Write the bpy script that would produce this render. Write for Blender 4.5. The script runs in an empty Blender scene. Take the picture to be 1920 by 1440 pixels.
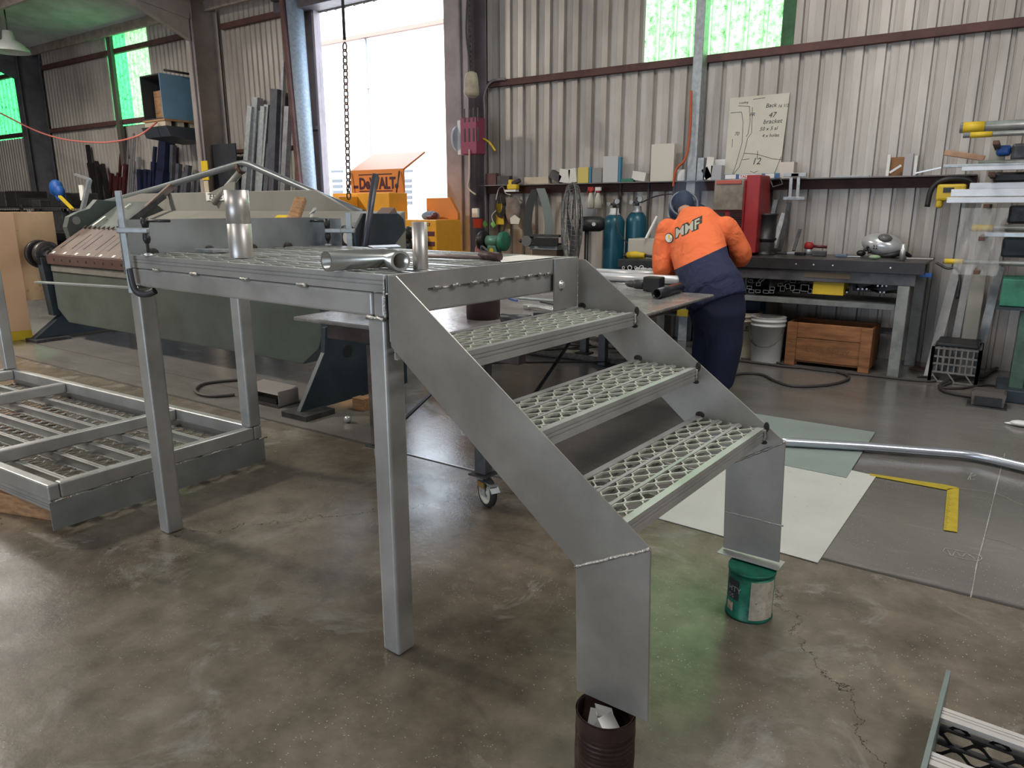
import bpy, math, random
from mathutils import Vector, Matrix
from mathutils.bvhtree import BVHTree
random.seed(7)
SC = bpy.context.scene
COL = SC.collection
PI = math.pi
R = math.radians

# ------------------------------------------------------------------ survey: where things stand
F_PX, PITCH, ROLL, YAW, CAM_H = 1349.2, R(13.719), R(0.035), R(34.341), 1.42
def _cam():
    cp, sp = math.cos(PITCH), math.sin(PITCH)
    right, fwd, down = Vector((1, 0, 0)), Vector((0, cp, -sp)), Vector((0, -sp, -cp))
    rz = Matrix.Rotation(YAW, 3, 'Z')
    cr, sr = math.cos(ROLL), math.sin(ROLL)
    r2 = cr * right + sr * down; d2 = -sr * right + cr * down
    return rz @ r2, rz @ d2, rz @ fwd
CR, CD, CF = _cam()
CO = Vector((0, 0, CAM_H))
def ray(x, y): return CR * ((x - 960) / F_PX) + CD * ((y - 720) / F_PX) + CF
def zp(x, y, z=0.0):
    d = ray(x, y); return CO + d * ((z - CAM_H) / d.z)
def yp(x, y, Y):
    d = ray(x, y); return CO + d * (Y / d.y)
def xp(x, y, X):
    d = ray(x, y); return CO + d * (X / d.x)
def plp(x, y, n, p0):
    d = ray(x, y); return CO + d * (n.dot(p0 - CO) / n.dot(d))
_t = R(-37.667 + 34.341)
U = Vector((math.cos(_t), math.sin(_t), 0)); V = Vector((-math.sin(_t), math.cos(_t), 0)); Z = Vector((0, 0, 1))
O = Vector((-1.47, 1.498, 0))
def S(u, v, z): return O + U * u + V * v + Z * z      # frame of the stair and platform

# ------------------------------------------------------------------ materials
MATS = {}
def mat(name, col, rough=.5, metal=0.0, var=0.0, scale=8.0, col2=None, bump=0.0, bscale=60.0, alpha=1.0,
        emit=None, estr=1.0, rvar=0.0, spots=None, stretch=(1, 1, 1), trans=0.0, coord='Object', aniso=0.0, spec=.5, streak=0):
    if name in MATS: return MATS[name]
    m = bpy.data.materials.new(name); m.use_nodes = True
    nt = m.node_tree; N = nt.nodes; L = nt.links
    b = N['Principled BSDF']
    b.inputs['Roughness'].default_value = rough; b.inputs['Metallic'].default_value = metal
    b.inputs['Specular IOR Level'].default_value = spec
    c = tuple(col) + (1,)
    b.inputs['Base Color'].default_value = c
    tc = N.new('ShaderNodeTexCoord'); mp = N.new('ShaderNodeMapping'); mp.inputs['Scale'].default_value = stretch
    L.new(tc.outputs[coord], mp.inputs[0])
    cur = None
    if var or col2:
        n = N.new('ShaderNodeTexNoise'); n.inputs['Scale'].default_value = scale; n.inputs['Detail'].default_value = 6
        n.inputs['Roughness'].default_value = .6
        L.new(mp.outputs[0], n.inputs['Vector'])
        r = N.new('ShaderNodeValToRGB'); L.new(n.outputs[0], r.inputs[0])
        c2 = tuple(col2) + (1,) if col2 else tuple(max(0, x * (1 - var)) for x in col) + (1,)
        c1 = c if col2 else tuple(min(1, x * (1 + var)) for x in col) + (1,)
        r.color_ramp.elements[0].position = .36; r.color_ramp.elements[1].position = .64
        r.color_ramp.elements[0].color = c2; r.color_ramp.elements[1].color = c1
        cur = r.outputs[0]
        if rvar:
            mr = N.new('ShaderNodeMapRange'); mr.inputs[3].default_value = max(.02, rough - rvar); mr.inputs[4].default_value = min(1, rough + rvar)
            L.new(n.outputs[0], mr.inputs[0]); L.new(mr.outputs[0], b.inputs['Roughness'])
    if spots:
        scol, sscale, thr = spots
        n2 = N.new('ShaderNodeTexNoise'); n2.inputs['Scale'].default_value = sscale; n2.inputs['Detail'].default_value = 8
        n2.inputs['Roughness'].default_value = .7
        L.new(mp.outputs[0], n2.inputs['Vector'])
        r2 = N.new('ShaderNodeValToRGB'); L.new(n2.outputs[0], r2.inputs[0])
        r2.color_ramp.elements[0].position = thr; r2.color_ramp.elements[1].position = thr + .06
        mx = N.new('ShaderNodeMix'); mx.data_type = 'RGBA'
        L.new(r2.outputs[0], mx.inputs[0])
        if cur: L.new(cur, mx.inputs[6])
        else: mx.inputs[6].default_value = c
        mx.inputs[7].default_value = tuple(scol) + (1,)
        cur = mx.outputs[2]
    if cur: L.new(cur, b.inputs['Base Color'])
    if bump:
        n3 = N.new('ShaderNodeTexNoise'); n3.inputs['Scale'].default_value = bscale; n3.inputs['Detail'].default_value = 4
        L.new(mp.outputs[0], n3.inputs['Vector'])
        bp = N.new('ShaderNodeBump'); bp.inputs['Strength'].default_value = bump; bp.inputs['Distance'].default_value = .01
        L.new(n3.outputs[0], bp.inputs['Height']); L.new(bp.outputs[0], b.inputs['Normal'])
    if alpha < 1:
        b.inputs['Alpha'].default_value = alpha
    if trans: b.inputs['Transmission Weight'].default_value = trans
    if emit:
        b.inputs['Emission Color'].default_value = tuple(emit) + (1,); b.inputs['Emission Strength'].default_value = estr
    MATS[name] = m
    return m
def srgb(r, g, b):
    f = lambda v: (v / 255 / 12.92) if v / 255 <= .04045 else ((v / 255 + .055) / 1.055) ** 2.4
    return (f(r), f(g), f(b))

# ------------------------------------------------------------------ mesh building
class MB:
    def __init__(s): s.v = []; s.f = []; s.sm = []
    def add(s, vs, fs, smooth=False):
        o = len(s.v); s.v += [Vector(p) for p in vs]
        for f in fs: s.f.append([i + o for i in f]); s.sm.append(smooth)
        return s
    def obox(s, c, a, b, d, ha, hb, hd):
        a, b, d = a.normalized() * ha, b.normalized() * hb, d.normalized() * hd
        c = Vector(c); vs = [c + i * a + j * b + k * d for i in (-1, 1) for j in (-1, 1) for k in (-1, 1)]
        fs = [(0, 1, 3, 2), (4, 6, 7, 5), (0, 4, 5, 1), (2, 3, 7, 6), (0, 2, 6, 4), (1, 5, 7, 3)]
        if a.cross(b).dot(d) < 0: fs = [f[::-1] for f in fs]
        return s.add(vs, fs)
    def box(s, x0, x1, y0, y1, z0, z1):
        return s.obox(((x0 + x1) / 2, (y0 + y1) / 2, (z0 + z1) / 2), Vector((1, 0, 0)), Vector((0, 1, 0)), Z, abs(x1 - x0) / 2, abs(y1 - y0) / 2, abs(z1 - z0) / 2)
    def sbox(s, u0, u1, v0, v1, z0, z1):
        return s.obox(S((u0 + u1) / 2, (v0 + v1) / 2, (z0 + z1) / 2), U, V, Z, abs(u1 - u0) / 2, abs(v1 - v0) / 2, abs(z1 - z0) / 2)
    def bar(s, p, q, w, h, up=Z):
        p, q = Vector(p), Vector(q); a = q - p; l = a.length; a.normalize()
        b = a.cross(up)
        if b.length < 1e-4: b = a.cross(Vector((1, 0, 0)))
        b.normalize(); d = a.cross(b)
        return s.obox((p + q) / 2, a, b, d, l / 2, w / 2, h / 2)
    def prism(s, poly, ext):
        ext = Vector(ext); n = len(poly); P = [Vector(p) for p in poly]
        nrm = sum(((P[i] - P[0]).cross(P[i + 1] - P[0]) for i in range(1, n - 1)), Vector())
        if nrm.dot(ext) > 0: P = P[::-1]
        vs = P + [p + ext for p in P]
        fs = [list(range(n)), list(range(2 * n - 1, n - 1, -1))] + [(i, i + n, (i + 1) % n + n, (i + 1) % n) for i in range(n)]
        return s.add(vs, [tuple(f) for f in fs])
    def tube(s, pts, r, n=10, cap=True, smooth=True, flat=1.0):
        P = [Vector(p) for p in pts]; m = len(P); rs = r if isinstance(r, (list, tuple)) else [r] * m
        t0 = (P[1] - P[0]).normalized(); ref = Z if abs(t0.z) < .9 else Vector((1, 0, 0))
        nn = t0.cross(ref).normalized(); vs = []
        for i in range(m):
            t = (P[min(i + 1, m - 1)] - P[max(i - 1, 0)])
            t = t.normalized() if t.length > 1e-9 else t0
            nn = (nn - t * nn.dot(t)); nn = nn.normalized() if nn.length > 1e-6 else t.cross(Z).normalized()
            bb = t.cross(nn)
            for k in range(n):
                a = 2 * PI * k / n; vs.append(P[i] + (nn * math.cos(a) + bb * math.sin(a) * flat) * rs[i])
        fs = [(i * n + k, i * n + (k + 1) % n, (i + 1) * n + (k + 1) % n, (i + 1) * n + k) for i in range(m - 1) for k in range(n)]
        s.add(vs, fs, smooth)
        if cap:
            o = len(s.v) - len(vs); s.f.append([o + k for k in range(n)][::-1]); s.sm.append(False)
            s.f.append([o + (m - 1) * n + k for k in range(n)]); s.sm.append(False)
        return s
    def pipe(s, pts, r, ri, n=24):
        """hollow tube with open ends"""
        s.tube(pts, r, n, cap=False); a = len(s.v) - len(pts) * n
        s.tube(pts, ri, n, cap=False); b = len(s.v) - len(pts) * n
        for f in s.f[-(len(pts) - 1) * n:]: f.reverse()
        m = len(pts)
        for k in range(n):
            k2 = (k + 1) % n
            s.f.append([a + k, b + k, b + k2, a + k2]); s.sm.append(False)
            q = (m - 1) * n; s.f.append([a + q + k, a + q + k2, b + q + k2, b + q + k]); s.sm.append(False)
        return s
    def lathe(s, c, prof, n=28, axis=Z, smooth=True, cap=True):
        c = Vector(c); axis = Vector(axis).normalized(); ref = Vector((1, 0, 0)) if abs(axis.x) < .8 else Vector((0, 1, 0))
        a = axis.cross(ref).normalized(); b = axis.cross(a); vs = []
        for r, h in prof:
            for k in range(n):
                t = 2 * PI * k / n; vs.append(c + axis * h + (a * math.cos(t) + b * math.sin(t)) * r)
        m = len(prof)
        fs = [(i * n + k, i * n + (k + 1) % n, (i + 1) * n + (k + 1) % n, (i + 1) * n + k) for i in range(m - 1) for k in range(n)]
        s.add(vs, fs, smooth)
        if cap:
            o = len(s.v) - len(vs); s.f.append([o + k for k in range(n)][::-1]); s.sm.append(False)
            s.f.append([o + (m - 1) * n + k for k in range(n)]); s.sm.append(False)
        return s
    def ball(s, c, rx, ry=None, rz=None, n=14, rot=None):
        ry = ry or rx; rz = rz or rx; c = Vector(c); vs = []; m = n // 2 + 1
        for i in range(m + 1):
            ph = PI * i / m
            for k in range(n):
                t = 2 * PI * k / n; p = Vector((rx * math.sin(ph) * math.cos(t), ry * math.sin(ph) * math.sin(t), rz * math.cos(ph)))
                vs.append(c + (rot @ p if rot else p))
        fs = [(i * n + k, (i + 1) * n + k, (i + 1) * n + (k + 1) % n, i * n + (k + 1) % n) for i in range(m) for k in range(n)]
        return s.add(vs, fs, True)
    def build(s, name, m, parent=None, bevel=0, seg=2, auto=None, sub=0):
        me = bpy.data.meshes.new(name)
        me.from_pydata([tuple(v) for v in s.v], [], [tuple(f) for f in s.f])
        me.polygons.foreach_set('use_smooth', s.sm if auto is None else [True] * len(s.sm))
        me.materials.append(m); me.validate(); me.update()
        o = bpy.data.objects.new(name, me); COL.objects.link(o)
        if parent is not None:
            o.parent = parent; o.matrix_parent_inverse = world_of(parent).inverted()
        if bevel:
            md = o.modifiers.new('bevel', 'BEVEL'); md.width = bevel; md.segments = seg; md.limit_method = 'ANGLE'; md.angle_limit = R(40); md.use_clamp_overlap = True
        if sub:
            md = o.modifiers.new('sub', 'SUBSURF'); md.levels = sub; md.render_levels = sub
        return o
def world_of(o):
    m = o.matrix_basis.copy()
    p = o.parent
    if p is not None: return world_of(p) @ o.matrix_parent_inverse @ m
    return m
def tag(o, label, cat, group=None, kind=None):
    if label: o['label'] = label
    if cat: o['category'] = cat
    if group: o['group'] = group
    if kind: o['kind'] = kind
    return o
def thing(name, loc, label, cat, group=None):
    o = bpy.data.objects.new(name, None); COL.objects.link(o); o.location = loc; o.empty_display_size = .1
    return tag(o, label, cat, group)
def solo(name, mb, m, label, cat, group=None, **k):
    return tag(mb.build(name, m, None, **k), label, cat, group)
def struct(name, mb, m, **k):
    o = mb.build(name, m, None, **k); o['kind'] = 'structure'; return o
def dup(root, mtx, label=None, group=None):
    """copy of a thing with its parts; mtx moves it in the world"""
    def cp(o, par):
        c = o.copy(); COL.objects.link(c)
        if par is not None:
            c.parent = par
        for ch in [x for x in COL.objects if x.parent == o and x != c]: cp(ch, c)
        return c
    r = cp(root, None); r.matrix_basis = mtx @ root.matrix_basis
    if label: r['label'] = label
    if group: r['group'] = group
    return r
def text_mesh(s, size, p, xd, yd, m, parent, name='lettering', ext=.001, align='LEFT', bold=0.0, shear=0.0, space=1.0, xs=1.0):
    cu = bpy.data.curves.new(name, 'FONT'); cu.body = s; cu.size = size; cu.extrude = ext; cu.align_x = align; cu.offset = bold
    cu.shear = shear; cu.space_character = space; cu.resolution_u = 3
    to = bpy.data.objects.new(name + '_tmp', cu); COL.objects.link(to)
    dg = bpy.context.evaluated_depsgraph_get(); me = bpy.data.meshes.new_from_object(to.evaluated_get(dg))
    bpy.data.objects.remove(to); bpy.data.curves.remove(cu)
    xd = Vector(xd).normalized(); yd = Vector(yd).normalized(); zd = xd.cross(yd)
    me.transform(Matrix.Translation(Vector(p)) @ Matrix((xd * xs, yd, zd)).transposed().to_4x4())
    me.materials.clear(); me.materials.append(m); me.name = name
    o = bpy.data.objects.new(name, me); COL.objects.link(o)
    if parent is not None: o.parent = parent; o.matrix_parent_inverse = world_of(parent).inverted()
    return o
def arc(p0, p1, sag, n=14, d=None):
    p0, p1 = Vector(p0), Vector(p1); d = d or Vector((0, 0, -1))
    return [p0.lerp(p1, i / n) + Vector(d) * sag * 4 * (i / n) * (1 - i / n) for i in range(n + 1)]
def smooth_path(P, n=8):
    P = [Vector(p) for p in P]; out = []
    for i in range(len(P) - 1):
        a, b, c, d = P[max(i - 1, 0)], P[i], P[i + 1], P[min(i + 2, len(P) - 1)]
        for k in range(n):
            t = k / n
            out.append(.5 * ((2 * b) + (c - a) * t + (2 * a - 5 * b + 4 * c - d) * t * t + (3 * b - a - 3 * c + d) * t ** 3))
    return out + [P[-1]]
XA, YA = Vector((1, 0, 0)), Vector((0, 1, 0))
# ------------------------------------------------------------------ palette
M_ALU = mat('brushed_aluminium', (.47, .475, .47), .40, .55, var=.12, scale=5, rvar=.1, bump=.02, bscale=240, stretch=(1, 1, 1))
M_ALUP = mat('stringer_plate', (.375, .36, .335), .40, .6, var=.16, scale=3.2, rvar=.10, spots=((.30, .28, .26), 5, .66))
M_ALUB = mat('bright_aluminium', (.62, .63, .63), .36, .65, var=.08, scale=9, rvar=.08)
M_MESH = mat('tread_mesh', (.56, .59, .51), .5, .1, var=.08, scale=20)
M_GALV = mat('galvanised_steel', (.42, .45, .47), .5, .7, var=.16, scale=22, rvar=.1)
M_STEEL = mat('dark_steel', (.075, .075, .08), .5, .6, var=.3, scale=12)
M_RUST = mat('rusty_steel', (.12, .065, .05), .8, .2, var=.35, scale=9)
M_BROWN = mat('red_oxide_steel', (.10, .045, .042), .7, 0, var=.25, scale=5)
M_BLACK = mat('black_plastic', (.018, .018, .02), .45, 0, var=.2)
M_RUBBER = mat('black_rubber', (.02, .02, .022), .75)
M_WHITE = mat('white_plastic', (.72, .73, .72), .45, 0, var=.05)
M_YEL = mat('yellow_paint', (.70, .49, .03), .5, 0, var=.08)
M_DWY = mat('toolbox_yellow', (.85, .40, .04), .4, 0, var=.05)
M_RED = mat('red_paint', (.42, .03, .03), .5, 0, var=.15)
M_BLUE = mat('blue_plastic', (.02, .10, .38), .5)
M_TIMBER = mat('timber', (.36, .20, .10), .7, 0, var=.3, scale=6, stretch=(1, 8, 8))
M_GREEN = mat('dark_green_paint', (.03, .17, .11), .5, 0, var=.3, scale=9)
M_PAPER = mat('paper', (.70, .69, .64), .8, 0, var=.04)
M_CARD = mat('pale_card', (.55, .47, .36), .85, 0, var=.08)
M_WELD = mat('weld_bead', (.50, .49, .47), .35, .9, bump=.5, bscale=160)
M_BURN = mat('burnt_weld', (.05, .045, .04), .6, .4, var=.5, scale=60)
M_CHALK = mat('chalk', (.33, .33, .32), .9, var=.35, scale=60)
M_INK = mat('marker_ink', (.03, .03, .04), .7)
M_CABLE = mat('cable_rubber', (.045, .04, .04), .6)

def floor_mat():
    m = bpy.data.materials.new('concrete_floor'); m.use_nodes = True
    nt = m.node_tree; N = nt.nodes; L = nt.links; b = N['Principled BSDF']
    tc = N.new('ShaderNodeTexCoord')
    def noise(sc, det=8, ro=.6, dist=0, st=(1, 1, 1)):
        mp = N.new('ShaderNodeMapping'); mp.inputs['Scale'].default_value = st; L.new(tc.outputs['Object'], mp.inputs[0])
        n = N.new('ShaderNodeTexNoise'); n.inputs['Scale'].default_value = sc; n.inputs['Detail'].default_value = det
        n.inputs['Roughness'].default_value = ro; n.inputs['Distortion'].default_value = dist; L.new(mp.outputs[0], n.inputs['Vector']); return n
    def ramp(src, stops):
        r = N.new('ShaderNodeValToRGB'); L.new(src, r.inputs[0]); e = r.color_ramp.elements
        e[0].position, e[0].color = stops[0][0], tuple(stops[0][1]) + (1,)
        e[1].position, e[1].color = stops[-1][0], tuple(stops[-1][1]) + (1,)
        for p, c in stops[1:-1]:
            x = e.new(p); x.color = tuple(c) + (1,)
        return r
    def mix(fac, a, bb, mode='MIX'):
        x = N.new('ShaderNodeMix'); x.data_type = 'RGBA'; x.blend_type = mode
        if isinstance(fac, float): x.inputs[0].default_value = fac
        else: L.new(fac, x.inputs[0])
        for k, s in ((6, a), (7, bb)):
            if isinstance(s, tuple): x.inputs[k].default_value = s + (1,)
            else: L.new(s, x.inputs[k])
        return x.outputs[2]
    big = ramp(noise(.9, 6, .6, .4).outputs[0], [(.3, (.105, .086, .064)), (.5, (.165, .141, .108)), (.7, (.235, .206, .163))])
    mid = ramp(noise(7, 8, .65).outputs[0], [(.3, (.62, .62, .62)), (.7, (1.25, 1.25, 1.25))])
    c = mix(1.0, big.outputs[0], mid.outputs[0], 'MULTIPLY')
    # stains and scuffs
    sc = ramp(noise(2.3, 10, .72, 1.2).outputs[0], [(.55, (0, 0, 0)), (.68, (1, 1, 1))])
    c = mix(sc.outputs[0], c, (.27, .26, .235))
    dk = ramp(noise(1.6, 9, .7, .8, (1, 1.6, 1)).outputs[0], [(.58, (0, 0, 0)), (.72, (.75, .75, .75))])
    c = mix(dk.outputs[0], c, (.06, .052, .045))
    # far slab: smoother, greyer plate behind the joint (object space = world)
    sx = N.new('ShaderNodeSeparateXYZ'); L.new(tc.outputs['Object'], sx.inputs[0])
    st = N.new('ShaderNodeMath'); st.operation = 'GREATER_THAN'; L.new(sx.outputs[1], st.inputs[0]); st.inputs[1].default_value = 3.0
    g = ramp(noise(1.3, 7, .6, .6, (.5, 1, 1)).outputs[0], [(.3, (.125, .118, .110)), (.7, (.205, .196, .186))])
    g2 = ramp(noise(5, 10, .75, .5, (.3, 1.4, 1)).outputs[0], [(.57, (0, 0, 0)), (.75, (.6, .6, .6))])
    gc = mix(g2.outputs[0], g.outputs[0], (.30, .30, .29))
    c = mix(st.outputs[0], c, gc)
    # bright metal swarf
    v = N.new('ShaderNodeTexVoronoi'); v.inputs['Scale'].default_value = 62; v.inputs['Randomness'].default_value = 1
    L.new(tc.outputs['Object'], v.inputs['Vector'])
    lt = N.new('ShaderNodeMath'); lt.operation = 'LESS_THAN'; L.new(v.outputs['Distance'], lt.inputs[0]); lt.inputs[1].default_value = .105
    patch = ramp(noise(3.0, 5, .6).outputs[0], [(.42, (0, 0, 0)), (.56, (1, 1, 1))])
    ml = N.new('ShaderNodeMath'); ml.operation = 'MULTIPLY'; L.new(lt.outputs[0], ml.inputs[0]); L.new(patch.outputs[0], ml.inputs[1])
    c = mix(ml.outputs[0], c, (.50, .48, .44))
    # hairline cracks
    vc = N.new('ShaderNodeTexVoronoi'); vc.feature = 'DISTANCE_TO_EDGE'; vc.inputs['Scale'].default_value = .42
    nd = noise(3.5, 6, .7); ad = N.new('ShaderNodeVectorMath'); ad.operation = 'MULTIPLY_ADD'
    L.new(nd.outputs['Color'], ad.inputs[0]); ad.inputs[1].default_value = (.35, .35, 0); L.new(tc.outputs['Object'], ad.inputs[2])
    L.new(ad.outputs[0], vc.inputs['Vector'])
    cr = N.new('ShaderNodeMath'); cr.operation = 'LESS_THAN'; L.new(vc.outputs['Distance'], cr.inputs[0]); cr.inputs[1].default_value = .0009
    inv = N.new('ShaderNodeMath'); inv.operation = 'SUBTRACT'; L.new(cr.outputs[0], inv.inputs[0]); L.new(st.outputs[0], inv.inputs[1]); inv.use_clamp = True
    c = mix(inv.outputs[0], c, (.035, .03, .026))
    L.new(c, b.inputs['Base Color'])
    rr = ramp(noise(2.2, 7, .65, .5).outputs[0], [(.3, (.13, .13, .13)), (.7, (.34, .34, .34))])
    rm = N.new('ShaderNodeMath'); rm.operation = 'MULTIPLY_ADD'; L.new(st.outputs[0], rm.inputs[0]); rm.inputs[1].default_value = -.09; L.new(rr.outputs[0], rm.inputs[2]); L.new(rm.outputs[0], b.inputs['Roughness'])
    b.inputs['Specular IOR Level'].default_value = .5
    bp = N.new('ShaderNodeBump'); bp.inputs['Strength'].default_value = .13; bp.inputs['Distance'].default_value = .006
    L.new(noise(45, 8, .65).outputs[0], bp.inputs['Height']); L.new(bp.outputs[0], b.inputs['Normal'])
    return m
M_FLOOR = floor_mat()

def wall_mat():
    m = bpy.data.materials.new('cream_sheeting'); m.use_nodes = True
    nt = m.node_tree; N = nt.nodes; L = nt.links; b = N['Principled BSDF']
    tc = N.new('ShaderNodeTexCoord')
    def noise(sc, st, det=6, ro=.6):
        mp = N.new('ShaderNodeMapping'); mp.inputs['Scale'].default_value = st; L.new(tc.outputs['Object'], mp.inputs[0])
        n = N.new('ShaderNodeTexNoise'); n.inputs['Scale'].default_value = sc; n.inputs['Detail'].default_value = det; n.inputs['Roughness'].default_value = ro
        L.new(mp.outputs[0], n.inputs['Vector']); return n
    r1 = N.new('ShaderNodeValToRGB'); L.new(noise(1.1, (1, 1, .6)).outputs[0], r1.inputs[0])
    e = r1.color_ramp.elements; e[0].position = .3; e[0].color = (.39, .355, .33, 1); e[1].position = .7; e[1].color = (.585, .545, .505, 1)
    r2 = N.new('ShaderNodeValToRGB'); L.new(noise(9, (1, 1, .12), 8, .7).outputs[0], r2.inputs[0])
    e = r2.color_ramp.elements; e[0].position = .28; e[0].color = (.60, .57, .55, 1); e[1].position = .55; e[1].color = (1, 1, 1, 1)
    mx = N.new('ShaderNodeMix'); mx.data_type = 'RGBA'; mx.blend_type = 'MULTIPLY'; mx.inputs[0].default_value = .55
    L.new(r1.outputs[0], mx.inputs[6]); L.new(r2.outputs[0], mx.inputs[7])
    L.new(mx.outputs[2], b.inputs['Base Color']); b.inputs['Roughness'].default_value = .42; b.inputs['Metallic'].default_value = .15
    return m
M_WALL = wall_mat()
def green_mat():
    m = bpy.data.materials.new('green_fibreglass'); m.use_nodes = True
    nt = m.node_tree; N = nt.nodes; L = nt.links
    out = N['Material Output']; N.remove(N['Principled BSDF'])
    tc = N.new('ShaderNodeTexCoord')
    n = N.new('ShaderNodeTexNoise'); n.inputs['Scale'].default_value = 14; n.inputs['Detail'].default_value = 10; n.inputs['Roughness'].default_value = .75
    L.new(tc.outputs['Object'], n.inputs['Vector'])
    r = N.new('ShaderNodeValToRGB'); L.new(n.outputs[0], r.inputs[0]); e = r.color_ramp.elements
    e[0].position = .36; e[0].color = (.08, .20, .07, 1); e[1].position = .52; e[1].color = (.38, .84, .33, 1)
    tr = N.new('ShaderNodeBsdfTranslucent'); L.new(r.outputs[0], tr.inputs[0])
    df = N.new('ShaderNodeBsdfDiffuse'); L.new(r.outputs[0], df.inputs[0])
    mx = N.new('ShaderNodeMixShader'); mx.inputs[0].default_value = .3
    L.new(tr.outputs[0], mx.inputs[1]); L.new(df.outputs[0], mx.inputs[2]); L.new(mx.outputs[0], out.inputs[0])
    return m
M_GRN = green_mat()
def green_mat2():
    m = M_GRN.copy(); m.name = 'blue_green_fibreglass'
    for n in m.node_tree.nodes:
        if n.type == 'VALTORGB':
            n.color_ramp.elements[0].color = (.02, .14, .04, 1); n.color_ramp.elements[1].color = (.10, .72, .22, 1)
    return m
M_GRN2 = green_mat2()
# ------------------------------------------------------------------ the building
WY = 7.7                      # inner face of the long wall
EAVE = 4.52
SLOPE = .13
def ribbed(mb, x0, x1, z0, z1, y=WY, pitch=.187, depth=.035, axis='wall', ph=0.0):
    # trapezoid ribs; pans face the room with thin raised ribs between
    k0 = math.floor((x0 - ph) / pitch) - 1; k1 = math.ceil((x1 - ph) / pitch) + 1
    prof = []
    for k in range(k0, k1 + 1):
        b = k * pitch + ph
        if pitch < .15:
            prof += [(b, 0), (b + .070, .004), (b + .080, .026), (b + .112, .026), (b + .122, 0)]; continue
        prof += [(b, 0), (b + .060, .011), (b + .063, .0), (b + .134, .0), (b + .143, depth), (b + .170, depth), (b + .178, .002), (b + .180, -.005), (b + .184, -.005)]
    def at(x):
        for (xa, da), (xb, db) in zip(prof, prof[1:]):
            if xa <= x <= xb: return da + (db - da) * (x - xa) / max(1e-9, xb - xa)
        return 0
    P = [(x0, at(x0))] + [(x, d) for x, d in prof if x0 < x < x1] + [(x1, at(x1))]
    vs = []; fs = []
    for x, d in P:
        vs += [(x, y + d, z0), (x, y + d, z1)]
    for i in range(len(P) - 1): fs.append((2 * i, 2 * i + 2, 2 * i + 3, 2 * i + 1))
    mb.add(vs, fs)
dX0, dX1, dZ = yp(606, 200, WY).x, yp(866, 200, WY).x, 4.12
w1a, w1b = yp(1208, 100, WY).x, yp(1468, 80, WY).x
w2a, w2b = yp(216, 228, WY).x, yp(290, 215, WY).x
w3b = yp(44, 250, WY).x; w3a = w3b - 1.4
g1 = 2.93                        # height of the lower girt
def win(mbw, a, b, zz0, zz1):
    pass
mb = MB()
LP = .125
ribbed(mb, -24, w3a, 0, EAVE, pitch=LP); ribbed(mb, w3a, w3b, 0, g1, pitch=LP); ribbed(mb, w3b, w2a, 0, EAVE, pitch=LP)
ribbed(mb, w2a, w2b, 0, g1, pitch=LP); ribbed(mb, w2b, dX0 - .02, 0, EAVE, pitch=LP)
ribbed(mb, dX0 - .02, dX1 + .02, dZ, EAVE)
ribbed(mb, dX1 + .02, w1a, 0, EAVE); ribbed(mb, w1a, w1b, 0, g1); ribbed(mb, w1b, 4.0, 0, EAVE)
struct('wall_back', mb, M_WALL)
for i, (a, b, mm) in enumerate(((w1a, w1b, M_GRN), (w2a, w2b, M_GRN2), (w3a, w3b, M_GRN2))):
    mb = MB()
    if i == 1:
        ribbed(mb, a, a + .5 * (b - a), g1, EAVE, pitch=.125); o = struct('window_%d' % (i + 1), mb, mm)
        mb = MB(); ribbed(mb, a + .5 * (b - a), b, g1, EAVE, pitch=.125); struct('window_4', mb, M_GRN)
    else:
        ribbed(mb, a, b, g1, EAVE); struct('window_%d' % (i + 1), mb, mm)
# dark sheet laps at the skylight edges
mb = MB(); mb.box(w1b - .02, w1b + .10, WY - .006, WY - .002, g1, EAVE)
o = struct('trim_1', mb, mat('green_lap', (.02, .10, .03), .5, 0, var=.3))
# girts
mb = MB()
for z, x0, x1 in ((2.86, -5.58, 4.0), (2.95, -24, -11.2), (4.17, -24, -11.15), (4.17, -10.8, -9.2), (2.30, -10.8, -9.3)):
    if z == 2.86: mb.box(x0, x1, WY - .06, WY - .002, z, z + .075)
    elif z == 2.30: mb.box(x0, x1, WY - .04, WY - .002, z, z + .06)
    else: mb.box(x0, x1, WY - .07, WY - .002, z, z + .085)
struct('trim_2', mb, M_BROWN, bevel=.006)
# columns
M_COL = mat('column_paint', (.10, .10, .115), .55, .1, var=.2, scale=4)
M_COLP = mat('column_paint_mauve', (.25, .215, .235), .5, .1, var=.15, scale=4)
def icol(mb, x, w, y0, y1, z1):
    mb.box(x - w / 2, x + w / 2, y0, y0 + .014, 0, z1); mb.box(x - w / 2, x + w / 2, y1 - .014, y1, 0, z1)
    mb.box(x - .006, x + .006, y0 + .014, y1 - .014, 0, z1)
for k, x in enumerate((-17.0, -10.98)):
    mb = MB(); icol(mb, x, .22, WY - .50, WY - .06, EAVE + .1)
    # knee haunch and rafter
    mb.prism([(x - .05, WY - .50, 3.25 + .7), (x - .05, WY - .5, EAVE + .05), (x - .05, WY - 2.1, EAVE + .05 + SLOPE * 1.6), (x - .05, WY - 2.1, EAVE - .12 + SLOPE * 1.6)], (.10, 0, 0))
    mb.bar((x, WY - .5, EAVE - .12), (x, -6, EAVE - .12 + SLOPE * (WY + 5.5)), .16, .30)
    struct('trim_%d' % (3 + k), mb, M_COL if k == 0 else mat('portal_paint', (.34, .30, .28), .6, .05, var=.15, scale=3), bevel=.004)
mb = MB(); icol(mb, -5.80, .36, WY - .40, WY - .02, EAVE + .1); mb.box(-6.04, -5.98, WY - .10, WY - .0, 0, dZ + .1)
struct('trim_5', mb, M_COLP, bevel=.004)
mb = MB(); pc = yp(1306, 200, WY - .15)
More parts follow.
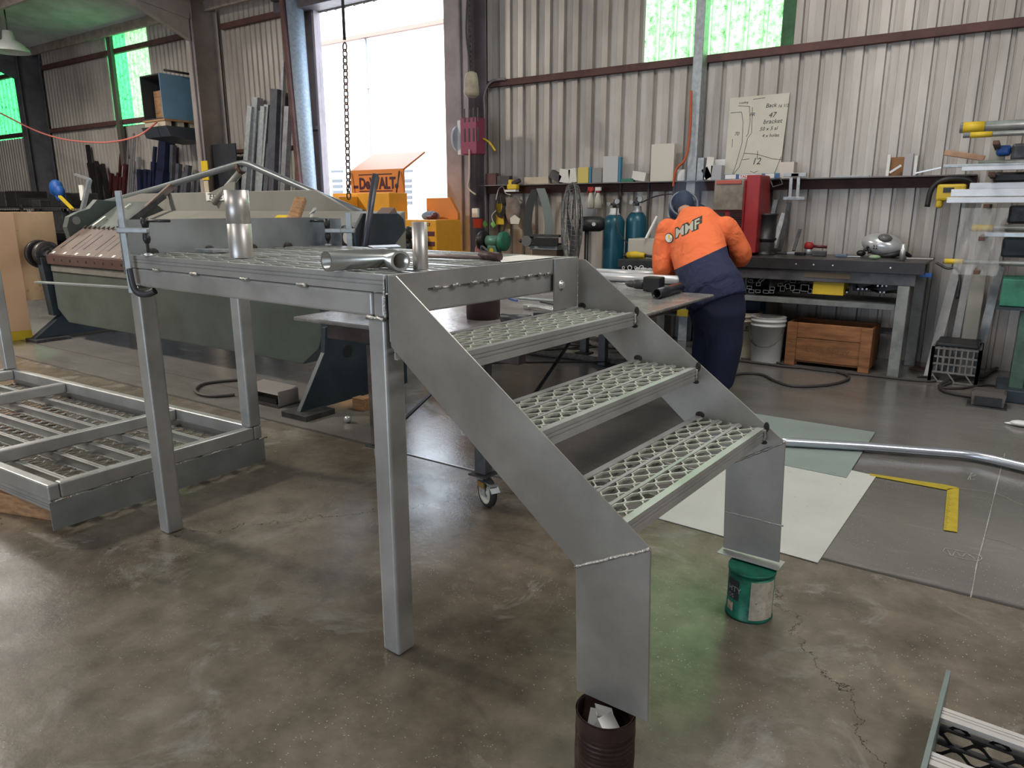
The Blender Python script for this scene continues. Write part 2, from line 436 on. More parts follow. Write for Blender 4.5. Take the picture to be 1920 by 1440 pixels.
mb.box(pc.x - .05, pc.x + .05, WY - .19, WY - .185, 0, EAVE); mb.box(pc.x - .05, pc.x - .045, WY - .19, WY - .05, 0, EAVE); mb.box(pc.x + .045, pc.x + .05, WY - .19, WY - .05, 0, EAVE)
struct('trim_6', mb, M_GALV, bevel=.002)
# door head, jamb closure, galvanised pipe column, brown post
mb = MB(); mb.box(-9.2, -6.0, WY - .30, WY - .02, dZ + .02, dZ + .16); mb.lathe((-9.15, WY - .32, dZ + .34), [(.19, 0), (.19, 3.2)], 24, XA)
struct('trim_7', mb, mat('roller_door_steel', (.11, .10, .12), .5, .4, var=.2), bevel=.004)
mb = MB()
x0 = yp(572, 200, WY).x
mb.box(x0, dX0 + .02, WY - .05, WY - .03, 0, dZ + .05)
for z in (1.55, 2.55): mb.box(x0, dX0 + .02, WY - .09, WY - .05, z, z + .05)
mb.box(dX0 - .03, dX0 + .02, WY - .10, WY + .02, 0, dZ + .05)
struct('trim_8', mb, M_COLP, bevel=.003)
mb = MB(); a = yp(556, 20, WY - .25); b = yp(600, 480, WY - .25)
mb.tube([(b.x - .12, WY - .26, 0), (a.x - .04, WY - .26, EAVE + .1)], .125, 24)
struct('trim_9', mb, mat('spangled_zinc', (.30, .37, .45), .62, .2, var=.14, scale=30))
mb = MB(); a = yp(530, 5, WY - .4); b = yp(566, 380, WY - .4)
mb.bar(b + (b - a) * .65 , a + (a - b) * .1, .07, .07)
struct('trim_10', mb, M_BROWN, bevel=.004)
# conduits up the mauve column and girt end elbow
mb = MB()
mb.tube(smooth_path([(-5.60, WY - .10, 1.1), (-5.60, WY - .10, 2.5), (-5.60, WY - .10, 2.78), (-5.50, WY - .09, 2.92), (-5.3, WY - .08, 2.93)]), .016, 8)
mb.tube([(-5.72, WY - .42, .9), (-5.72, WY - .42, EAVE)], .012, 8)
mb.tube([(-10.85, WY - .52, .9), (-10.85, WY - .52, EAVE)], .016, 8); mb.tube([(-10.93, WY - .53, .9), (-10.93, WY - .53, EAVE)], .016, 8)
struct('trim_11', mb, M_COLP)
# roof: corrugated sheet over purlins
mb = MB(); y = []
def roofz(yy): return EAVE + .05 + SLOPE * (WY - yy)
vs = []; fs = []; xs = []
x = -24.0
while x < 5.0: xs.append(x); x += .038
for i, xx in enumerate(xs):
    d = .012 * math.sin(2 * PI * i / 2.0 + .5) if False else (.012 if i % 2 else -.012)
    vs += [(xx, WY + .15, roofz(WY + .15) + d), (xx, -9.0, roofz(-9.0) + d)]
for i in range(len(xs) - 1): fs.append((2 * i, 2 * i + 1, 2 * i + 3, 2 * i + 2))
mb.add(vs, fs)
struct('ceiling', mb, mat('roof_sheet', (.46, .47, .48), .6, .05, var=.18, scale=2))
mb = MB()
for yy in (WY - .2, WY - 1.7, WY - 3.2, WY - 4.9, WY - 6.6, 0, -2, -4):
    mb.box(-24, 5, yy - .03, yy + .03, roofz(yy) - .17, roofz(yy) - .02)
struct('trim_12', mb, mat('purlin_paint', (.36, .30, .27), .6, .1, var=.2), bevel=.004)
# end walls far off to both sides
mb = MB()
for xx in (-24.0,):
    mb.add([(xx, -9, 0), (xx, WY, 0), (xx, WY, EAVE + .2), (xx, -9, roofz(-9))], [(0, 1, 2, 3)])
struct('wall_left', mb, M_WALL)
mb = MB(); xx = 4.0
mb.add([(xx, -9, 0), (xx, WY, 0), (xx, WY, EAVE + .1), (xx, -9, roofz(-9))], [(3, 2, 1, 0)])
struct('wall_right', mb, M_WALL)
fx0, fx1, fz = -6.0, .5, 2.9; mb = MB()  # unseen wall behind the camera; its opening added to brighten camera-facing metal
for a, b_, c_, d_ in ((-24, fx0, 0, roofz(-9)), (fx1, 4, 0, roofz(-9)), (fx0, fx1, fz, roofz(-9))): mb.add([(a, -9, c_), (b_, -9, c_), (b_, -9, d_), (a, -9, d_)], [(0, 3, 2, 1)])
struct('wall_front', mb, M_WALL)
# floor
mb = MB(); mb.box(-24, 4, -9, WY + .05, -.12, 0); struct('floor', mb, M_FLOOR)
mb = MB()
mb.box(-24, 4, 2.985, 3.0, 0, .0015); mb.box(-24, -4.2, 3.42, 3.43, 0, .001)
struct('trim_13', mb, mat('joint_filler', (.05, .043, .038), .6))
mb = MB(); mb.box(-24, 4, 3.0, 3.012, 0, .002); struct('trim_14', mb, mat('joint_angle', (.30, .30, .30), .3, .8, var=.3, scale=4))
mb = MB(); q0 = yp(221, 228, WY - .1).x; mb.box(q0, q0 + .12, WY - .14, WY - .075, 2.2, EAVE)
struct('trim_15', mb, mat('mullion_brown', (.10, .085, .075), .6), bevel=.004)
# the yard
mb = MB(); mb.box(-60, 30, WY + .05, 60, -.12, -.01)
struct('ground', mb, mat('yard_concrete', (.55, .54, .52), .8, 0, var=.08, scale=1))
# white building across the yard
Yb = 19.0
bz = yp(625, 82, Yb).z
w = thing('building', (-20, Yb + 3, 0), 'large white building with a gutter line across the yard, seen through the open door', 'building')
mb = MB(); mb.box(-45, 6, Yb, Yb + 6, 0, bz); mb.build('wall', mat('white_render', (.80, .80, .80), .7), w)
mb = MB(); a = yp(602, 88, Yb); b = yp(864, 37, Yb); mb.box(-45, 6, Yb - .14, Yb - .003, bz - .02, bz + .10)
mb.build('gutter', mat('gutter_paint', (.16, .09, .07), .6), w)
mb = MB(); a = yp(683, 72, Yb - .08)
mb.tube([(a.x, Yb - .07, 0), (a.x, Yb - .07, bz - .05)], .055, 10)
for zz in (1.6, 3.2, 5.4): mb.box(a.x - .09, a.x + .09, Yb - .09, Yb - .003, zz, zz + .06)
mb.build('downpipe', mat('pipe_white', (.20, .20, .21), .5), w)
for k, px in enumerate((633, 762)):
    a = yp(px, 330, Yb); b = yp(px, 385, Yb)
    mb = MB(); mb.box(a.x - .30, a.x + .30, Yb - .03, Yb - .003, b.z, a.z)
    f = mb.build('window', mat('louvre_frame', (.22, .22, .22), .5), w)
    mb = MB()
    for j in range(5):
        zz = b.z + .04 + j * (a.z - b.z - .06) / 5
        mb.box(a.x - .25, a.x + .25, Yb - .05, Yb - .032, zz, zz + .09)
    mb.build('louvre', mat('louvre_glass', (.05, .055, .065), .3), f)
    mb = MB(); mb.box(a.x - .3, a.x + .3, Yb - .04, Yb - .003, a.z + .12, a.z + .20); mb.build('sign', mat('louvre_glass', (.05, .055, .065), .3), w)
mb = MB(); mb.box(-35, -19, Yb - .9, Yb - .86, 2.42, 2.46); mb.build('rail', mat('pipe_white', (.20, .20, .21), .5), w)
# ------------------------------------------------------------------ platform and stair
def edge_profile(mb, p0, L, out, zt, h=.050, t=.004, lip=.022):
    """channel edge of a plank: runs from p0 along L; outer face looks along `out`; two grooves"""
    o = out.normalized()
    pr = [(0, 0), (0, -.014), (-.003, -.015), (-.003, -.017), (0, -.018), (0, -.026), (-.003, -.027), (-.003, -.029), (0, -.030), (0, -h), (-lip * .6, -h), (-lip * .6, -h + t), (-t - .002, -h + t), (-t - .002, -t), (-lip, -t), (-lip, 0)]
    P = [Vector(p0) + o * a + Z * (zt + b) for a, b in pr]
    mb.prism(P, L)
def wavy(mb, p0, L, side, z, amp, pitch, phase, w=.0055, h=.007, n=8, lo=-9, hi=9):
    """one wavy strand of raised mesh"""
    Ld = L.normalized(); le = L.length; sd = side.normalized(); m = max(2, int(le / pitch * n)); vs = []
    for i in range(m + 1):
        s = le * i / m; q = (s / pitch + phase) % 1.0
        tri = 1 - 4 * abs(q - .5)
        y = amp * max(-1, min(1, tri * 1.5))
        y = max(lo, min(hi, y))
        c = Vector(p0) + Ld * s + sd * y + Z * (z - .001 * (1 + math.cos(2 * PI * q)))
        vs += [c - sd * w / 2, c + sd * w / 2, c + sd * w / 2 - Z * h, c - sd * w / 2 - Z * h]
    fs = []
    for i in range(m):
        a = 4 * i
        for k in range(4): fs.append((a + k, a + (k + 1) % 4, a + 4 + (k + 1) % 4, a + 4 + k))
    mb.add(vs, fs)
def plank(fr, me, p0, L, Wd, zt, bands=3, h=.05, pitch=.062, strands=3):
    """perforated walkway plank from corner p0, length L, width vector Wd; into frame mesh fr and mesh me"""
    p0 = Vector(p0); w = Wd.length; wd = Wd.normalized()
    edge_profile(fr, p0, L, -wd, zt, h); edge_profile(fr, p0 + Wd, L, wd, zt, h)
    inner = w - .044; bw = .011; band = (inner - bw * (bands - 1)) / bands
    for k in range(1, bands):
        c = .022 + band * k + bw * (k - 1)
        q = p0 + wd * c
        fr.prism([q + Z * zt, q + wd * bw + Z * zt, q + wd * bw + Z * (zt - .028), q + Z * (zt - .028)], L)
    for k in range(bands):
        c0 = .022 + (band + bw) * k
        amp = band / strands / 2
        if strands == 3:
            for j, fr_ in enumerate((.03, .5, .97)):
                wavy(me, p0 + wd * (c0 + band * fr_), L, wd, zt - .002, band * .235, pitch, (.5 if j % 2 else 0), lo=-band * fr_, hi=band * (1 - fr_))
            continue
        for j in range(strands):
            cc = c0 + band * (j + .5) / strands
            wavy(me, p0 + wd * cc, L, wd, zt - .002, amp * .95, pitch, (.5 if j % 2 else 0))
root = thing('platform_stair', S(0, 0, 0), 'unfinished aluminium work platform with three mesh-topped treads, standing in the centre of the floor', 'stair platform')
DT = 1.235
LFT = -1.56
# deck planks run along u
fr, me = MB(), MB()
nW = 5; pw = 1.0 / nW
for k in range(nW):
    f1, m1 = MB(), MB()
    plank(f1, m1, S(LFT, pw * k + .001, 0), U * (-LFT + .004), V * (pw - .002), DT, bands=3, strands=2, pitch=.13)
    d = f1.build('deck_plank', M_ALU, root); m1.build('mesh', M_MESH, d)
# perimeter beams
for a in ((LFT, 0, .002, .052), (LFT, 0, .948, .998)):
    mb = MB(); mb.sbox(a[0] + .002, -.052, a[2], a[3], 1.110, 1.183); mb.build('side_beam', M_ALU, root, bevel=.009, seg=3)
for u0, u1 in ((-.050, 0), (LFT, LFT + .05)):
    mb = MB(); mb.sbox(u0, u1, .002, .998, 1.110, 1.183); mb.build('end_beam', M_ALU, root, bevel=.009, seg=3)
for u0 in (-1.05, -.55):
    mb = MB(); mb.sbox(u0, u0 + .05, .053, .947, 1.112, 1.183); mb.build('cross_beam', M_ALU, root, bevel=.006)
mb = MB(); mb.sbox(.0045, .010, .004, .996, 1.184, DT + .001); mb.build('end_cap', M_ALU, root, bevel=.001)
# legs
for u0 in (-1.555, -.075):
    mb = MB(); mb.sbox(u0, u0 + .075, 0, .075, 0, 1.108); mb.build('leg', M_ALU, root, bevel=.010, seg=3)
# welds along the seam
mb = MB()
def bead(mb, a, b, r=.005, n=10, j=.0015):
    pts = [Vector(a).lerp(Vector(b), i / n) for i in range(n + 1)]
    mb.tube([p + Vector((random.uniform(-j, j), random.uniform(-j, j), random.uniform(-j, j))) for p in pts], [r * random.uniform(.75, 1.2) for _ in pts], 8)
for u0 in (-1.33, -1.05, -.72, -.40):
    mb = MB(); bead(mb, S(u0, -.001, 1.184), S(u0 + .05, -.001, 1.184), .006, 6); mb.build('weld', M_WELD, root)
for v0 in (.2, .28, .37, .45, .52, .6, .68, .75, .80):
    mb = MB(); bead(mb, S(.010, v0, 1.184), S(.010, v0 + .03, 1.184), .0055, 5); mb.build('weld', M_WELD, root)
mb = MB(); bead(mb, S(-.075, -.001, 1.109), S(0, -.001, 1.109), .006, 6); mb.build('weld', M_WELD, root); mb = MB(); bead(mb, S(.006, -.001, 1.11), S(.006, -.001, 1.235), .004); mb.build('weld', M_WELD, root)
# kick plate at the far left end and its return
mb = MB(); mb.prism([S(LFT - .004, -.006, 1.155), S(LFT - .004, -.006, 1.376), S(LFT - .004, 1.0, 1.376), S(LFT - .004, 1.0, 1.155)], U * -.005)
mb.prism([S(LFT - .004, 1.001, 1.155), S(LFT - .004, 1.001, 1.372), S(LFT + .16, 1.001, 1.372), S(LFT + .16, 1.001, 1.155)], V * .005)
mb.build('kick_plate', mat('kick_plate_alu', (.44, .48, .51), .38, .85, var=.14, scale=4, rvar=.12), root)
for v0 in (.12, .38, .60, .80):
    mb = MB(); mb.ball(S(LFT + .001, v0, DT + .002), .004, .026, .020, 10); mb.build('burn_mark', M_BURN, root)
# stringers
SP = [(.021, 1.235), (.052, 1.236), (.872, .650), (.887, .190), (.680, .186), (.668, .540), (.022, 1.031)]
for v0, v1, nm in ((0, .006, 'near'), (1.0, 1.006, 'far')):
    mb = MB()
    pts = SP if nm == 'near' else [(.021, 1.228), (.051, 1.227), (.867, .648), (.884, .205), (.680, .200), (.667, .52), (.022, 1.035)]
    mb.prism([S(u, v0, z) for u, z in pts], V * (v1 - v0)); s = mb.build('stringer', M_ALUP, root, bevel=.0012, seg=1)
    mb = MB()
    vv = v0 - .001 if nm == 'near' else v0 - .001
    bead(mb, S(pts[5][0], vv, pts[5][1]), S(pts[2][0], vv, pts[2][1]), .0045, 26, .001); mb.build('weld', M_WELD, s)
    if nm == 'far': mb = MB(); bead(mb, S(.676, vv, .345), S(.886, vv, .345), .0035, 22, .001); mb.build('weld', M_WELD, s)
    fv0, fv1 = (.006, .162) if nm == 'near' else (.842, 1.0)
    mb = MB(); mb.sbox(.012, .020, fv0, fv1, 1.042, 1.236); fl = mb.build('flange', M_ALU, root, bevel=.001)
    mb = MB(); vb = .115 if nm == 'near' else .885
    mb.lathe(S(.020, vb, 1.135), [(.020, 0), (.020, .002), (.013, .002), (.013, .010), (.008, .012)], 6 if False else 12, U); mb.build('bolt', M_ALUB, fl)
mb = MB(); mb.sbox(.672, .895, .962, 1.04, .191, .1955); mb.build('foot_plate', M_ALU, root, bevel=.001)
# treads
for uf, zt in ((.279, 1.041), (.534, .862), (.794, .685)):
    f1, m1 = MB(), MB()
    plank(f1, m1, S(uf - .252, .0075, 0), V * .991, U * .252, zt, bands=3, strands=3, pitch=.088)
    for vv in (.25, .5, .75): f1.sbox(uf - .245, uf - .007, vv, vv + .006, zt - .040, zt - .012)
    t = f1.build('tread', M_ALU, root); m1.build('mesh', M_MESH, t)
    mb = MB(); bead(mb, S(uf + .003, .996, zt - .006), S(uf + .003, .996, zt - .044), .005, 6); mb.build('weld', M_WELD, t)
    for q in ((S(uf - .235, .9992, zt + .006), .018, .001, .012), (S(uf + .006, .9992, zt + .004), .010, .001, .018), (S(uf + .0, .9992, zt - .052), .013, .001, .008)):
        mb = MB(); mb.ball(*q, 10); mb.build('burn_mark', M_BURN, t)
# supports under the stair
c = zp(1136, 1331, .180); c.z = 0
t = thing('corrugated_tin', c, 'rusty brown ribbed tin holding scrap plate under the near stair foot', 'tin')
mb = MB(); r = .075; hgt = .183
pr = []
for i in range(41):
    z = hgt * i / 40; pr.append((r + (.0022 * math.sin(z / .013 * 2 * PI) if .03 < z < .14 else .001), z))
pr += [(r + .002, hgt), (r - .003, hgt), (r - .004, hgt - .006), (r - .004, .012), (.001, .010)]
mb.lathe(c, pr, 40); mb.build('body', mat('tin_brown', (.055, .032, .028), .45, .5, var=.3, scale=14), t)
o = MB()
for k, (dx, dy, rz, tl) in enumerate(((-.015, -.012, .3, .5), (.018, -.016, 1.2, .7), (-.012, .018, 2.2, .35))):
    a = Vector((math.cos(rz), math.sin(rz), 0)); b = Vector((-math.sin(rz) * math.cos(tl), math.cos(rz) * math.cos(tl), math.sin(tl)))
    mb = MB(); mb.obox(c + Vector((dx, dy, .156)), a, b, a.cross(b), .024, .024, .001)
    solo('scrap_plate', mb, M_ALUB, ['small bright scrap plate in the ribbed tin, nearest the camera', 'small tilted scrap plate in the ribbed tin, against the stair foot', 'small scrap plate lying deepest inside the ribbed tin'][k], 'scrap metal')
mb = MB(); mb.sbox(.70, .86, -.005, .09, .1835, .1865)
c = zp(1411, 1060, .186); c.z = 0
t = thing('paint_tin', c, 'green paint tin with a cream label under the far stair foot', 'paint tin')
mb = MB(); mb.lathe(c, [(.074, 0), (.080, .002), (.082, .006), (.079, .010), (.079, .176)], 40)
mb.lathe(c, [(.082, .172), (.082, .184)], 40); mb.lathe(c, [(.079, .1845), (.001, .186)], 40, cap=False)
mb.build('body', mat('tin_green', (.01, .16, .10), .4, .2, var=.35, scale=18, spots=((.02, .05, .04), 14, .62)), t)
def wrap(c, r, a0, a1, z0, z1, n=14):
    mb = MB(); vs = []
    for i in range(n + 1):
        a = a0 + (a1 - a0) * i / n; d = Vector((math.cos(a), math.sin(a), 0))
        vs += [c + d * r + Z * z0, c + d * r + Z * z1]
    mb.add(vs, [(2 * i, 2 * i + 2, 2 * i + 3, 2 * i + 1) for i in range(n)], True); return mb
wrap(c, .0805, R(-75), R(-5), .014, .160).build('label', mat('tin_label', (.50, .46, .38), .7, 0, var=.2, scale=30, spots=((.04, .03, .03), 42, .60)), t)
wrap(c, .0808, R(-142), R(-104), .075, .150).build('label_panel', M_INK, t)
txt = text_mesh('HTY', .030, c + Vector((0, 0, .105)), XA, Z, M_PAPER, None, 'lettering'); 
def bend_on(o, c, r, a_start):
    for v in o.data.vertices:
        s = v.co.x - c.x; a = a_start + s / r; d = v.co.y - c.y
        v.co.x, v.co.y = c.x + (r + .0006) * math.cos(a), c.y + (r + .0006) * math.sin(a)
bend_on(txt, c, .0808, R(-138)); txt.parent = t; txt.matrix_parent_inverse = world_of(t).inverted()
txt = text_mesh('DS', .022, c + Vector((0, 0, .080)), XA, Z, M_PAPER, None, 'lettering'); bend_on(txt, c, .0808, R(-136)); txt.parent = t; txt.matrix_parent_inverse = world_of(t).inverted()
wrap(c, .0812, R(-140), R(-118), .028, .062).build('label_picture', mat('label_cream', (.45, .36, .25), .7, var=.4, scale=50), t)
# ------------------------------------------------------------------ sheet folding machine
XL = -8.81; XR = -3.98
M_FG = mat('folder_green', (.070, .086, .076), .5, .1, var=.16, scale=2.5, spots=((.16, .07, .04), 1.7, .70))
M_FG2 = mat('folder_hood_grey', (.235, .23, .205), .5, .05, var=.06, scale=2)
M_FD = mat('folder_slate', (.028, .042, .055), .5, .1, var=.2, scale=4)
M_FB = mat('folder_brown', (.115, .085, .072), .55, .2, var=.14, scale=5)
M_FB2 = mat('folder_nose', (.085, .052, .046), .5, .2, var=.15, scale=5)
M_TRUSS = mat('truss_tube', (.17, .19, .20), .4, .3, var=.08)
fm = thing('sheet_folder', ((XL + XR) / 2, 4.2, 0), 'long green-grey sheet metal folding machine standing behind the platform', 'folding machine')
def pan(px): return [tuple(p) for p in px]
# feet
mb = MB(); mb.prism([(XL, 3.47, .03), (XL, 3.80, .27), (XL, 3.84, .62), (XL, 4.5, .62), (XL, 4.5, .03)], (.10, 0, 0)); mb.build('foot', M_FD, fm, bevel=.005)
mb = MB(); mb.box(XL - .05, XL + .22, 3.44, 3.80, 0, .03); mb.build('foot_pad', M_STEEL, fm, bevel=.004)
ft = [(3.15, .04), (3.40, .42), (3.42, .60), (3.75, .62), (3.82, 1.0), (4.25, 1.0), (4.25, .03), (3.16, .03)]
mb = MB(); mb.prism([(XR, y, z) for y, z in ft], (.04, 0, 0)); mb.prism([(XR - .16, 3.55, .45), (XR - .16, 3.55, .85), (XR - .0, 3.55, .85), (XR - .0, 3.55, .45)], (0, .02, 0))
mb.build('foot', M_FD, fm, bevel=.003)
mb = MB(); mb.box(XR - .10, XR + .16, 3.10, 3.36, 0, .04); mb.build('foot_pad', M_STEEL, fm, bevel=.003)
mb = MB(); mb.lathe((XR + .041, 3.62, .40), [(.045, 0), (.045, .002)], 16, XA); mb.build('bolt_hole', M_BLACK, fm)
# bending beam (belly) with chamfered ends
yb = 3.74
zt = .83
def Pz(px, py): p = yp(px, py, yb); return (p.x, p.z)
pl_ = [(XL + .12, zt), (XL + .13, .34), (XL + .34, .20), (XR - .62, .20), (XR - .42, .34), (XR - .30, .62), (XR - .30, zt)]
mb = MB(); mb.prism([(x, yb, z) for x, z in pl_], (0, .34, 0)); mb.build('bending_beam', M_FG, fm, bevel=.008)
mb = MB(); mb.box(XL + .14, XR - .3, yb - .012, yb, zt - .075, zt - .01); mb.build('beam_strip', mat('strip_grey', (.18, .175, .16), .5, .2, var=.15), fm, bevel=.002)
# nose with bolt holes
mb = MB(); mb.box(XL + .10, XR - .25, yb - .03, yb + .12, zt, zt + .105); ns = mb.build('nose_beam', M_FB2, fm, bevel=.006)
for k in range(26):
    mb = MB(); mb.lathe((XL + .28 + k * .172, yb - .031, zt + .055), [(.011 if k % 2 else .014, 0), (.011 if k % 2 else .014, .002)], 10, -YA); mb.build('bolt', M_BLACK, ns)
# clamping fingers: slanted plates
y0, z0, y1, z1 = yb - .01, zt + .11, 4.14, 1.21
nx = Vector((0, y1 - y0, z1 - z0)).normalized(); nn = Vector((0, -nx.z, nx.y))
for k in range(9):
    xa = XL + .10 + k * .50; xb = min(xa + .494, XR - .25)
    mb = MB(); c = Vector(((xa + xb) / 2, (y0 + y1) / 2, (z0 + z1) / 2)) - nn * .02
    mb.obox(c, XA, nx, nn, (xb - xa) / 2, (y1 - y0) / 2 / nx.y, .02); fp = mb.build('clamp_finger', M_FB, fm, bevel=.003)
    for j in range(2):
        mb = MB(); xx = xa + .12 + j * .25
        if xx < xb - .03:
            mb.obox(Vector((xx, y0, z0)) + nx * .24 + nn * .001, XA, nx, nn, .008, .13, .002); mb.build('slot', M_BLACK, fp)
            mb = MB(); mb.obox(Vector((xx - .02, y0, z0)) + nx * .03 + nn * .001, XA, nx, nn, .022, .016, .002); mb.build('clip', M_PAPER, fp)
# toothed edge
mb = MB()
for k in range(44): mb.lathe(Vector((XL + .18 + k * .1, y1 - .01, z1 + .005)), [(.022, 0), (.022, .012)], 8, nn)
mb.build('rack_edge', mat('tooth_brown', (.05, .035, .03), .5, .4), fm)
# top beam and hood
mb = MB(); mb.prism([(XL + .1, y1, z1 - .02), (XL + .1, 4.62, 1.50), (XL + .1, 4.75, 1.40), (XL + .1, 4.4, 1.0)], (.66, 0, 0)); e1 = mb.build('top_beam_end', M_FG, fm, bevel=.01)
text_mesh('E', .10, Vector((XL + .40, y1 + .34, z1 + .225)), XA, nx, M_PAPER, e1)
mb = MB(); mb.obox(Vector((XL + .32, y1 + .08, z1 + .075)), XA, nx, nn, .018, .09, .003); mb.build('strip', M_PAPER, e1)
mb = MB(); lz = 1.24
pts = [(4.02, 1.0), (3.98, 1.22), (4.02, 1.33), (4.12, 1.38), (4.25, 1.42), (4.35, 1.52), (4.62, 1.50), (4.5, 1.0)]
mb.prism([(XL - .02, y, z) for y, z in pts], (.10, 0, 0)); lg = mb.build('lug_plate', M_FG, fm, bevel=.004)
mb = MB(); mb.lathe((XL + .081, 4.09, 1.29), [(.045, 0), (.045, .003)], 20, XA); mb.build('lug_hole', M_FG2, lg)
h0, h1, h2, h3 = yp(188, 385, 4.72), yp(265, 363, 4.72), yp(590, 364, 4.72), yp(676, 400, 4.72)
mb = MB(); mb.prism([(h0.x, 4.72, 1.0), (h0.x, 4.72, h0.z), (h1.x, 4.72, h1.z), (h2.x, 4.72, h1.z), (h3.x, 4.72, h3.z - .02), (h3.x, 4.72, 1.0)], (0, .04, 0)); hood = mb.build('hood', M_FG2, fm, bevel=.004)
mb = MB(); mb.prism([(XL + .76, y1, z1 - .03), (XL + .76, 4.71, 1.40), (XL + .76, 4.71, 1.0), (XL + .76, y1, 1.0)], (XR - XL - 1.1, 0, 0)); mb.build('top_beam', M_FG2, fm, bevel=.01)
for px0, py0, px1, py1 in ((182, 425, 236, 340 + 44),):
    mb = MB(); mb.bar(Vector((XL + .92, y1 - .02, z1)), Vector((XL + .92, 4.66, 1.56)), .07, .06); mb.build('stay', M_STEEL, fm, bevel=.004)
    mb = MB(); mb.bar(Vector((XL + .92, 4.45, 1.42)), Vector((XL + .92, 4.78, 1.67)), .05, .07); mb.build('stay_end', mat('old_brown', (.17, .12, .10), .6), fm, bevel=.004)
# truss
tp = [yp(x, y, 4.78) for x, y in ((186, 383), (300, 352), (430, 313), (446, 308), (458, 306), (470, 309), (490, 318), (600, 366), (681, 400))]
mb = MB(); mb.tube(tp, .033, 14); mb.build('truss_tube', M_TRUSS, fm)
ap = yp(456, 312, 4.78); lo = yp(404, 362, 4.70)
mb = MB(); mb.tube([lo + Vector((-.05, -.0, -.10)), ap - Vector((0, 0, .02))], .034, 14); mb.build('truss_post', M_FG2, fm)
mb = MB(); d_ = (ap - lo).normalized(); mb.lathe(ap - d_ * .06, [(.058, 0), (.058, .035)], 8, d_, smooth=False); mb.build('nut', M_RUST, fm)
mb = MB(); a_ = yp(388, 364, 4.70); mb.prism([a_, yp(432, 342, 4.7), yp(440, 340, 4.7), yp(440, 366, 4.7)], (0, .012, 0)); mb.build('gusset', M_FG2, fm)
ep = yp(388, 376, 4.715)
mb = MB(); mb.box(ep.x, ep.x + .48, 4.708, 4.716, ep.z, ep.z + .085); npt = mb.build('name_plate', M_PAPER, fm)
text_mesh('EPIC', .085, (ep.x + .05, 4.707, ep.z + .012), XA, Z, M_STEEL, npt, shear=.3, xs=1.4)
# left eccentric drum
mb = MB(); mb.lathe((XL - .12, 3.74, .93), [(.15, 0), (.155, .01), (.155, .05), (.14, .055)], 30, XA); mb.lathe((XL - .02, 3.76, .93), [(.13, 0), (.14, .01), (.14, .08), (.10, .085), (.05, .087), (.045, .14)], 30, XA)
mb.build('eccentric_drum', mat('drum_steel', (.045, .042, .042), .4, .5, var=.2), fm)
mb = MB(); mb.prism([(XL - .02, 3.70, .26), (XL - .02, 3.66, .90), (XL - .02, 3.80, .90), (XL - .02, 3.84, .26)], (.12, 0, 0)); mb.build('end_arm', M_FD, fm, bevel=.006)
# right end frame
pts = [xp(*p, XR + .05) for p in ((662, 462), (660, 432), (676, 400), (742, 400), (752, 411), (755, 432), (730, 466))]
mb = MB(); mb.prism([(XR + .05, p.y, p.z) for p in pts] , (.03, 0, 0)); mb.build('side_guard', M_FD, fm, bevel=.004)
mb = MB(); mb.lathe((XR + .02, 3.68, 1.22), [(.055, 0), (.085, .0), (.085, .03), (.055, .03)], 24, XA, cap=False); mb.build('eccentric_ring', M_STEEL, fm)
mb = MB(); mb.lathe((XR + .02, 3.68, 1.22), [(.048, 0), (.048, .02)], 20, XA); mb.build('eccentric_cap', M_PAPER, fm)
a_ = xp(704, 327, XR + .14); b_ = xp(684, 462, XR + .14)
mb = MB(); mb.tube([b_ + (b_ - a_) * .4, a_], .024, 14); mb.build('handle', mat('handle_grey', (.06, .065, .085), .4, .3), fm)
mb = MB(); mb.obox(Vector((XR - .25, 3.93, 1.15)), XA, nx, nn, .12, .26, .03); mb.build('end_clamp', mat('end_clamp_grey', (.20, .20, .20), .5, .2), fm, bevel=.004)
mb = MB(); mb.obox(Vector((XR - .08, 4.1, 1.30)), XA, nx, nn, .07, .18, .035); mb.build('end_block', mat('old_brown', (.17, .12, .10), .6), fm, bevel=.004)
# loose things on the folder behind the kick plate
def on_plane(px, py, Y=4.3): return yp(px, py, Y)
a_ = yp(548, 405, 4.1); b_ = yp(564, 374, 4.35)
mb = MB(); mb.bar(a_ - Z * .05, b_, .10, .06); solo('timber_offcut', mb, M_TIMBER, 'brown timber offcut leaning on the folding machine behind the kick plate', 'timber', bevel=.012)
a_ = yp(525, 410, 4.1); mb = MB(); mb.obox(a_ + Vector((0, 0, -.02)), XA, nx, nn, .09, .07, .02); solo('yellow_block', mb, M_YEL, 'yellow block lying on the folding machine left of the timber offcut', 'block', bevel=.01)
a_ = yp(578, 412, 4.1); b_ = yp(589, 393, 4.2)
wr = thing('adjustable_wrench', a_, 'chrome adjustable wrench lying jaws-up on the folding machine', 'wrench')
mb = MB(); mb.bar(a_ - Z * .06, b_, .028, .012); mb.build('handle', M_ALUB, wr, bevel=.004)
mb = MB(); d_ = (b_ - a_).normalized(); s_ = d_.cross(YA); mb.obox(b_ + s_ * .022, d_, s_, YA, .035, .014, .01); mb.obox(b_ - s_ * .02 - d_ * .01, d_, s_, YA, .025, .010, .01); mb.obox(b_ - d_ * .02, d_, s_, YA, .018, .034, .011); mb.build('jaw', M_ALUB, wr, bevel=.004)
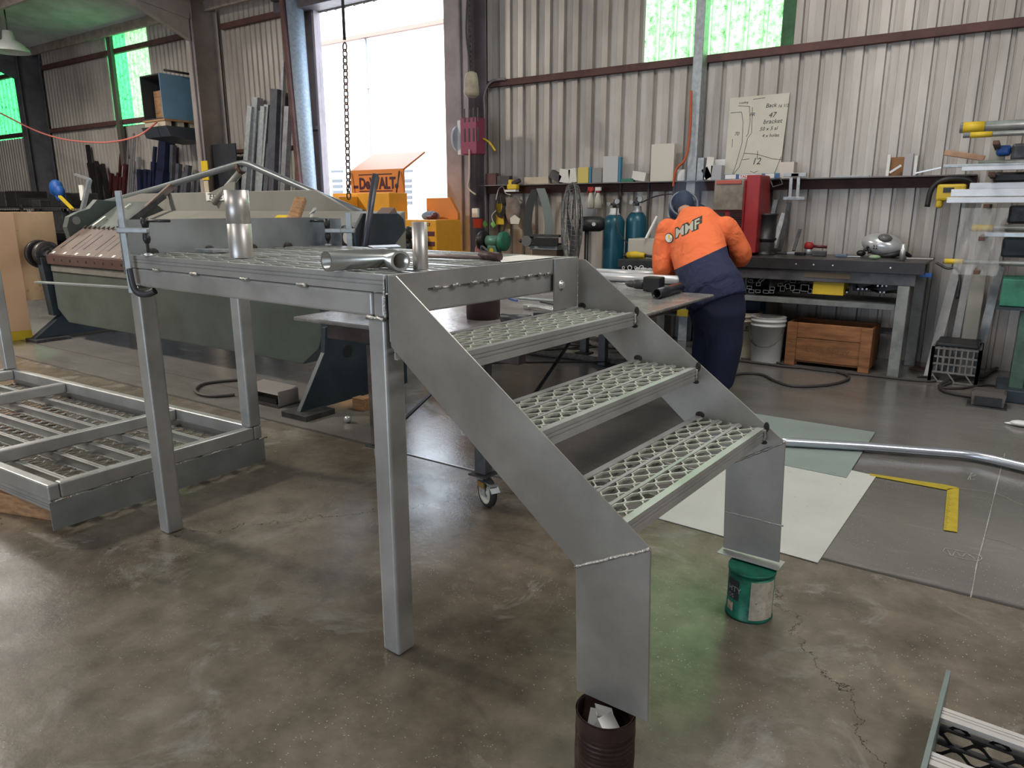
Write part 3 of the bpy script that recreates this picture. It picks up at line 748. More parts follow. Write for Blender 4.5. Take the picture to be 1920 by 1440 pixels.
# ------------------------------------------------------------------ upturned platform on the floor, left
up = thing('upturned_platform', (-3.9, 1.9, 0), 'upturned aluminium platform frame lying on timber blocks at the left', 'platform frame')
A0 = zp(88, 912, .235); A1 = zp(490, 797, .235)
ey = (A1 - A0); W2 = ey.length; ey.normalize()
B1 = zp(30, 690, .235)
ex = (B1 - A1); L2 = ex.length; ex.normalize(); L2 += .05
def Q(a, b, z): p = A0 + ex * a + ey * b; return Vector((p.x, p.y, z))
ZT = .235
def qbox(mb, a0, a1, b0, b1, z0, z1, ex_=None):
    e = ex; f = ey
    vs = [Q(a, b, z) for a in (a0, a1) for b in (b0, b1) for z in (z0, z1)]
    vs = [Vector((v.x, v.y, z)) for v, z in zip(vs, [z0, z1] * 4)]
    mb.add(vs, [(0, 2, 3, 1), (4, 5, 7, 6), (0, 1, 5, 4), (2, 6, 7, 3), (0, 4, 6, 2), (1, 3, 7, 5)] if e.cross(f).z < 0 else [(0, 1, 3, 2), (4, 6, 7, 5), (0, 4, 5, 1), (2, 3, 7, 6), (0, 2, 6, 4), (1, 5, 7, 3)])
    return mb
for b0 in (0, W2 - .05): qbox(MB(), 0, L2, b0, b0 + .05, ZT - .075, ZT).build('side_beam', M_ALU, up, bevel=.009, seg=3)
qbox(MB(), 0, .05, .051, W2 - .051, ZT - .075, ZT).build('end_beam', M_ALU, up, bevel=.009, seg=3)
x1 = (zp(320, 765, ZT) - A0).dot(ex); x2 = (zp(118, 716, ZT) - A0).dot(ex)
for a in (x1, x2, x2 + .75, L2 - .03):
    if a < L2: qbox(MB(), a, a + .05, .051, W2 - .051, ZT - .072, ZT - .001).build('cross_beam', M_ALU, up, bevel=.009, seg=3)
for k in range(6):
    f1, m1 = MB(), MB(); pw2 = (W2 - .02) / 6
    plank(f1, m1, Q(.01, .01 + pw2 * k, 0), ex * (L2 - .03), ey * (pw2 - .003), .158, bands=1, strands=3, pitch=.09)
    # the planks lie face down
    for mbx in (f1, m1):
        for v in mbx.v: v.z = (.158 + .108) - v.z
    for f in f1.f: f.reverse()
    for f in m1.f: f.reverse()
    d = f1.build('deck_plank', M_ALU, up); m1.build('mesh', M_ALUB, d)
qbox(MB(), -.006, -.001, -.005, W2 + .005, .025, ZT - .077).build('kick_plate', MATS['kick_plate_alu'], up, bevel=.001)
for b0 in (.02, .28, .72, .98):
    mb = MB(); bead(mb, Q(-.004, b0 * W2, ZT - .076), Q(-.004, b0 * W2 + .05, ZT - .076), .005, 6); mb.build('weld', M_WELD, up)
for (a, b, h) in ((.0, W2 - .075, .92), (L2 - .075, W2 - .075, 1.0)):
    qbox(MB(), a, a + .075, b, b + .075, ZT + .001, ZT + h).build('leg', M_ALU, up, bevel=.010, seg=3)
def tblock(p, q, w, h, label):
    mb = MB(); mb.bar(p, q, w, h); solo('timber_block', mb, M_TIMBER, label, 'timber block', bevel=.004)
a_ = zp(92, 985, 0); tblock(a_ + Vector((-.02, .11, .05)), a_ + Vector((-.66, .05 - .14, .05)), .14, .10, 'brown timber block under the near corner of the upturned platform')
a_ = Q(2.0, .3, 0); tblock(Vector((a_.x, a_.y, .05)), Vector((a_.x + .05, a_.y + .7, .05)), .14, .10, 'timber block under the far end of the upturned platform')
# ------------------------------------------------------------------ peach boards
M_PEACH = mat('peach_board', (.80, .50, .30), .6, 0, var=.07, scale=1.5)
pb = thing('partition_board', (-9.0, 3.0, 0), 'peach painted board with a yellow kick strip at the left edge', 'board')
mb = MB(); mb.box(-9.0, -8.97, 1.6, 3.56, .10, 1.385); mb.build('panel', M_PEACH, pb, bevel=.003)
mb = MB(); mb.box(-9.0, -8.965, 1.6, 3.56, 0, .10); mb.build('kick_strip', M_YEL, pb, bevel=.002)
mb = MB(); mb.box(-9.03, -9.005, 3.3, 3.98, .42, 1.385); solo('backing_board', mb, mat('peach_board_worn', (.74, .49, .28), .6, 0, var=.1, scale=3, spots=((.42, .26, .06), 3, .58)), 'worn peach board standing behind the folding machine drum', 'board', bevel=.003)
# ------------------------------------------------------------------ steel stock against the far wall
M_BS = mat('black_bar', (.022, .018, .020), .5, .3, var=.3); M_MR = mat('maroon_bar', (.060, .012, .016), .5, .1, var=.2); M_NV = mat('navy_bar', (.010, .014, .045), .5, .1, var=.2)
M_LB = mat('pale_bar', (.34, .34, .36), .4, .5, var=.2); M_GB = mat('grey_bar', (.10, .10, .12), .5, .3, var=.2)
def stock(tops, m, name, label, group, Y=WY - .5):
    for k, (tx, ty, bx, w) in enumerate(tops):
        t = yp(tx, ty, WY - .05 - w * .5 - .035 * (k % 3))
        q = yp(tx + 1, ty, t.y).x - t.x
        lean = (bx - tx - (960 - tx) / 5850 * (380 - ty)) * q / max(.4, t.z - CAM_H) * t.z
        b2 = Vector((t.x + max(-.6, min(.6, lean)), t.y - .16 - .05 * (k % 4), .002))
        mb = MB(); mb.bar(b2, t, w, w * .8, up=YA); solo(name, mb, m, label, 'steel bar', group)
stock([(164, 272, 186, .07), (168, 305, 200, .09), (180, 303, 212, .08), (183, 307, 206, .06), (192, 308, 222, .08), (174, 306, 196, .08)], M_BS, 'steel_bar', 'black steel bar leaning in the leftmost bundle against the far wall', 'black bars against the far wall')
stock([(210, 325, 205, .07), (218, 330, 222, .09), (223, 324, 224, .07), (227, 288, 232, .05), (237, 308, 236, .09), (228, 332, 230, .07)], M_MR, 'steel_bar', 'maroon steel bar leaning between the black and the navy bundles', 'maroon bars against the far wall')
stock([(264, 318, 270, .12), (275, 318, 282, .10), (285, 321, 287, .10), (291, 275, 295, .06), (290, 304, 293, .11), (303, 256, 300, .07), (312, 260, 316, .16), (308, 322, 310, .22)], M_NV, 'steel_bar', 'navy steel bar leaning below the blue wall cabinet', 'navy bars against the far wall')
stock([(240, 258, 244, .03), (251, 250, 252, .03), (254, 256, 257, .025), (246, 298, 250, .06), (260, 294, 264, .06), (256, 325, 256, .05)], M_LB, 'steel_bar', 'thin pale steel bar leaning beside the navy bundle', 'pale bars against the far wall')
stock([(325, 272, 326, .09), (336, 307, 337, .09), (354, 310, 354, .09), (347, 322, 347, .08), (365, 325, 366, .06), (314, 320, 318, .05), (322, 336, 322, .03), (376, 322, 376, .06)], M_GB, 'steel_bar', 'grey steel bar leaning left of the portal column', 'grey bars against the far wall')
stock([(483, 183, 476, .13), (496, 200, 495, .10), (472, 200, 470, .11), (503, 197, 503, .10), (490, 208, 487, .06)], M_GALV, 'zinc_purlin', 'zinc steel section leaning left of the brown post', 'zinc sections by the brown post')
stock([(520, 168, 519, .16), (513, 196, 512, .09), (508, 270, 508, .10), (527, 285, 527, .07), (500, 300, 505, .08), (468, 280, 466, .06)], M_GB, 'zinc_purlin', 'grey steel section leaning right of the zinc sections', 'grey sections by the brown post')
stock([(532, 115, 531, .06), (541, 200, 541, .10)], M_LB, 'pale_pole', 'tall pale pole leaning against the brown post', 'pale poles by the brown post')
a_, b_ = yp(398, 272, WY - .35), yp(443, 275, WY - .35)
mb = MB(); mb.box(a_.x, b_.x, WY - .37, WY - .35, .002, a_.z); solo('steel_sheet', mb, mat('sheet_slate', (.045, .05, .06), .5, .4, var=.15), 'dark steel sheet standing right of the portal column', 'steel sheet')
def yel():
    a_, b_ = yp(378, 302, WY - .55), yp(390, 380, WY - .55)
    t = thing('sign_strip', (a_.x, WY - .55, 1.2), 'yellow sign strip fixed on the portal column foot', 'sign')
    mb = MB(); mb.box(a_.x, a_.x + .17, WY - .57, WY - .55, b_.z + .35, a_.z); mb.build('panel', M_YEL, t, bevel=.004)
    mb = MB(); mb.box(a_.x + .02, a_.x + .14, WY - .565, WY - .555, .9, b_.z + .34); mb.build('stake', M_CARD, t)
yel()
# blue cabinet high on the portal column
bc = thing('wall_cabinet', (-11.8, 7.2, 2.8), 'blue cabinet on a pallet high on the portal column, open at its left side', 'cabinet')
ca, cb = xp(297, 137, -11.46), xp(369, 229, -11.46)
zt_, zb_ = 3.50, 2.79; y0_, y1_ = ca.y, cb.y
mb = MB()
mb.box(-12.05, -11.47, y0_ + .02, y1_, zb_ + .03, zb_ + .05); mb.box(-12.05, -11.47, y0_ + .02, y1_, zt_ - .02, zt_); mb.box(-12.05, -11.47, y1_ - .02, y1_, zb_ + .05, zt_ - .02); mb.box(-12.05, -12.03, y0_ + .02, y1_ - .02, zb_ + .05, zt_ - .02)
mb.build('body', mat('cabinet_dark', (.03, .035, .04), .6), bc)
mb = MB(); mb.box(-11.468, -11.45, y0_, y1_, zb_ + .03, zt_); mb.build('side_panel', mat('cabinet_blue', (.15, .29, .43), .5, 0, var=.08, scale=3), bc, bevel=.003)
mb = MB(); mb.box(-12.0, -11.6, y0_ + .2, y1_ - .1, zb_ + .05, zb_ + .5); mb.build('timber_stack', M_TIMBER, bc)
mb = MB()
mb.box(-12.07, -11.43, y0_, y1_ + .02, zb_, zb_ + .028)
mb.build('pallet_deck', M_TIMBER, bc)
for yy in (y0_ + .02, (y0_ + y1_) / 2 - .05, y1_ - .12):
    mb = MB(); mb.box(-12.05, -11.45, yy, yy + .10, zb_ - .08, zb_ - .001); mb.build('pallet_block', M_CARD, bc)
mb = MB(); mb.prism([(-12.1, y0_ - .02, zb_ - .082), (-12.1, y1_ + .12, zb_ - .082), (-12.1, y1_ + .12, zb_ - .30), (-12.1, y0_ + .05, zb_ - .24)], (.72, 0, 0)); mb.build('shelf_tray', mat('tray_slate', (.06, .07, .09), .5, .3), bc, bevel=.004)
mb = MB(); mb.tube([xp(307, 131, -11.44), xp(387, 144, -11.3)], .018, 8); mb.build('tie_rod', M_BS, bc)
# red line strung across
mb = MB(); p0_ = yp(-25, 205, 6.6); p1_ = Vector((-11.62, y0_ - .02, zb_ - .02)); mid = [yp(x, y, 6.6) for x, y in ((0, 212), (60, 242), (110, 259), (160, 266), (210, 266), (260, 254))]
mb.tube(smooth_path([p0_] + mid + [p1_], 5), .014, 6); solo('air_line', mb, mat('salmon_line', (.75, .22, .18), .5), 'salmon red air line sagging across the left wall up to the blue cabinet', 'air line')
# high-bay lamp
lp = yp(18, 84, 6.2)
t = thing('bay_lamp', lp, 'pale round bay lamp under the roof at the upper left corner', 'lamp')
mb = MB(); mb.lathe(lp + Z * -.12, [(.30, 0), (.29, .05), (.20, .14), (.10, .20), (.08, .34), (.001, .35)], 28, cap=False); mb.build('reflector', mat('lamp_enamel', (.55, .56, .54), .4), t)
mb = MB(); mb.tube([lp + Z * .23, Vector((lp.x, lp.y, roofz(lp.y) - .02))], .012, 6); mb.build('stem', M_STEEL, t)
# dark clutter shelf at the far left: shelving with cases
sh = thing('steel_shelving', (-14.5, 6.6, 0), 'low dark shelving full of black cases behind the peach board', 'shelving')
for z in (.5, 1.0, 1.42):
    mb = MB(); mb.box(-17.2, -13.4, 6.2, 7.0, z, z + .03); mb.build('shelf', M_STEEL, sh)
for x in (-17.2, -15.3, -13.45):
    for y in (6.2, 6.96):
        mb = MB(); mb.box(x, x + .04, y, y + .04, 0, 1.5); mb.build('upright', M_STEEL, sh)
random.seed(5); xx = -17.1; k = 0
for z in (.53, 1.03, 1.45):
    xx = -17.1
    while xx < -13.8:
        wd = random.uniform(.3, .55); hg = random.uniform(.15, .38) if z < 1.4 else random.uniform(.1, .3)
        mb = MB(); mb.box(xx, xx + wd - .04, 6.25, 6.8, z + .002, z + hg); k += 1
        solo('tool_case', mb, [M_BLACK, M_STEEL, M_BS][k % 3], 'black tool case on the dark shelving behind the peach board', 'case', 'black cases on the dark shelving', bevel=.01)
        xx += wd
bb = yp(106, 355, 6.0)
mb = MB()
for q in ((0, 0, .03, .13), (-.10, .02, -.02, .10), (.09, 0, -.03, .10), (.02, .03, -.11, .09)): mb.ball(bb + Vector(q[:3]), q[3], q[3] * .8, q[3], 10)
solo('blue_bag', mb, M_BLUE, 'crumpled blue bag hanging above the peach board', 'bag')
a_, b_ = yp(112, 368, 5.9), yp(136, 392, 5.9)
mb = MB(); mb.bar(a_, b_, .05, .03); solo('spirit_level', mb, M_YEL, 'yellow spirit level leaning below the blue bag', 'spirit level')
a_, b_, c_ = yp(141, 327, 5.2), yp(168, 336, 5.2), yp(153, 400, 5.2)
mb = MB(); mb.bar(a_, b_, .03, .03); mb.bar(b_, c_ + (c_ - b_) * .1, .05, .05); solo('angle_bracket', mb, M_GALV, 'pale bent bracket standing left of the folding machine hood', 'bracket')
a_ = yp(151, 358, 5.25); mb = MB(); mb.box(a_.x - .04, a_.x + .06, 5.25, 5.27, a_.z - .13, a_.z + .08); solo('hanging_tag', mb, M_PAPER, 'white tag hanging from the pale bent bracket', 'tag')
# ------------------------------------------------------------------ welding tables behind the stair
TZ = .84
M_TT = mat('table_plate', (.34, .33, .33), .26, .5, var=.2, scale=5, rvar=.12, bump=.15, bscale=30)
M_TE = mat('table_frame', (.085, .062, .06), .6, .3, var=.3, scale=8)
M_TL = mat('table_leg', (.10, .10, .11), .5, .4, var=.3, scale=8)
tb = thing('welding_table', (-2.5, 3.7, 0), 'long steel welding table on castors behind the stair where the welder leans', 'welding table')
mb = MB(); mb.box(-3.23, -1.66, 2.58, 4.92, TZ - .022, TZ); mb.build('table_top', M_TT, tb, bevel=.008)
for a in ((-3.05, -1.78, 2.66, 2.72), (-3.05, -2.99, 2.72, 4.78), (-1.84, -1.78, 2.72, 4.78)):
    mb = MB(); mb.box(a[0], a[1], a[2], a[3], TZ - (.115 if a[2] < 2.7 else .08 if a[0] > -2 else .05), TZ - .023); mb.build('rail', M_TE, tb, bevel=.004)
CZ = .165
def castor(x, y, ang, brake=False):
    g = MB(); g.box(x - .055, x + .055, y - .055, y + .055, CZ - .008, CZ); pl = g.build('castor_plate', M_STEEL, tb, bevel=.002)
    d = Vector((math.cos(ang), math.sin(ang), 0)); n = Vector((-d.y, d.x, 0)); hub = Vector((x, y, .078)) + d * .035
    g = MB(); g.lathe((x, y, CZ - .03), [(.03, 0), (.034, .02)], 20)
    for s in (-1, 1):
        g.prism([Vector((x, y, CZ - .03)) + n * s * .026 + d * a + Z * b for a, b in ((-.035, 0), (.045, 0), (.058, -.075), (.015, -.075))], n * .003)
    g.build('fork', M_GALV, pl, bevel=.001)
    g = MB(); g.lathe(hub - n * .018, [(.058, 0), (.070, .002), (.076, .009), (.078, .018), (.076, .027), (.070, .034), (.058, .036)], 36, n, cap=False); g.build('tyre', M_RUBBER, pl)
    g = MB(); g.lathe(hub - n * .017, [(.016, -.004), (.018, 0), (.022, .006), (.05, .008), (.058, 0), (.0585, .034), (.05, .026), (.022, .028), (.018, .034), (.016, .038)], 30, n); 
    g.build('wheel', mat('castor_cream', (.60, .58, .50), .45), pl)
    if brake:
        g = MB(); c = Vector((x, y, CZ - .035)) + d * .075
        g.obox(c, d, n, Z, .035, .02, .003); g.obox(c + d * .03 - Z * .018, (d - Z).normalized(), n, (d + Z).normalized(), .022, .024, .003)
        g.build('brake_pedal', M_GALV, pl, bevel=.001)
        g = MB(); g.obox(Vector((x, y, CZ - .045)) + n * -.034 + d * .03, d, n, Z, .03, .003, .014); g.build('brake_lever', mat('brass_zinc', (.42, .25, .07), .4, .7), pl)
for k, (x, y) in enumerate(((-2.72, 2.69), (-1.985, 2.66))):
    mb = MB(); mb.box(x - .032, x + .032, y - .032, y + .032, CZ + .001, TZ - .117); mb.build('leg', M_TL if k != 0 else mat('leg_rusty', (.14, .11, .10), .5, .5, var=.4, scale=10), tb, bevel=.004)
    castor(x, y, (R(-35), R(-25), R(200), R(30))[k], k == 1)
for a, b in (((-2.70, 2.72, .20), (-3.15, 4.9, .72)), ((-2.0, 2.72, .70), (-2.94, 5.83, .05)), ((-2.0, 2.72, .20), (-2.94, 5.83, .74))):
    mb = MB(); mb.bar(a, b, .020, .010); mb.build('brace', M_BLACK, tb)
t2 = tb
mb = MB(); mb.box(-3.55, -2.06, 4.95, 6.45, TZ - .022, TZ); mb.build('table_top', M_TT, t2, bevel=.006)
for a in ((-3.45, -2.12, 6.32, 6.38), (-2.18, -2.12, 5.08, 6.32), (-3.45, -3.39, 5.08, 6.32)):
    mb = MB(); mb.box(a[0], a[1], a[2], a[3], TZ - .12, TZ - .023); mb.build('rail', mat('rail_blue', (.06, .075, .10), .5, .3, var=.2), t2, bevel=.004)
for x, y in ((-2.17, 6.30), (-3.42, 6.30), (-2.98, 5.85)):
    mb = MB(); mb.box(x - .035, x + .035, y - .035, y + .035, .012, TZ - (.121 if (x, y) != (-2.98, 5.85) else .023)); mb.build('leg', M_TL, t2, bevel=.003)
    mb = MB(); mb.box(x - .07, x + .07, y - .07, y + .07, 0, .011); mb.build('foot_pad', M_STEEL, t2)
mb = MB(); c_ = yp(1279, 588, 5.00)
mb.box(c_.x - .04, c_.x + .04, 5.0, 5.01, c_.z - .02, c_.z + .03); mb.build('sticker', M_YEL, t2)
# stout brown tube standing on the table under the deck
c_ = zp(898, 605, TZ)
c_ = Vector((-2.32, 3.12, TZ))
mb = MB(); mb.lathe(c_, [(.092, 0), (.092, 1.109 - TZ)], 36); solo('prop_tube', mb, mat('prop_brown', (.035, .012, .014), .6, 0, var=.2), 'dark brown tube on the welding table propping the platform', 'tube')
# things on the tables
def on(px, py, z=TZ): return zp(px, py, z)
def tool(name, px, py, l, w, h, rz, m, label, cat, group=None, z=TZ):
    p = on(px, py, z); mb = MB(); a = Vector((math.cos(rz), math.sin(rz), 0)); mb.obox(p + Z * (h / 2 + .001), a, Vector((-a.y, a.x, 0)), Z, l / 2, w / 2, h / 2)
    return solo(name, mb, m, label, cat, group, bevel=min(w, h) * .25)
for k, (px, py, l, rz, r) in enumerate(((940, 604, .16, .3, .022), (1000, 598, .20, .5, .018), (1038, 590, .16, .4, .018))):
    p = on(px, py); a = Vector((math.cos(rz), math.sin(rz), 0)); mb = MB(); mb.pipe([p + Z * (r + .001), p + a * l + Z * (r + .001)], r, r * .8, 16)
    solo('pipe_offcut', mb, M_STEEL, ['short black pipe offcut lying beside the brown prop tube', 'black pipe offcut lying right of the prop tube, longest of three', 'black pipe offcut nearest the far flange on the welding table'][k], 'pipe offcut')
p = on(1010, 582)
t = thing('grip_pliers', p, 'chrome locking pliers lying on the welding table below the deck edge', 'pliers')
for s in (-1, 1):
    mb = MB(); mb.tube(smooth_path([p + Vector((-.06, .02 * s, .018)), p + Vector((0, .014 * s, .02)), p + Vector((.05, .02 * s, .018)), p + Vector((.12, .03 * s, .014))], 4), .009, 8); mb.build('handle', M_ALUB, t)
mb = MB(); mb.obox(p + Vector((-.075, 0, .018)), XA, YA, Z, .025, .02, .012); mb.build('jaw', M_ALUB, t, bevel=.004)
tool('flat_bar', 1010, 563, .30, .05, .01, 0.0, M_GALV, 'pale flat bar on the welding table seen under the deck beam', 'flat bar')
tool('flat_bar', 1030, 570, .22, .02, .01, -.5, M_STEEL, 'thin dark bar on the welding table left of the far flange', 'flat bar')
tool('pencil_rod', 962, 563, .12, .012, .008, -.5, M_BLUE, 'small blue rod on the welding table under the deck beam', 'rod')
# wrapped white tubes, drill, tubes at the far side
for k, (px, py, l, r, rz) in enumerate(((1138, 517, .62, .030, .04), (1140, 528, .78, .036, .10))):
    p = on(px, py); a = Vector((math.cos(rz), math.sin(rz), 0)); mb = MB(); mb.pipe([p + Z * (r + .001) + a * -.1, p + a * l + Z * (r + .001)], r, r * .85, 18)
    solo('white_tube', mb, mat('wrapped_tube', (.62, .63, .66), .35, .3), ['white wrapped tube lying at the far side of the table', 'white wrapped tube lying nearer the drill'][k], 'tube')
p = on(1215, 514); mb = MB()
for k in range(7): mb.ball(p + Vector((-.10 + .04 * k, .02 * math.sin(k * 2), .03)), .035, .03, .028, 8)
solo('work_glove', mb, mat('glove_grey', (.42, .42, .42), .8), 'grey crumpled work gloves on the white tube near the welder', 'glove')
p = on(1213, 546)
t = thing('cordless_drill', p, 'black cordless drill lying on its side next to the welder elbow', 'drill')
mb = MB(); mb.obox(p + Vector((.05, .0, .055)), XA, YA, Z, .065, .05, .052); mb.build('battery', M_BLACK, t, bevel=.01)
mb = MB(); mb.lathe(p + Vector((-.02, 0, .045)), [(.03, 0), (.034, .01), (.034, .06), (.03, .08), (.024, .082), (.026, .10), (.022, .13), (.008, .15)], 18, -XA); mb.build('chuck', M_STEEL, t)
mb = MB(); mb.tube([p + Vector((-.16, 0, .045)), p + Vector((-.25, 0, .045))], .004, 6); mb.build('drill_bit', M_ALUB, t)
p = on(1243, 556)
mb = MB(); mb.pipe([p + Vector((.02, -.16, .036)), p + Vector((.0, .30, .036))], .034, .027, 24); solo('black_pipe', mb, mat('pipe_painted', (.03, .03, .04), .35, .3), 'black pipe with a bright cut end lying under the welder forearm', 'pipe')
# hoses on the floor behind the table
M_HOSE = mat('sheathed_hose', (.10, .09, .085), .7, 0, var=.3, scale=30)
def floor_tube(name, px, r, m, label, cat, n=8, lift=0, dz=None):
    P = [zp(x, y, r + lift) for x, y in px]; mb = MB(); mb.tube(smooth_path(P, n), r, 8)
    return solo(name, mb, m, label, cat)
floor_tube('welding_hose', ((975, 655), (1010, 662), (1070, 668), (1130, 676), (1200, 680)), .030, M_HOSE, 'thick sheathed hose on the floor behind the first tread, nearer one', 'hose')
floor_tube('welding_hose', ((1000, 648), (1040, 640), (1085, 638), (1130, 648), (1180, 650)), .028, M_HOSE, 'thick sheathed hose arching on the floor behind the first tread, farther one', 'hose')
floor_tube('thin_wire', ((985, 658), (1040, 655), (1085, 650), (1080, 643), (1045, 641), (1035, 648), (1075, 654), (1120, 650)), .005, M_CABLE, 'thin looped wire on the floor between the two thick hoses', 'wire')
# ------------------------------------------------------------------ right-hand wall: shelf, bench, bottles and tools
def wbox(name, x0, y0, x1, y1, Y, dep, m, label, cat, group=None, bevel=.003, parent=None, tilt=0):
    """box whose front face stands at Y, spanning the given edges as surveyed"""
    xm, ym = (x0 + x1) / 2, (y0 + y1) / 2
    a, b, c, d = yp(x0, ym, Y), yp(x1, ym, Y), yp(xm, y0, Y), yp(xm, y1, Y)
    cx, cz = (a.x + b.x) / 2, (c.z + d.z) / 2; w, h = (b.x - a.x) / 2, (c.z - d.z) / 2
    ax = Vector((math.cos(tilt), 0, math.sin(tilt))); az = Vector((-math.sin(tilt), 0, math.cos(tilt)))
    mb = MB(); mb.obox((cx, Y + dep / 2, cz), ax, YA, az, w, dep / 2, h)
    if parent is not None: return mb.build(name, m, parent, bevel=bevel)
    return solo(name, mb, m, label, cat, group, bevel=bevel)
SZ = 1.70
sx0, sx1 = yp(900, 350, WY - .2).x, yp(1832, 330, WY - .2).x
sh = thing('wall_shelf', ((sx0 + sx1) / 2, WY - .1, SZ), 'long dark steel shelf running along the right-hand wall above the bench', 'shelf')
mb = MB(); mb.box(sx0, sx1, WY - .24, WY - .004, SZ - .012, SZ); mb.build('shelf_board', mat('shelf_steel', (.16, .15, .15), .5, .4, var=.25, scale=5), sh, bevel=.002)
mb = MB(); mb.box(sx0, sx1, WY - .06, WY - .004, SZ - .10, SZ - .013); mb.build('rail', M_BROWN, sh, bevel=.004)
for px in (1163, 1215, 1262, 1298):
    p = yp(px, 400, WY - .06); mb = MB(); mb.box(p.x - .012, p.x + .012, WY - .08, WY - .062, .95, SZ - .013); mb.build('upright', M_STEEL, sh)
Ys = WY - .20
# things on the shelf (left to right)
def leaner(name, x0, y0, x1, m, label, cat, Y=Ys, dep=.02, tilt=0):
    a, b, c = yp(x0, 330, Y), yp(x1, 330, Y), yp((x0 + x1) / 2, y0, Y); h = c.z - SZ
    cx = (a.x + b.x) / 2; w = (b.x - a.x) / 2
    if tilt: 
        h = max(.02, (h - 2 * w * abs(math.sin(tilt))) / math.cos(tilt)) 
    ax = Vector((math.cos(tilt), 0, math.sin(tilt))); az = Vector((-math.sin(tilt), .0, math.cos(tilt)))
    low = min((-ax * w - az * h / 2).z, (ax * w - az * h / 2).z)
    mb = MB(); mb.obox((cx, Y + dep / 2, SZ + .001 - low), ax, YA, az, w, dep / 2, h / 2)
    return solo(name, mb, m, label, cat, bevel=.002)
leaner('timber_strip', 983, 332, 1028, M_CARD, 'pale timber strip lying at the left end of the wall shelf', 'timber strip', dep=.08)
leaner('junk_tin', 910, 325, 930, M_BROWN, 'small dark tin at the far left end of the wall shelf', 'tin', dep=.06)
leaner('junk_tin', 932, 330, 955, M_STEEL, 'low dark box at the left end of the wall shelf, next to the tin', 'box', dep=.06)
leaner('grey_tin', 1030, 318, 1052, M_STEEL, 'dark grey folded tin tilted on the wall shelf', 'tin', dep=.08, tilt=-.5)
leaner('paper_folder', 1048, 316, 1068, M_PAPER, 'pale folder leaning right of the tilted grey tin', 'folder', dep=.03, tilt=-.12)
leaner('paper_folder', 1066, 315, 1080, M_PAPER, 'pale folder leaning against the yellow booklet', 'folder', dep=.03, tilt=.12)
leaner('yellow_booklet', 1083, 314, 1103, mat('pale_yellow', (.62, .50, .14), .6), 'yellow booklet standing on the wall shelf', 'booklet')
leaner('blue_booklet', 1104, 313, 1108, mat('teal_blue', (.06, .22, .34), .6), 'thin blue booklet beside the yellow one', 'booklet', dep=.03)
leaner('grey_booklet', 1110, 315, 1128, mat('mid_grey', (.26, .25, .24), .6), 'grey booklet right of the blue one', 'booklet')
leaner('white_binder', 1130, 293, 1158, mat('binder_white', (.50, .51, .52), .5), 'tall white binder standing on the wall shelf', 'binder', dep=.05)
leaner('blue_binder', 1159, 295, 1163, mat('teal_blue', (.06, .22, .34), .6), 'narrow blue binder spine beside the tall white binder', 'binder', dep=.05)
leaner('green_tray', 1164, 335, 1188, M_GREEN, 'low green tray on the wall shelf', 'tray', dep=.05)
leaner('white_carton', 1185, 320, 1210, M_PAPER, 'small white carton tilted on the wall shelf', 'carton', dep=.08, tilt=-.16)
leaner('white_board', 1219, 270, 1262, mat('board_white', (.62, .58, .52), .5), 'large white board sheet leaning above the shelf left of the zinc post', 'board')
leaner('switch_box', 1270, 318, 1283, M_WHITE, 'white switch box beside the red cable', 'switch box', dep=.05)
leaner('grey_cone', 1306, 296, 1318, M_GALV, 'grey metal funnel right of the zinc post on the shelf', 'funnel', dep=.08)
leaner('small_carton', 1322, 294, 1335, M_PAPER, 'small printed carton behind the grey parts on the shelf', 'carton', dep=.05, tilt=-.1)
leaner('grey_bracket', 1318, 312, 1331, M_STEEL, 'dark bracket on the shelf near the zinc post', 'bracket', dep=.05, tilt=.5)
leaner('filter_box', 1332, 310, 1352, mat('filter_grey', (.40, .40, .43), .5), 'grey upright box on the shelf above the welding machine', 'box', dep=.10)
leaner('white_sheet_pad', 1338, 299, 1358, M_WHITE, 'white pad leaning behind the grey upright box', 'pad', Y=Ys + .12)
leaner('pale_box', 1460, 304, 1487, mat('pink_white', (.62, .55, .50), .5), 'pale box at the right end of the sign strip on the shelf', 'box', dep=.12)
a_, b_ = yp(1358, 327, WY - .245), yp(1462, 325, WY - .245)
sg = thing('shelf_sign', (a_.x, WY - .25, SZ), 'blue and white lettered sign strip on the shelf edge above the red machine', 'sign')
mb = MB(); mb.box(a_.x, b_.x, WY - .250, WY - .243, SZ + .002, SZ + .050); mb.build('panel', mat('sign_blue', (.06, .13, .30), .5), sg)
c_ = yp(1390, 327, WY - .25); d_ = yp(1428, 326, WY - .25)
mb = MB(); mb.box(c_.x - .02, d_.x, WY - .253, WY - .2505, SZ + .006, SZ + .047); pn = mb.build('white_field', M_WHITE, sg)
e_ = yp(1435, 326, WY - .25); f_ = yp(1452, 326, WY - .25)
mb = MB(); mb.box(e_.x, f_.x, WY - .253, WY - .2505, SZ + .006, SZ + .047); mb.build('white_field', M_WHITE, sg)
e_ = yp(1360, 326, WY - .25); f_ = yp(1380, 326, WY - .25)
mb = MB(); mb.box(e_.x, f_.x, WY - .253, WY - .2505, SZ + .006, SZ + .047); mb.build('white_field', M_WHITE, sg)
text_mesh('TAL', .038, (c_.x - .01, WY - .2535, SZ + .013), XA, Z, M_RED, pn, bold=.0008); text_mesh('WELD', .038, (c_.x + .055, WY - .2535, SZ + .013), XA, Z, M_INK, pn, bold=.0008)
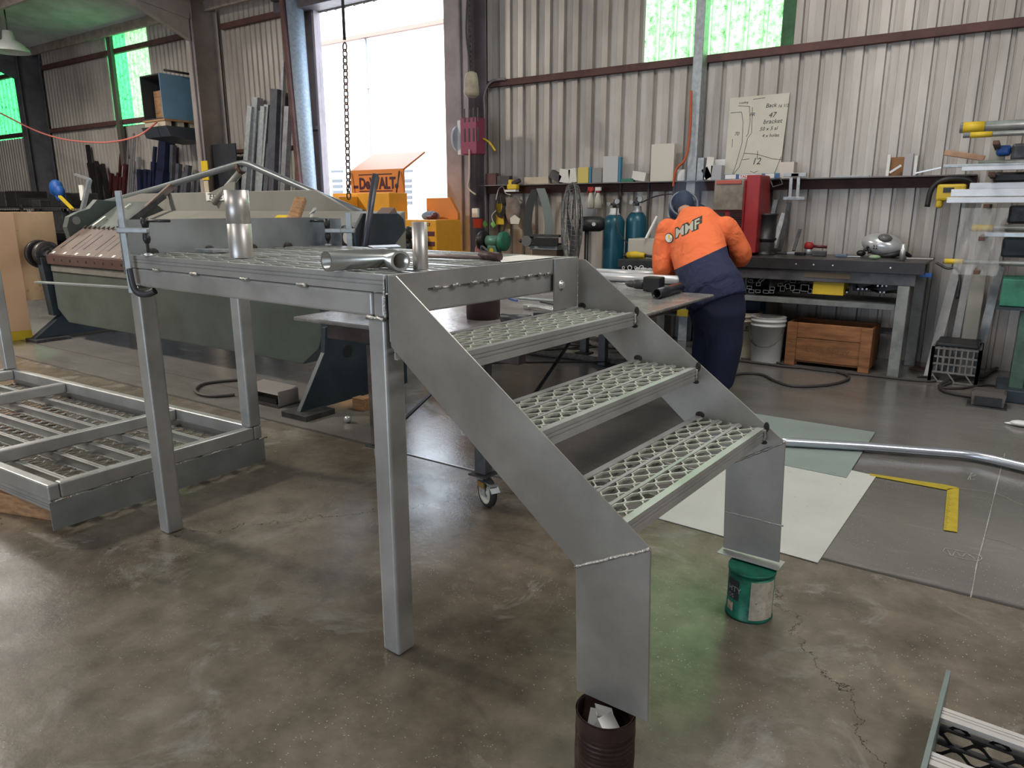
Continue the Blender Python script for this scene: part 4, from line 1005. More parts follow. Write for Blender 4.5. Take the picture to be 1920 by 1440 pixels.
# right part of the shelf
leaner('timber_piece', 1664, 295, 1697, mat('ply_brown', (.30, .15, .06), .7), 'brown plywood piece standing on the right end of the wall shelf', 'plywood', Y=Ys + .06)
leaner('white_profile', 1660, 290, 1666, M_WHITE, 'narrow white profile at the left of the brown plywood', 'profile', dep=.03)
leaner('white_profile', 1692, 288, 1708, mat('profile_grey', (.42, .40, .42), .5), 'wide grey profile standing right of the brown plywood', 'profile', dep=.05)
leaner('white_profile', 1711, 292, 1717, M_WHITE, 'narrow white profile at the right of the grey one', 'profile', dep=.05)
a_, b_ = yp(1668, 324, Ys), yp(1690, 310, Ys)
mb = MB(); mb.bar(a_, b_, .02, .02); solo('white_rod', mb, M_WHITE, 'white rod slanting in front of the brown plywood', 'rod')
a_, b_ = yp(1715, 325, Ys - .02), yp(1765, 314, Ys - .02)
mb = MB(); mb.bar(a_ , b_, .012, .012); solo('steel_rod', mb, M_ALUB, 'thin bright rod sloping up at the right end of the shelf', 'rod')
mb = MB(); a_, b_ = yp(1560, 331, WY - .22), yp(1630, 328, WY - .22); mb.box(a_.x, b_.x, WY - .23, WY - .20, SZ + .001, SZ + .012); solo('flat_strip', mb, M_GALV, 'flat grey strip lying on the middle of the wall shelf', 'strip')
# whiteboard with sketch on the wall
pts = [yp(1369, 184, WY - .02), yp(1481, 174, WY - .02), yp(1461, 326, WY - .1), yp(1358, 326, WY - .1)]
wb = thing('sketch_board', pts[3], 'pale sketch board with hand-drawn plans leaning on the wall above the shelf', 'board')
n_ = (pts[1] - pts[0]).cross(pts[3] - pts[0]).normalized()
if n_.y > 0: n_ = -n_
base = [p for p in pts]; base[2].z = SZ + .002; base[3].z = SZ + .002
mb = MB(); mb.prism(base, -n_ * .006); mb.build('panel', mat('board_cream', (.56, .54, .46), .5, 0, var=.05, scale=3), wb)
bx = (pts[1] - pts[0]); by = (pts[3] - pts[0])
def bp(s, t): return pts[0] + bx * s + by * t + n_ * .001
def line(P, r=.0022):
    mb = MB()
    for i in range(len(P) - 1): mb.bar(bp(*P[i]), bp(*P[i + 1]), r * 2, .001, up=n_)
    return mb.build('drawn_line', M_INK, wb)
for P in (((.15, .10), (.35, .12), (.38, .30), (.36, .45), (.33, .48)), ((.40, .13), (.42, .44), (.36, .50), (.32, .68)), ((.32, .68), (.55, .70), (.80, .76), (.97, .78)), ((.32, .68), (.25, .85), (.12, .97)), ((.03, .18), (.22, .18), (.26, .30), (.27, .55), (.20, .80), (.14, .95)), ((.30, .76), (.42, .75)), ((.95, .74), (.88, .90), (.84, .98)), ((.45, .90), (.52, .92), (.58, .90)), ((.4, .04), (.6, .03)), ((.15, .985), (.45, .97)), ((.1, .5), (.1, .6)), ((.55, .66), (.55, .76))):
    line(P)
xd_ = bx.normalized(); yd_ = -by.normalized()
for s, sx_, sy_, sz_ in (('Back', .62, .15, .055), ('16 1/2', .82, .16, .04), ('47', .68, .27, .07), ('bracket', .60, .34, .06), ('50 x 5 al', .55, .42, .05), ('4 x holes', .60, .50, .045), ('12', .46, .82, .09), ('70', .12, .46, .05), ('Loading', .16, .08, .03), ('FR', .36, .24, .05)):
    text_mesh(s, sz_, bp(sx_, sy_), xd_, yd_, M_INK, wb, ext=.0006, shear=.25)
# workbench
BZ = .985; BY = 6.84
bn = thing('workbench', (-1.6, 7.2, 0), 'dark-topped steel workbench along the right-hand wall', 'workbench')
bx0, bx1 = -3.15, -.62
mb = MB(); mb.box(bx0, bx1 + .06, BY - .03, WY - .10, BZ - .018, BZ); mb.build('bench_top', mat('bench_plate', (.05, .045, .045), .35, .4, var=.3, scale=6), bn, bevel=.003)
mb = MB(); mb.box(bx0, bx1 + .06, BY - .034, BY - .026, BZ - .10, BZ - .003); ap_ = mb.build('apron', mat('apron_dark', (.03, .027, .03), .45, .3, var=.2), bn, bevel=.002)
for px in (1493, 1526, 1562, 1671):
    p = yp(px, 492, BY - .035); mb = MB(); mb.lathe((p.x, BY - .0345, BZ - .05), [(.008, 0), (.006, .003)], 8, -YA); mb.build('screw', M_ALUB, ap_)
mb = MB(); mb.box(bx0, bx1, BY + .0, BY + .04, BZ - .20, BZ - .101); mb.build('front_rail', M_TL, bn, bevel=.004)
mb = MB(); mb.box(-1.50, -1.12, BY - .006, BY - .001, BZ - .165, BZ - .115); mb.build('rail_board', mat('old_board', (.14, .11, .08), .7), bn)
for x, y in ((-.70, BY + .03), (-.64, WY - .2), (bx0 + .05, BY + .03), (bx0 + .05, WY - .2)):
    mb = MB(); mb.box(x - .045, x + .045, y - .045, y + .045, 0, BZ - .019 if y > 7 else BZ - .201); mb.build('leg', mat('bench_leg', (.25, .26, .24), .5, .4, var=.25, scale=8), bn, bevel=.004)
mb = MB(); mb.box(bx0 + .1, -.75, BY + .02, WY - .25, .612, .62); mb.box(bx0 + .1, -.75, BY + .012, BY + .02, .575, .62); mb.build('lower_shelf', mat('shelf_grey', (.20, .21, .21), .5, .3, var=.2, scale=8), bn, bevel=.002)
mb = MB(); mb.box(bx0 + .1, -.75, 7.30, WY - .12, .30, .32); mb.build('bottom_shelf', M_STEEL, bn)
# tube offcuts on the lower shelf
k = 0
M_TUB = mat('black_tube', (.022, .022, .025), .4, .4); M_CUT = mat('cut_edge', (.42, .43, .44), .4, .6)
def rhs(x, z, w, h, ang=0):
    p = Vector((x, BY + .06, z)); a = Vector((math.cos(ang), 0, math.sin(ang))); b = Vector((-a.z, 0, a.x))
    t = .0035; l = .30; mb = MB()
    o = [p - a * w / 2 - b * h / 2, p + a * w / 2 - b * h / 2, p + a * w / 2 + b * h / 2, p - a * w / 2 + b * h / 2]
    i = [p - a * (w / 2 - t) - b * (h / 2 - t), p + a * (w / 2 - t) - b * (h / 2 - t), p + a * (w / 2 - t) + b * (h / 2 - t), p - a * (w / 2 - t) + b * (h / 2 - t)]
    L = Vector((0, l, 0)); vs = o + i + [q + L for q in o] + [q + L for q in i]; fs = []
    for q in range(4):
        r_ = (q + 1) % 4
        fs += [(q + 8, r_ + 8, r_, q), (q + 4, r_ + 4, r_ + 12, q + 12), (q + 8, q + 12, r_ + 12, r_ + 8)]
    mb.add(vs, fs)
    root = solo('tube_offcut', mb, M_TUB, 'black square tube offcut with a bright cut end on the lower bench shelf', 'tube offcut', 'tube offcuts on the lower bench shelf')
    mb = MB(); mb.add([v - Vector((0, .0008, 0)) for v in o + i], [(q, (q + 1) % 4, (q + 1) % 4 + 4, q + 4) for q in range(4)]); mb.build('cut_end', M_CUT, root)
for px, py, w, h, a in ((1407, 527, .045, .025, .05), (1405, 539, .045, .03, 0), (1422, 533, .04, .03, 0), (1409, 546, .05, .03, 0), (1421, 546, .045, .028, 0), (1436, 547, .05, .03, 0), (1448, 541, .045, .03, 0), (1427, 525, .05, .028, .9), (1432, 522, .05, .028, .9), (1463, 534, .045, .026, 0), (1467, 541, .04, .05, 0), (1477, 537, .04, .045, .3), (1486, 540, .035, .05, 0), (1493, 546, .06, .03, 0), (1509, 540, .07, .06, 0), (1519, 546, .035, .04, 0), (1487, 525, .05, .05, 0), (1447, 547, .04, .028, 0)):
    p = yp(px, py, BY + .06); rhs(p.x, max(.62 + h / 2 + .001, p.z), w, h, a)
wbox('yellow_carton', 1524, 527, 1582, 553, BY + .04, .20, M_YEL, 'yellow carton on the lower bench shelf', 'carton')
for k in range(3):
    wbox('paper_stack', 1529 + 2 * k, 524 - 5 * k, 1570, 527 - 5 * k, BY + .05, .16, M_PAPER, ['lowest magazine on the yellow carton', 'middle magazine on the yellow carton', 'topmost magazine on the yellow carton'][k], 'magazine')
wbox('white_carton', 1491, 511, 1517, 525, BY + .25, .12, M_WHITE, 'white carton hanging behind the tube offcuts under the bench', 'carton')
for k in range(12):
    px = 1588 + (k * 37) % 78; py = 548 - (k % 4) * 6; p = yp(px, py, BY + .08); p.z = max(p.z, .636)
    mb = MB(); q = p + Vector((random.uniform(-.10, .10), .22, random.uniform(-.004, .02))); mb.tube([p, q], .012, 8); r_ = solo('round_bar_offcut', mb, M_TUB, 'black round bar offcut right of the yellow carton', 'bar offcut', 'round offcuts on the lower bench shelf')
    mb = MB(); mb.lathe(p - Vector((0, .001, 0)), [(.009, 0), (.008, .001)], 10, -YA); mb.build('cut_end', M_CUT, r_)
wbox('shelf_crate', 1600, 515, 1690, 548, WY - .45, .12, M_STEEL, 'dark crate at the back of the lower bench shelf', 'crate')
wbox('black_drum', 1398, 500, 1436, 545, WY - .55, .2, M_BLACK, 'black rounded case at the back of the lower shelf behind the tube offcuts', 'case', bevel=.05)
# under the bench: pails, crate
def pail(p, h, r, m, label, nm='plastic_pail'):
    t = thing(nm, p, label, 'pail'); mb = MB()
    mb.lathe(p, [(r * .86, 0), (r * .87, .005), (r * .97, h * .80), (r * 1.03, h * .80), (r * 1.03, h * .84), (r * .98, h * .845), (r * .99, h * .90), (r * 1.04, h * .90), (r * 1.04, h * .935), (r * .99, h * .94), (r, h * .985), (r * 1.03, h), (r * .97, h), (r * .95, h * .96), (r * .82, .012), (.001, .01)], 36)
    mb.build('bucket', m, t); return t
pp = Vector((-1.80, 6.93, 0))
M_PW = mat('pail_white', (.62, .63, .63), .5, 0, var=.04, spots=((.20, .16, .10), 9, .70))
t = pail(pp, .43, .155, M_PW, 'white plastic pail with wire handle under the bench, nearest the wooden crate')
mb = MB(); mb.tube([pp + Vector((.155 * math.cos(a), -.155 * abs(math.sin(a)) - .012, .36 - .20 * math.sin(a) ** .7)) for a in [PI * i / 20 for i in range(21)]], .003, 6); mb.build('bail', M_STEEL, t)
mb = MB(); mb.tube([pp + Vector((.155 * math.cos(a), -.155 * abs(math.sin(a)) - .012, .36 - .20 * math.sin(a) ** .7)) for a in [R(110 + i * 4) for i in range(8)]], .007, 8); mb.build('grip', M_BLACK, t)
p2 = Vector((-2.06, 7.08, 0))
t = pail(p2, .44, .155, mat('pail_cream', (.52, .47, .34), .6, 0, var=.15), 'cream printed pail behind the white pail beside the welder leg')
for s, z, sz in (('HYNE', .37, .07), ('RGCLE', .27, .065), ('PINK', .20, .06), ('hand', .10, .06), ('cleaner', .05, .045)):
    o = text_mesh(s, sz, (p2.x, p2.y, z), XA, Z, M_INK, None, 'lettering', bold=.001)
    bend_on(o, p2, .153, R(-135)); o.parent = t; o.matrix_parent_inverse = world_of(t).inverted()
# wooden crate
cr = thing('wooden_crate', (-1.1, 7.1, 0), 'large open brown wooden crate under the bench', 'crate')
M_CR = mat('crate_wood', (.27, .115, .045), .65, 0, var=.3, scale=4, stretch=(1, 6, 6), spots=((.10, .045, .02), 5, .62))
ca = zp(1468, 684, 0); cb = zp(1625, 704, 0); X0, X1, Yf, hc = ca.x, cb.x, 6.90, .40
def plk(nm, a): mb = MB(); mb.box(*a); return mb.build(nm, M_CR, cr, bevel=.004)
plk('front_plank', (X0, X1, Yf, Yf + .02, .05, .258)); plk('front_plank', (X0, X1, Yf, Yf + .02, .262, hc))
plk('corner_post', (X0 + .0, X0 + .09, Yf - .022, Yf - .001, 0, hc)); plk('corner_post', (X1 - .09, X1, Yf - .022, Yf - .001, 0, hc))
plk('side', (X1 - .02, X1, Yf + .021, 7.25, .03, hc)); plk('side', (X0, X0 + .02, Yf + .021, 7.25, .03, hc)); plk('back', (X0, X1, 7.251, 7.27, .03, hc)); plk('base', (X0 + .021, X1 - .021, Yf + .021, 7.25, .03, .05))
for xx in (X0 + .04, X1 - .10): plk('runner', (xx, xx + .06, Yf + .03, 7.22, 0, .029))
o = text_mesh('Luxa Spray', .085, (X0 + .17, Yf - .001, .14), XA, Z, mat('faded_print', (.19, .085, .036), .8), cr, ext=.0006)
wbox('blue_drum', 1397, 565, 1425, 592, 7.2, .2, mat('deep_blue', (.012, .05, .11), .5), 'deep blue box on the bottom shelf behind the pails', 'box')
# things on the bench
def BP(px, py):
    Y = min(7.42, max(6.90, 6.86 + (491 - py) * .034)); q = yp(px, 480, Y); return Vector((q.x, Y, BZ))
def bt(px, py, name, l, w, h, rz, m, label, cat, bev=.004, group=None):
    p = BP(px, py); a = Vector((math.cos(rz), math.sin(rz), 0)); mb = MB(); mb.obox(p + Z * (h / 2 + .001), a, Vector((-a.y, a.x, 0)), Z, l / 2, w / 2, h / 2); return solo(name, mb, m, label, cat, group, bevel=bev)
# red welding machine
wm = thing('welding_machine', (-2.2, 7.2, BZ), 'red welding machine with a grubby grille on the bench behind the welder', 'welding machine')
a_, b_ = yp(1334, 430, 6.98), yp(1392, 430, 6.98); tz = yp(1362, 333, 6.98).z
mb = MB(); mb.box(a_.x, b_.x, 6.98, 7.55, BZ, tz - .02); mb.build('body', mat('machine_red', (.33, .025, .03), .45, 0, var=.15, scale=4), wm, bevel=.02)
mb = MB(); mb.box(a_.x + .01, b_.x - .01, 6.955, 6.978, tz - .30, tz - .02); g = mb.build('cover_flap', mat('flap_grey', (.22, .19, .16), .6, 0, var=.3, scale=8), wm, bevel=.008)
mb = MB(); mb.box(a_.x + .03, b_.x - .03, 6.945, 6.956, tz - .06, tz - .025); mb.build('flap_band', mat('flap_red', (.45, .10, .08), .6), wm, bevel=.003)
mb = MB(); mb.box(a_.x + .02, a_.x + .12, 6.970, 6.979, tz - .42, tz - .32); mb.build('socket_panel', M_BLACK, wm); 
mb = MB()
for i in range(12): mb.box(b_.x - .13, b_.x - .01, 6.966, 6.978, tz - .54 + i * .02, tz - .53 + i * .02)
mb.build('grille', M_BLACK, wm)
mb = MB(); mb.prism([(b_.x + .001, 6.99, BZ + .02), (b_.x + .001, 6.99, tz + .02), (b_.x + .001, 7.3, tz + .02), (b_.x + .001, 7.5, BZ + .02)], (.13, 0, 0)); mb.build('side_case', mat('machine_red', (.33, .025, .03), .45, 0), wm, bevel=.01)
# spools, tools, clamps
p = BP(1436, 478) ; p = Vector((yp(1436, 440, 7.2).x, 7.2, BZ))
t = thing('wire_spool', p, 'stack of black wire reels beside the red welding machine', 'reel')
mb = MB(); mb.lathe(p, [(.10, .0), (.10, .01), (.085, .02), (.085, .13), (.10, .14), (.10, .15), (.10, .155), (.09, .16), (.09, .36), (.10, .37), (.10, .385), (.02, .386)], 26); mb.build('reels', M_BLACK, t)
mb = MB(); mb.lathe(p, [(.0855, .03), (.0875, .05), (.0875, .10), (.0855, .12)], 26, cap=False); mb.build('wire_winding', M_STEEL, t)
# long levels/saw leaning on wall
for k, (x0, y0, x1, y1, w, m, lb, nm) in enumerate((
        (1441, 345, 1428, 395, .05, M_BLUE, 'blue hand saw frame hanging below the shelf', 'hand_saw'), (1455, 375, 1432, 470, .04, M_GALV, 'grey steel bar leaning left among the hanging tools', 'steel_bar'),
        (1470, 400, 1447, 472, .05, M_GALV, 'wide grey bar leaning right of the wire reels', 'steel_bar'), (1480, 380, 1462, 470, .04, M_STEEL, 'dark bar leaning behind the saw', 'steel_bar'),
        (1500, 430, 1488, 470, .03, M_STEEL, 'dark spanner hanging on the wall', 'spanner'))):
    mb = MB(); a_, b_ = yp(x0, y0, WY - .05 - .02 * k), yp(x1, y1, WY - .12 - .04 * k); 
    if b_.z < BZ: b_.z = BZ + .005
    mb.bar(a_, b_, w, .015, up=YA); solo(nm, mb, m, lb, nm.split('_')[-1], bevel=.002)
for k, px in enumerate((1484, 1498)):
    a_, b_ = yp(px, 328, WY - .27), yp(px - 3, 372, WY - .27)
    t = thing('f_clamp', a_, ['left steel clamp hanging on the shelf edge', 'right steel clamp hanging on the shelf edge'][k], 'clamp')
    mb = MB(); mb.bar(a_, b_, .030, .012, up=YA); mb.build('bar', M_GALV, t, bevel=.002)
    mb = MB(); mb.bar(a_ + Vector((-.07, -.004, 0)), a_ + Vector((.07, -.004, 0)), .02, .035); mb.build('fixed_jaw', M_GALV, t, bevel=.003)
    mb = MB(); mb.bar(b_ + Vector((-.06, -.004, 0)), b_ + Vector((.07, -.004, 0)), .02, .03); mb.build('sliding_jaw', M_GALV, t, bevel=.003)
mb = MB()
P = [yp(x, y, WY - .26) for x, y in ((1445, 338), (1463, 334), (1468, 345), (1449, 351), (1445, 338))]
mb.tube(P, .009, 8); solo('saw_handle', mb, M_STEEL, 'dark open saw handle hanging below the sign strip', 'saw handle')
random.seed(11)
labs = [(1412, 476, .09, .05, .04, M_YEL, 'yellow drill case beside the welder elbow', 'case'), (1432, 466, .10, .04, .05, M_YEL, 'small yellow grinder left of the cable heap', 'grinder'),
        (1448, 470, .14, .06, .05, M_BLACK, 'black cable heap on the bench', 'cable heap'), (1438, 478, .08, .03, .02, M_TIMBER, 'brown handle of a small tool at the bench edge', 'tool'),
        (1460, 477, .16, .05, .02, M_STEEL, 'dark flat tool at the bench edge', 'tool'), (1478, 477, .12, .03, .02, M_GALV, 'grey file at the bench edge', 'file'), (1500, 478, .10, .04, .025, M_BLACK, 'black brush at the bench edge', 'brush'),
        (1578, 480, .10, .06, .025, mat('case_blue_grey', (.12, .15, .22), .5), 'blue-grey folded pouch on the bench left of the helmet', 'pouch'), (1600, 480, .12, .03, .012, M_GALV, 'thin grey strip on the bench left of the green glove', 'strip')]
for px, py, l, w, h, m, lb, ct in labs: bt(px, py, ct.replace(' ', '_').replace('-', '_'), l, w, h, random.uniform(-.5, .5), m, lb, ct)
bt(1536, 479, 'dark_block', .12, .08, .045, .1, M_STEEL, 'dark steel block on the bench below the red sander', 'block')
p = BP(1515, 472)
t = thing('air_sander', p, 'red-topped air sander standing on the bench', 'sander')
mb = MB(); mb.lathe(p, [(.035, .001), (.04, .01), (.036, .05), (.03, .055)], 20); mb.build('base', M_GALV, t)
mb = MB(); mb.lathe(p, [(.035, .056), (.042, .065), (.042, .10), (.03, .115), (.001, .12)], 20); mb.build('head', M_RED, t)
mb = MB(); mb.tube([p + Vector((.03, 0, .08)), p + Vector((.16, .02, .075))], .014, 10); mb.build('handle', mat('maroon_grip', (.12, .02, .03), .4), t)
# welding helmet
p = BP(1652, 474); t = thing('welding_helmet', p, 'silver welding helmet with a dark skirt lying on the bench', 'helmet')
mb = MB(); rot = Matrix.Rotation(R(12), 3, 'Y'); mb.ball(p + Vector((0, .04, .105)), .185, .14, .105, 24, rot); mb.build('shell', mat('helmet_silver', (.62, .64, .66), .25, .4), t)
mb = MB(); mb.ball(p + Vector((.02, -.035, .165)), .065, .07, .045, 14, rot); mb.build('visor', mat('visor_grey', (.14, .14, .14), .3), t)
mb = MB(); mb.tube(smooth_path([p + Vector((-.02, -.03, .012)), p + Vector((.08, -.07, .02)), p + Vector((.17, -.02, .045)), p + Vector((.24, .02, .012))], 5), [.012 + .014 * math.sin(i / 15 * PI) for i in range(16)], 10); mb.build('neck_skirt', M_BLACK, t)
for dx, dz, r in ((-.13, .03, .016), (-.10, .012, .016), (-.12, .055, .012)):
    mb = MB(); mb.ball(p + Vector((dx + .01, -.070, dz + .035)), r, .02, r, 10); mb.build('knob', M_BLACK, t)
for i in range(4):
    mb = MB(); mb.ball(p + Vector((-.055 + .022 * (i % 2), -.092, .08 + .022 * (i // 2))), .007, .008, .008, 6); mb.build('vent', M_BLACK, t)
mb = MB(); mb.ball(p + Vector((-.17, .0, .03)), .04, .04, .028, 12); solo('black_pad', mb, M_BLACK, 'black pad at the left of the silver helmet', 'pad')
mb = MB(); p = BP(1640, 487); mb.ball(p + Z * .022, .05, .03, .02, 10); solo('green_glove', mb, mat('glove_green', (.32, .42, .28), .7), 'pale green crumpled cloth in front of the silver helmet', 'cloth')
p = BP(1692, 487); mb = MB(); mb.tube([p + Z * .002, p + Z * .14], .022, 18); solo('aluminium_tube', mb, M_ALUB, 'short bright tube standing upright at the bench front edge', 'tube')
mb = MB(); p = BP(1700, 480); mb.bar(p + Z * .008, p + Vector((.20, .05, .008)), .02, .01); solo('white_strip', mb, M_WHITE, 'white strip lying right of the upright tube', 'strip')
# bag hook at the bench end
mb = MB(); a_ = Vector((bx1 + .08, 6.9, BZ - .03))
mb.tube(smooth_path([yp(1755, 492, 6.9), yp(1775, 503, 6.9), yp(1792, 503, 6.9), yp(1800, 520, 6.9), yp(1795, 560, 6.9)], 6), .010, 8); solo('air_hose', mb, M_STEEL, 'dark hose bending down at the right end of the bench', 'hose')
mb = MB(); c_ = yp(1735, 516, BY + .03); mb.box(c_.x - .04, c_.x + .05, BY + .0, BY + .03, c_.z - .015, c_.z + .02); solo('blue_tap', mb, M_BLUE, 'blue valve at the right end of the bench front', 'valve', bevel=.004)
# gas bottles
def bottle(px, top, label, Y=7.25, r=.115):
    x = yp(px, 430, Y).x; zt_ = yp(px, top, Y).z; c = Vector((x, Y, 0)); t = thing('gas_bottle', c, label, 'gas bottle')
    mb = MB(); pr = [(r * .9, 0), (r, .02), (r, zt_ - .16)] + [(r * math.cos(a) * .86 + r * .14 * math.cos(a * .98), zt_ - .16 + .12 * math.sin(a)) for a in [i * PI / 2 / 8 for i in range(1, 8)]] + [(.032, zt_ - .035), (.03, zt_)]
    mb.lathe(c, pr, 30); mb.build('cylinder', mat('bottle_teal', (.015, .10, .15), .35, .1, var=.12, scale=3), t)
    mb = MB(); mb.lathe(c, [(r * .62, zt_ - .062), (.05, zt_ - .04), (.045, zt_ + .01)], 20); mb.build('collar', M_WHITE if px < 1170 else M_GALV, t)
    mb = MB(); mb.lathe(c, [(.022, zt_), (.022, zt_ + .07), (.012, zt_ + .075), (.012, zt_ + .10)], 12); mb.bar(c + Vector((-.05, -.01, zt_ + .05)), c + Vector((.06, -.01, zt_ + .05)), .02, .02); mb.build('valve', M_STEEL, t)
    mb = MB(); mb.lathe(c + Vector((.05, -.03, zt_ + .08)), [(.028, 0), (.028, .02)], 16, -YA); mb.build('regulator_gauge', M_GALV, t); mb = MB(); mb.lathe(c + Vector((-.05, -.03, zt_ + .05)), [(.022, 0), (.022, .02)], 16, -YA); mb.build('regulator_gauge', M_GALV, t)
    return c, zt_
c1, z1_ = bottle(1151, 392, 'teal gas bottle left of the other, beside the fan')
c2, z2_ = bottle(1193, 388, 'teal gas bottle right of the other, behind the pale cabinet', Y=7.38)
mb = MB(); mb.tube(smooth_path([c2 + Vector((.07, -.03, z2_ + .05)), yp(1230, 368, 7.1), yp(1262, 364, 6.9), yp(1290, 372, 6.7), yp(1330, 392, 6.9)], 8), .007, 6); solo('gas_hose', mb, M_CABLE, 'black gas hose running from the right bottle to the welding machine', 'hose')
mb = MB(); mb.tube(smooth_path([c1 + Vector((.05, -.04, z1_ + .03)), c1 + Vector((.10, -.12, z1_ - .2)), c1 + Vector((.26, -.16, z1_ - .36)), c1 + Vector((.42, -.1, z1_ - .40))], 8), .006, 6); solo('gas_hose', mb, M_CABLE, 'black gas hose hanging from the left bottle', 'hose')
# pale cabinet with heater, behind the welder
wbox('pale_cabinet', 1176, 448, 1236, 520, 6.75, .3, mat('cabinet_pale', (.46, .43, .38), .6), 'pale cabinet behind the black control unit', 'cabinet', bevel=.01)
cu = thing('control_unit', yp(1197, 505, 6.5), 'black control unit with four round dials behind the white tubes', 'control unit')
a_, b_ = yp(1158, 500, 6.47), yp(1228, 500, 6.47); za, zb = yp(1190, 487, 6.47).z, .855
mb = MB(); mb.box(a_.x, b_.x, 6.47, 6.74, zb, za); mb.build('body', M_BLACK, cu, bevel=.006)
mb = MB(); mb.box(a_.x + .02, b_.x - .3, 6.5, 6.7, 0, zb - .002) ; mb.build('stand', M_STEEL, cu)
for k, (px, r) in enumerate(((1169, .014), (1181, .024), (1192, .014), (1203, .024))):
    p = yp(px, 502, 6.46); mb = MB(); mb.lathe(p, [(r, 0), (r, .004), (r * .7, .005), (r * .7, 0.0)], 20, -YA, cap=False); mb.build('dial', M_WHITE, cu)
p = yp(1195, 482, 6.6); g = thing('angle_grinder', Vector((p.x, 6.6, za)), 'yellow grinder lying on the black control unit', 'grinder')
mb = MB(); mb.tube([Vector((p.x - .10, 6.60, za + .035)), Vector((p.x - .02, 6.58, za + .04)), Vector((p.x + .10, 6.56, za + .035))], [.03, .036, .026], 14); mb.build('body', M_YEL, g)
mb = MB(); mb.lathe(Vector((p.x - .12, 6.60, za + .03)), [(.03, -.02), (.034, 0), (.03, .02)], 14, Z); mb.tube([Vector((p.x + .10, 6.56, za + .035)), Vector((p.x + .20, 6.54, za + .03))], .014, 8); mb.build('head', M_BLACK, g)
mb = MB(); a_, b_ = yp(1211, 448, 6.72), yp(1232, 406, 6.9); mb.bar(a_, b_, .02, .02); solo('white_stick', mb, M_WHITE, 'white stick with a blue end standing behind the pale cabinet', 'stick')
# spray bottles hanging on the shelf
for k, (px, m, lb) in enumerate(((1108, M_RED, 'left spray bottle with a red trigger hanging on the shelf'), (1122, M_WHITE, 'right spray bottle with a white and red trigger hanging on the shelf'))):
    a_ = yp(px, 350, WY - .285); t = thing('spray_bottle', a_, lb, 'spray bottle')
    mb = MB(); mb.lathe(a_ - Z * .24, [(.03, 0), (.042, .01), (.04, .10), (.018, .17), (.015, .19)], 18); mb.build('bottle', mat('bottle_clear', (.52, .50, .44), .3, 0, var=.1), t)
    mb = MB(); mb.obox(a_ + Vector((0, 0, -.025)), XA, YA, Z, .035, .014, .020); mb.bar(a_ + Vector((-.03, 0, -.03)), a_ + Vector((-.045, 0, -.085)), .012, .01); mb.build('trigger', m, t, bevel=.004)
    mb = MB(); mb.lathe(a_ - Z * .055, [(.02, -.01), (.02, .012)], 14); mb.build('cap', M_RED, t)
# plastic bag
mb = MB(); p = yp(1106, 395, WY - .12); mb.ball(p, .09, .03, .15, 12); solo('plastic_bag', mb, mat('bag_plastic', (.40, .42, .46), .3), 'pale plastic bag hanging behind the spray bottles', 'bag')
# fan
fc = yp(1072, 420, 6.75); fn = Vector((-.80, -.60, 0)).normalized(); fs_ = fn.cross(Z).normalized()
fa = thing('pedestal_fan', Vector((fc.x, fc.y, 0)), 'large black pedestal fan seen from the side beside the gas bottles', 'fan')
mb = MB(); rr = .42
Zt = (Z + fs_ * 0).normalized()
def ring(r, off, n=36): return [fc + fn * off + (fs_ * math.cos(2 * PI * i / n) + Z * math.sin(2 * PI * i / n)) * r for i in range(n + 1)]
for r, off in ((rr, 0), (rr * .93, .05), (rr * .93, -.05), (rr * .6, .085), (rr * .6, -.08), (rr * .3, .095)): mb.tube(ring(r, off), .004 if r < rr else .007, 5, cap=False)
M_CAGE = mat('cage_wire', (.22, .22, .22), .35, .6)
for i in range(48):
    a = 2 * PI * i / 48; d = fs_ * math.cos(a) + Z * math.sin(a)
    mb.tube([fc + d * .05 + fn * .10, fc + d * rr * .6 + fn * .085, fc + d * rr * .93 + fn * .05, fc + d * rr, fc + d * rr * .93 - fn * .05, fc + d * rr * .6 - fn * .08, fc + d * .06 - fn * .085], .0022, 4, cap=False)
mb.build('cage', M_CAGE, fa)
for k in range(3):
    mb = MB(); a0 = 2 * PI * k / 3; vs = []
    for i in range(7):
        for j in range(2):
            a = a0 + (i / 6 - .5) * 1.1; r = .05 if j == 0 else rr * .86
            vs.append(fc + (fs_ * math.cos(a) + Z * math.sin(a)) * r + fn * (.03 * (i / 6 - .5)))
    f_ = [(2 * i, 2 * i + 1, 2 * i + 3, 2 * i + 2) for i in range(6)]; nv = len(vs); vs += [v + fn * .003 for v in vs]
    mb.add(vs, f_ + [tuple(x + nv for x in q[::-1]) for q in f_], True); mb.build('blade', M_STEEL, fa)
mb = MB(); mb.lathe(fc - fn * .10, [(.001, -.02), (.05, -.02), (.075, 0), (.080, .08), (.078, .20), (.06, .24), (.001, .25)], 24, -fn); mo = mb.build('motor', M_BLACK, fa)
mb = MB(); mb.lathe(fc - fn * .22 - fs_ * 0 + Z * .0, [(.02, .079), (.02, .084)], 14, -fs_ if fs_.y > 0 else fs_); mb.build('knob', M_PAPER, mo)
st_ = fc - fn * .16
mb = MB(); mb.tube([Vector((st_.x, st_.y, .04)), Vector((st_.x, st_.y, fc.z - .05))], .022, 12); mb.build('pole', M_BLACK, fa)
mb = MB(); mb.lathe(Vector((st_.x, st_.y, 0)), [(.26, 0), (.26, .02), (.20, .035), (.03, .05)], 28); mb.build('base', M_BLACK, fa)
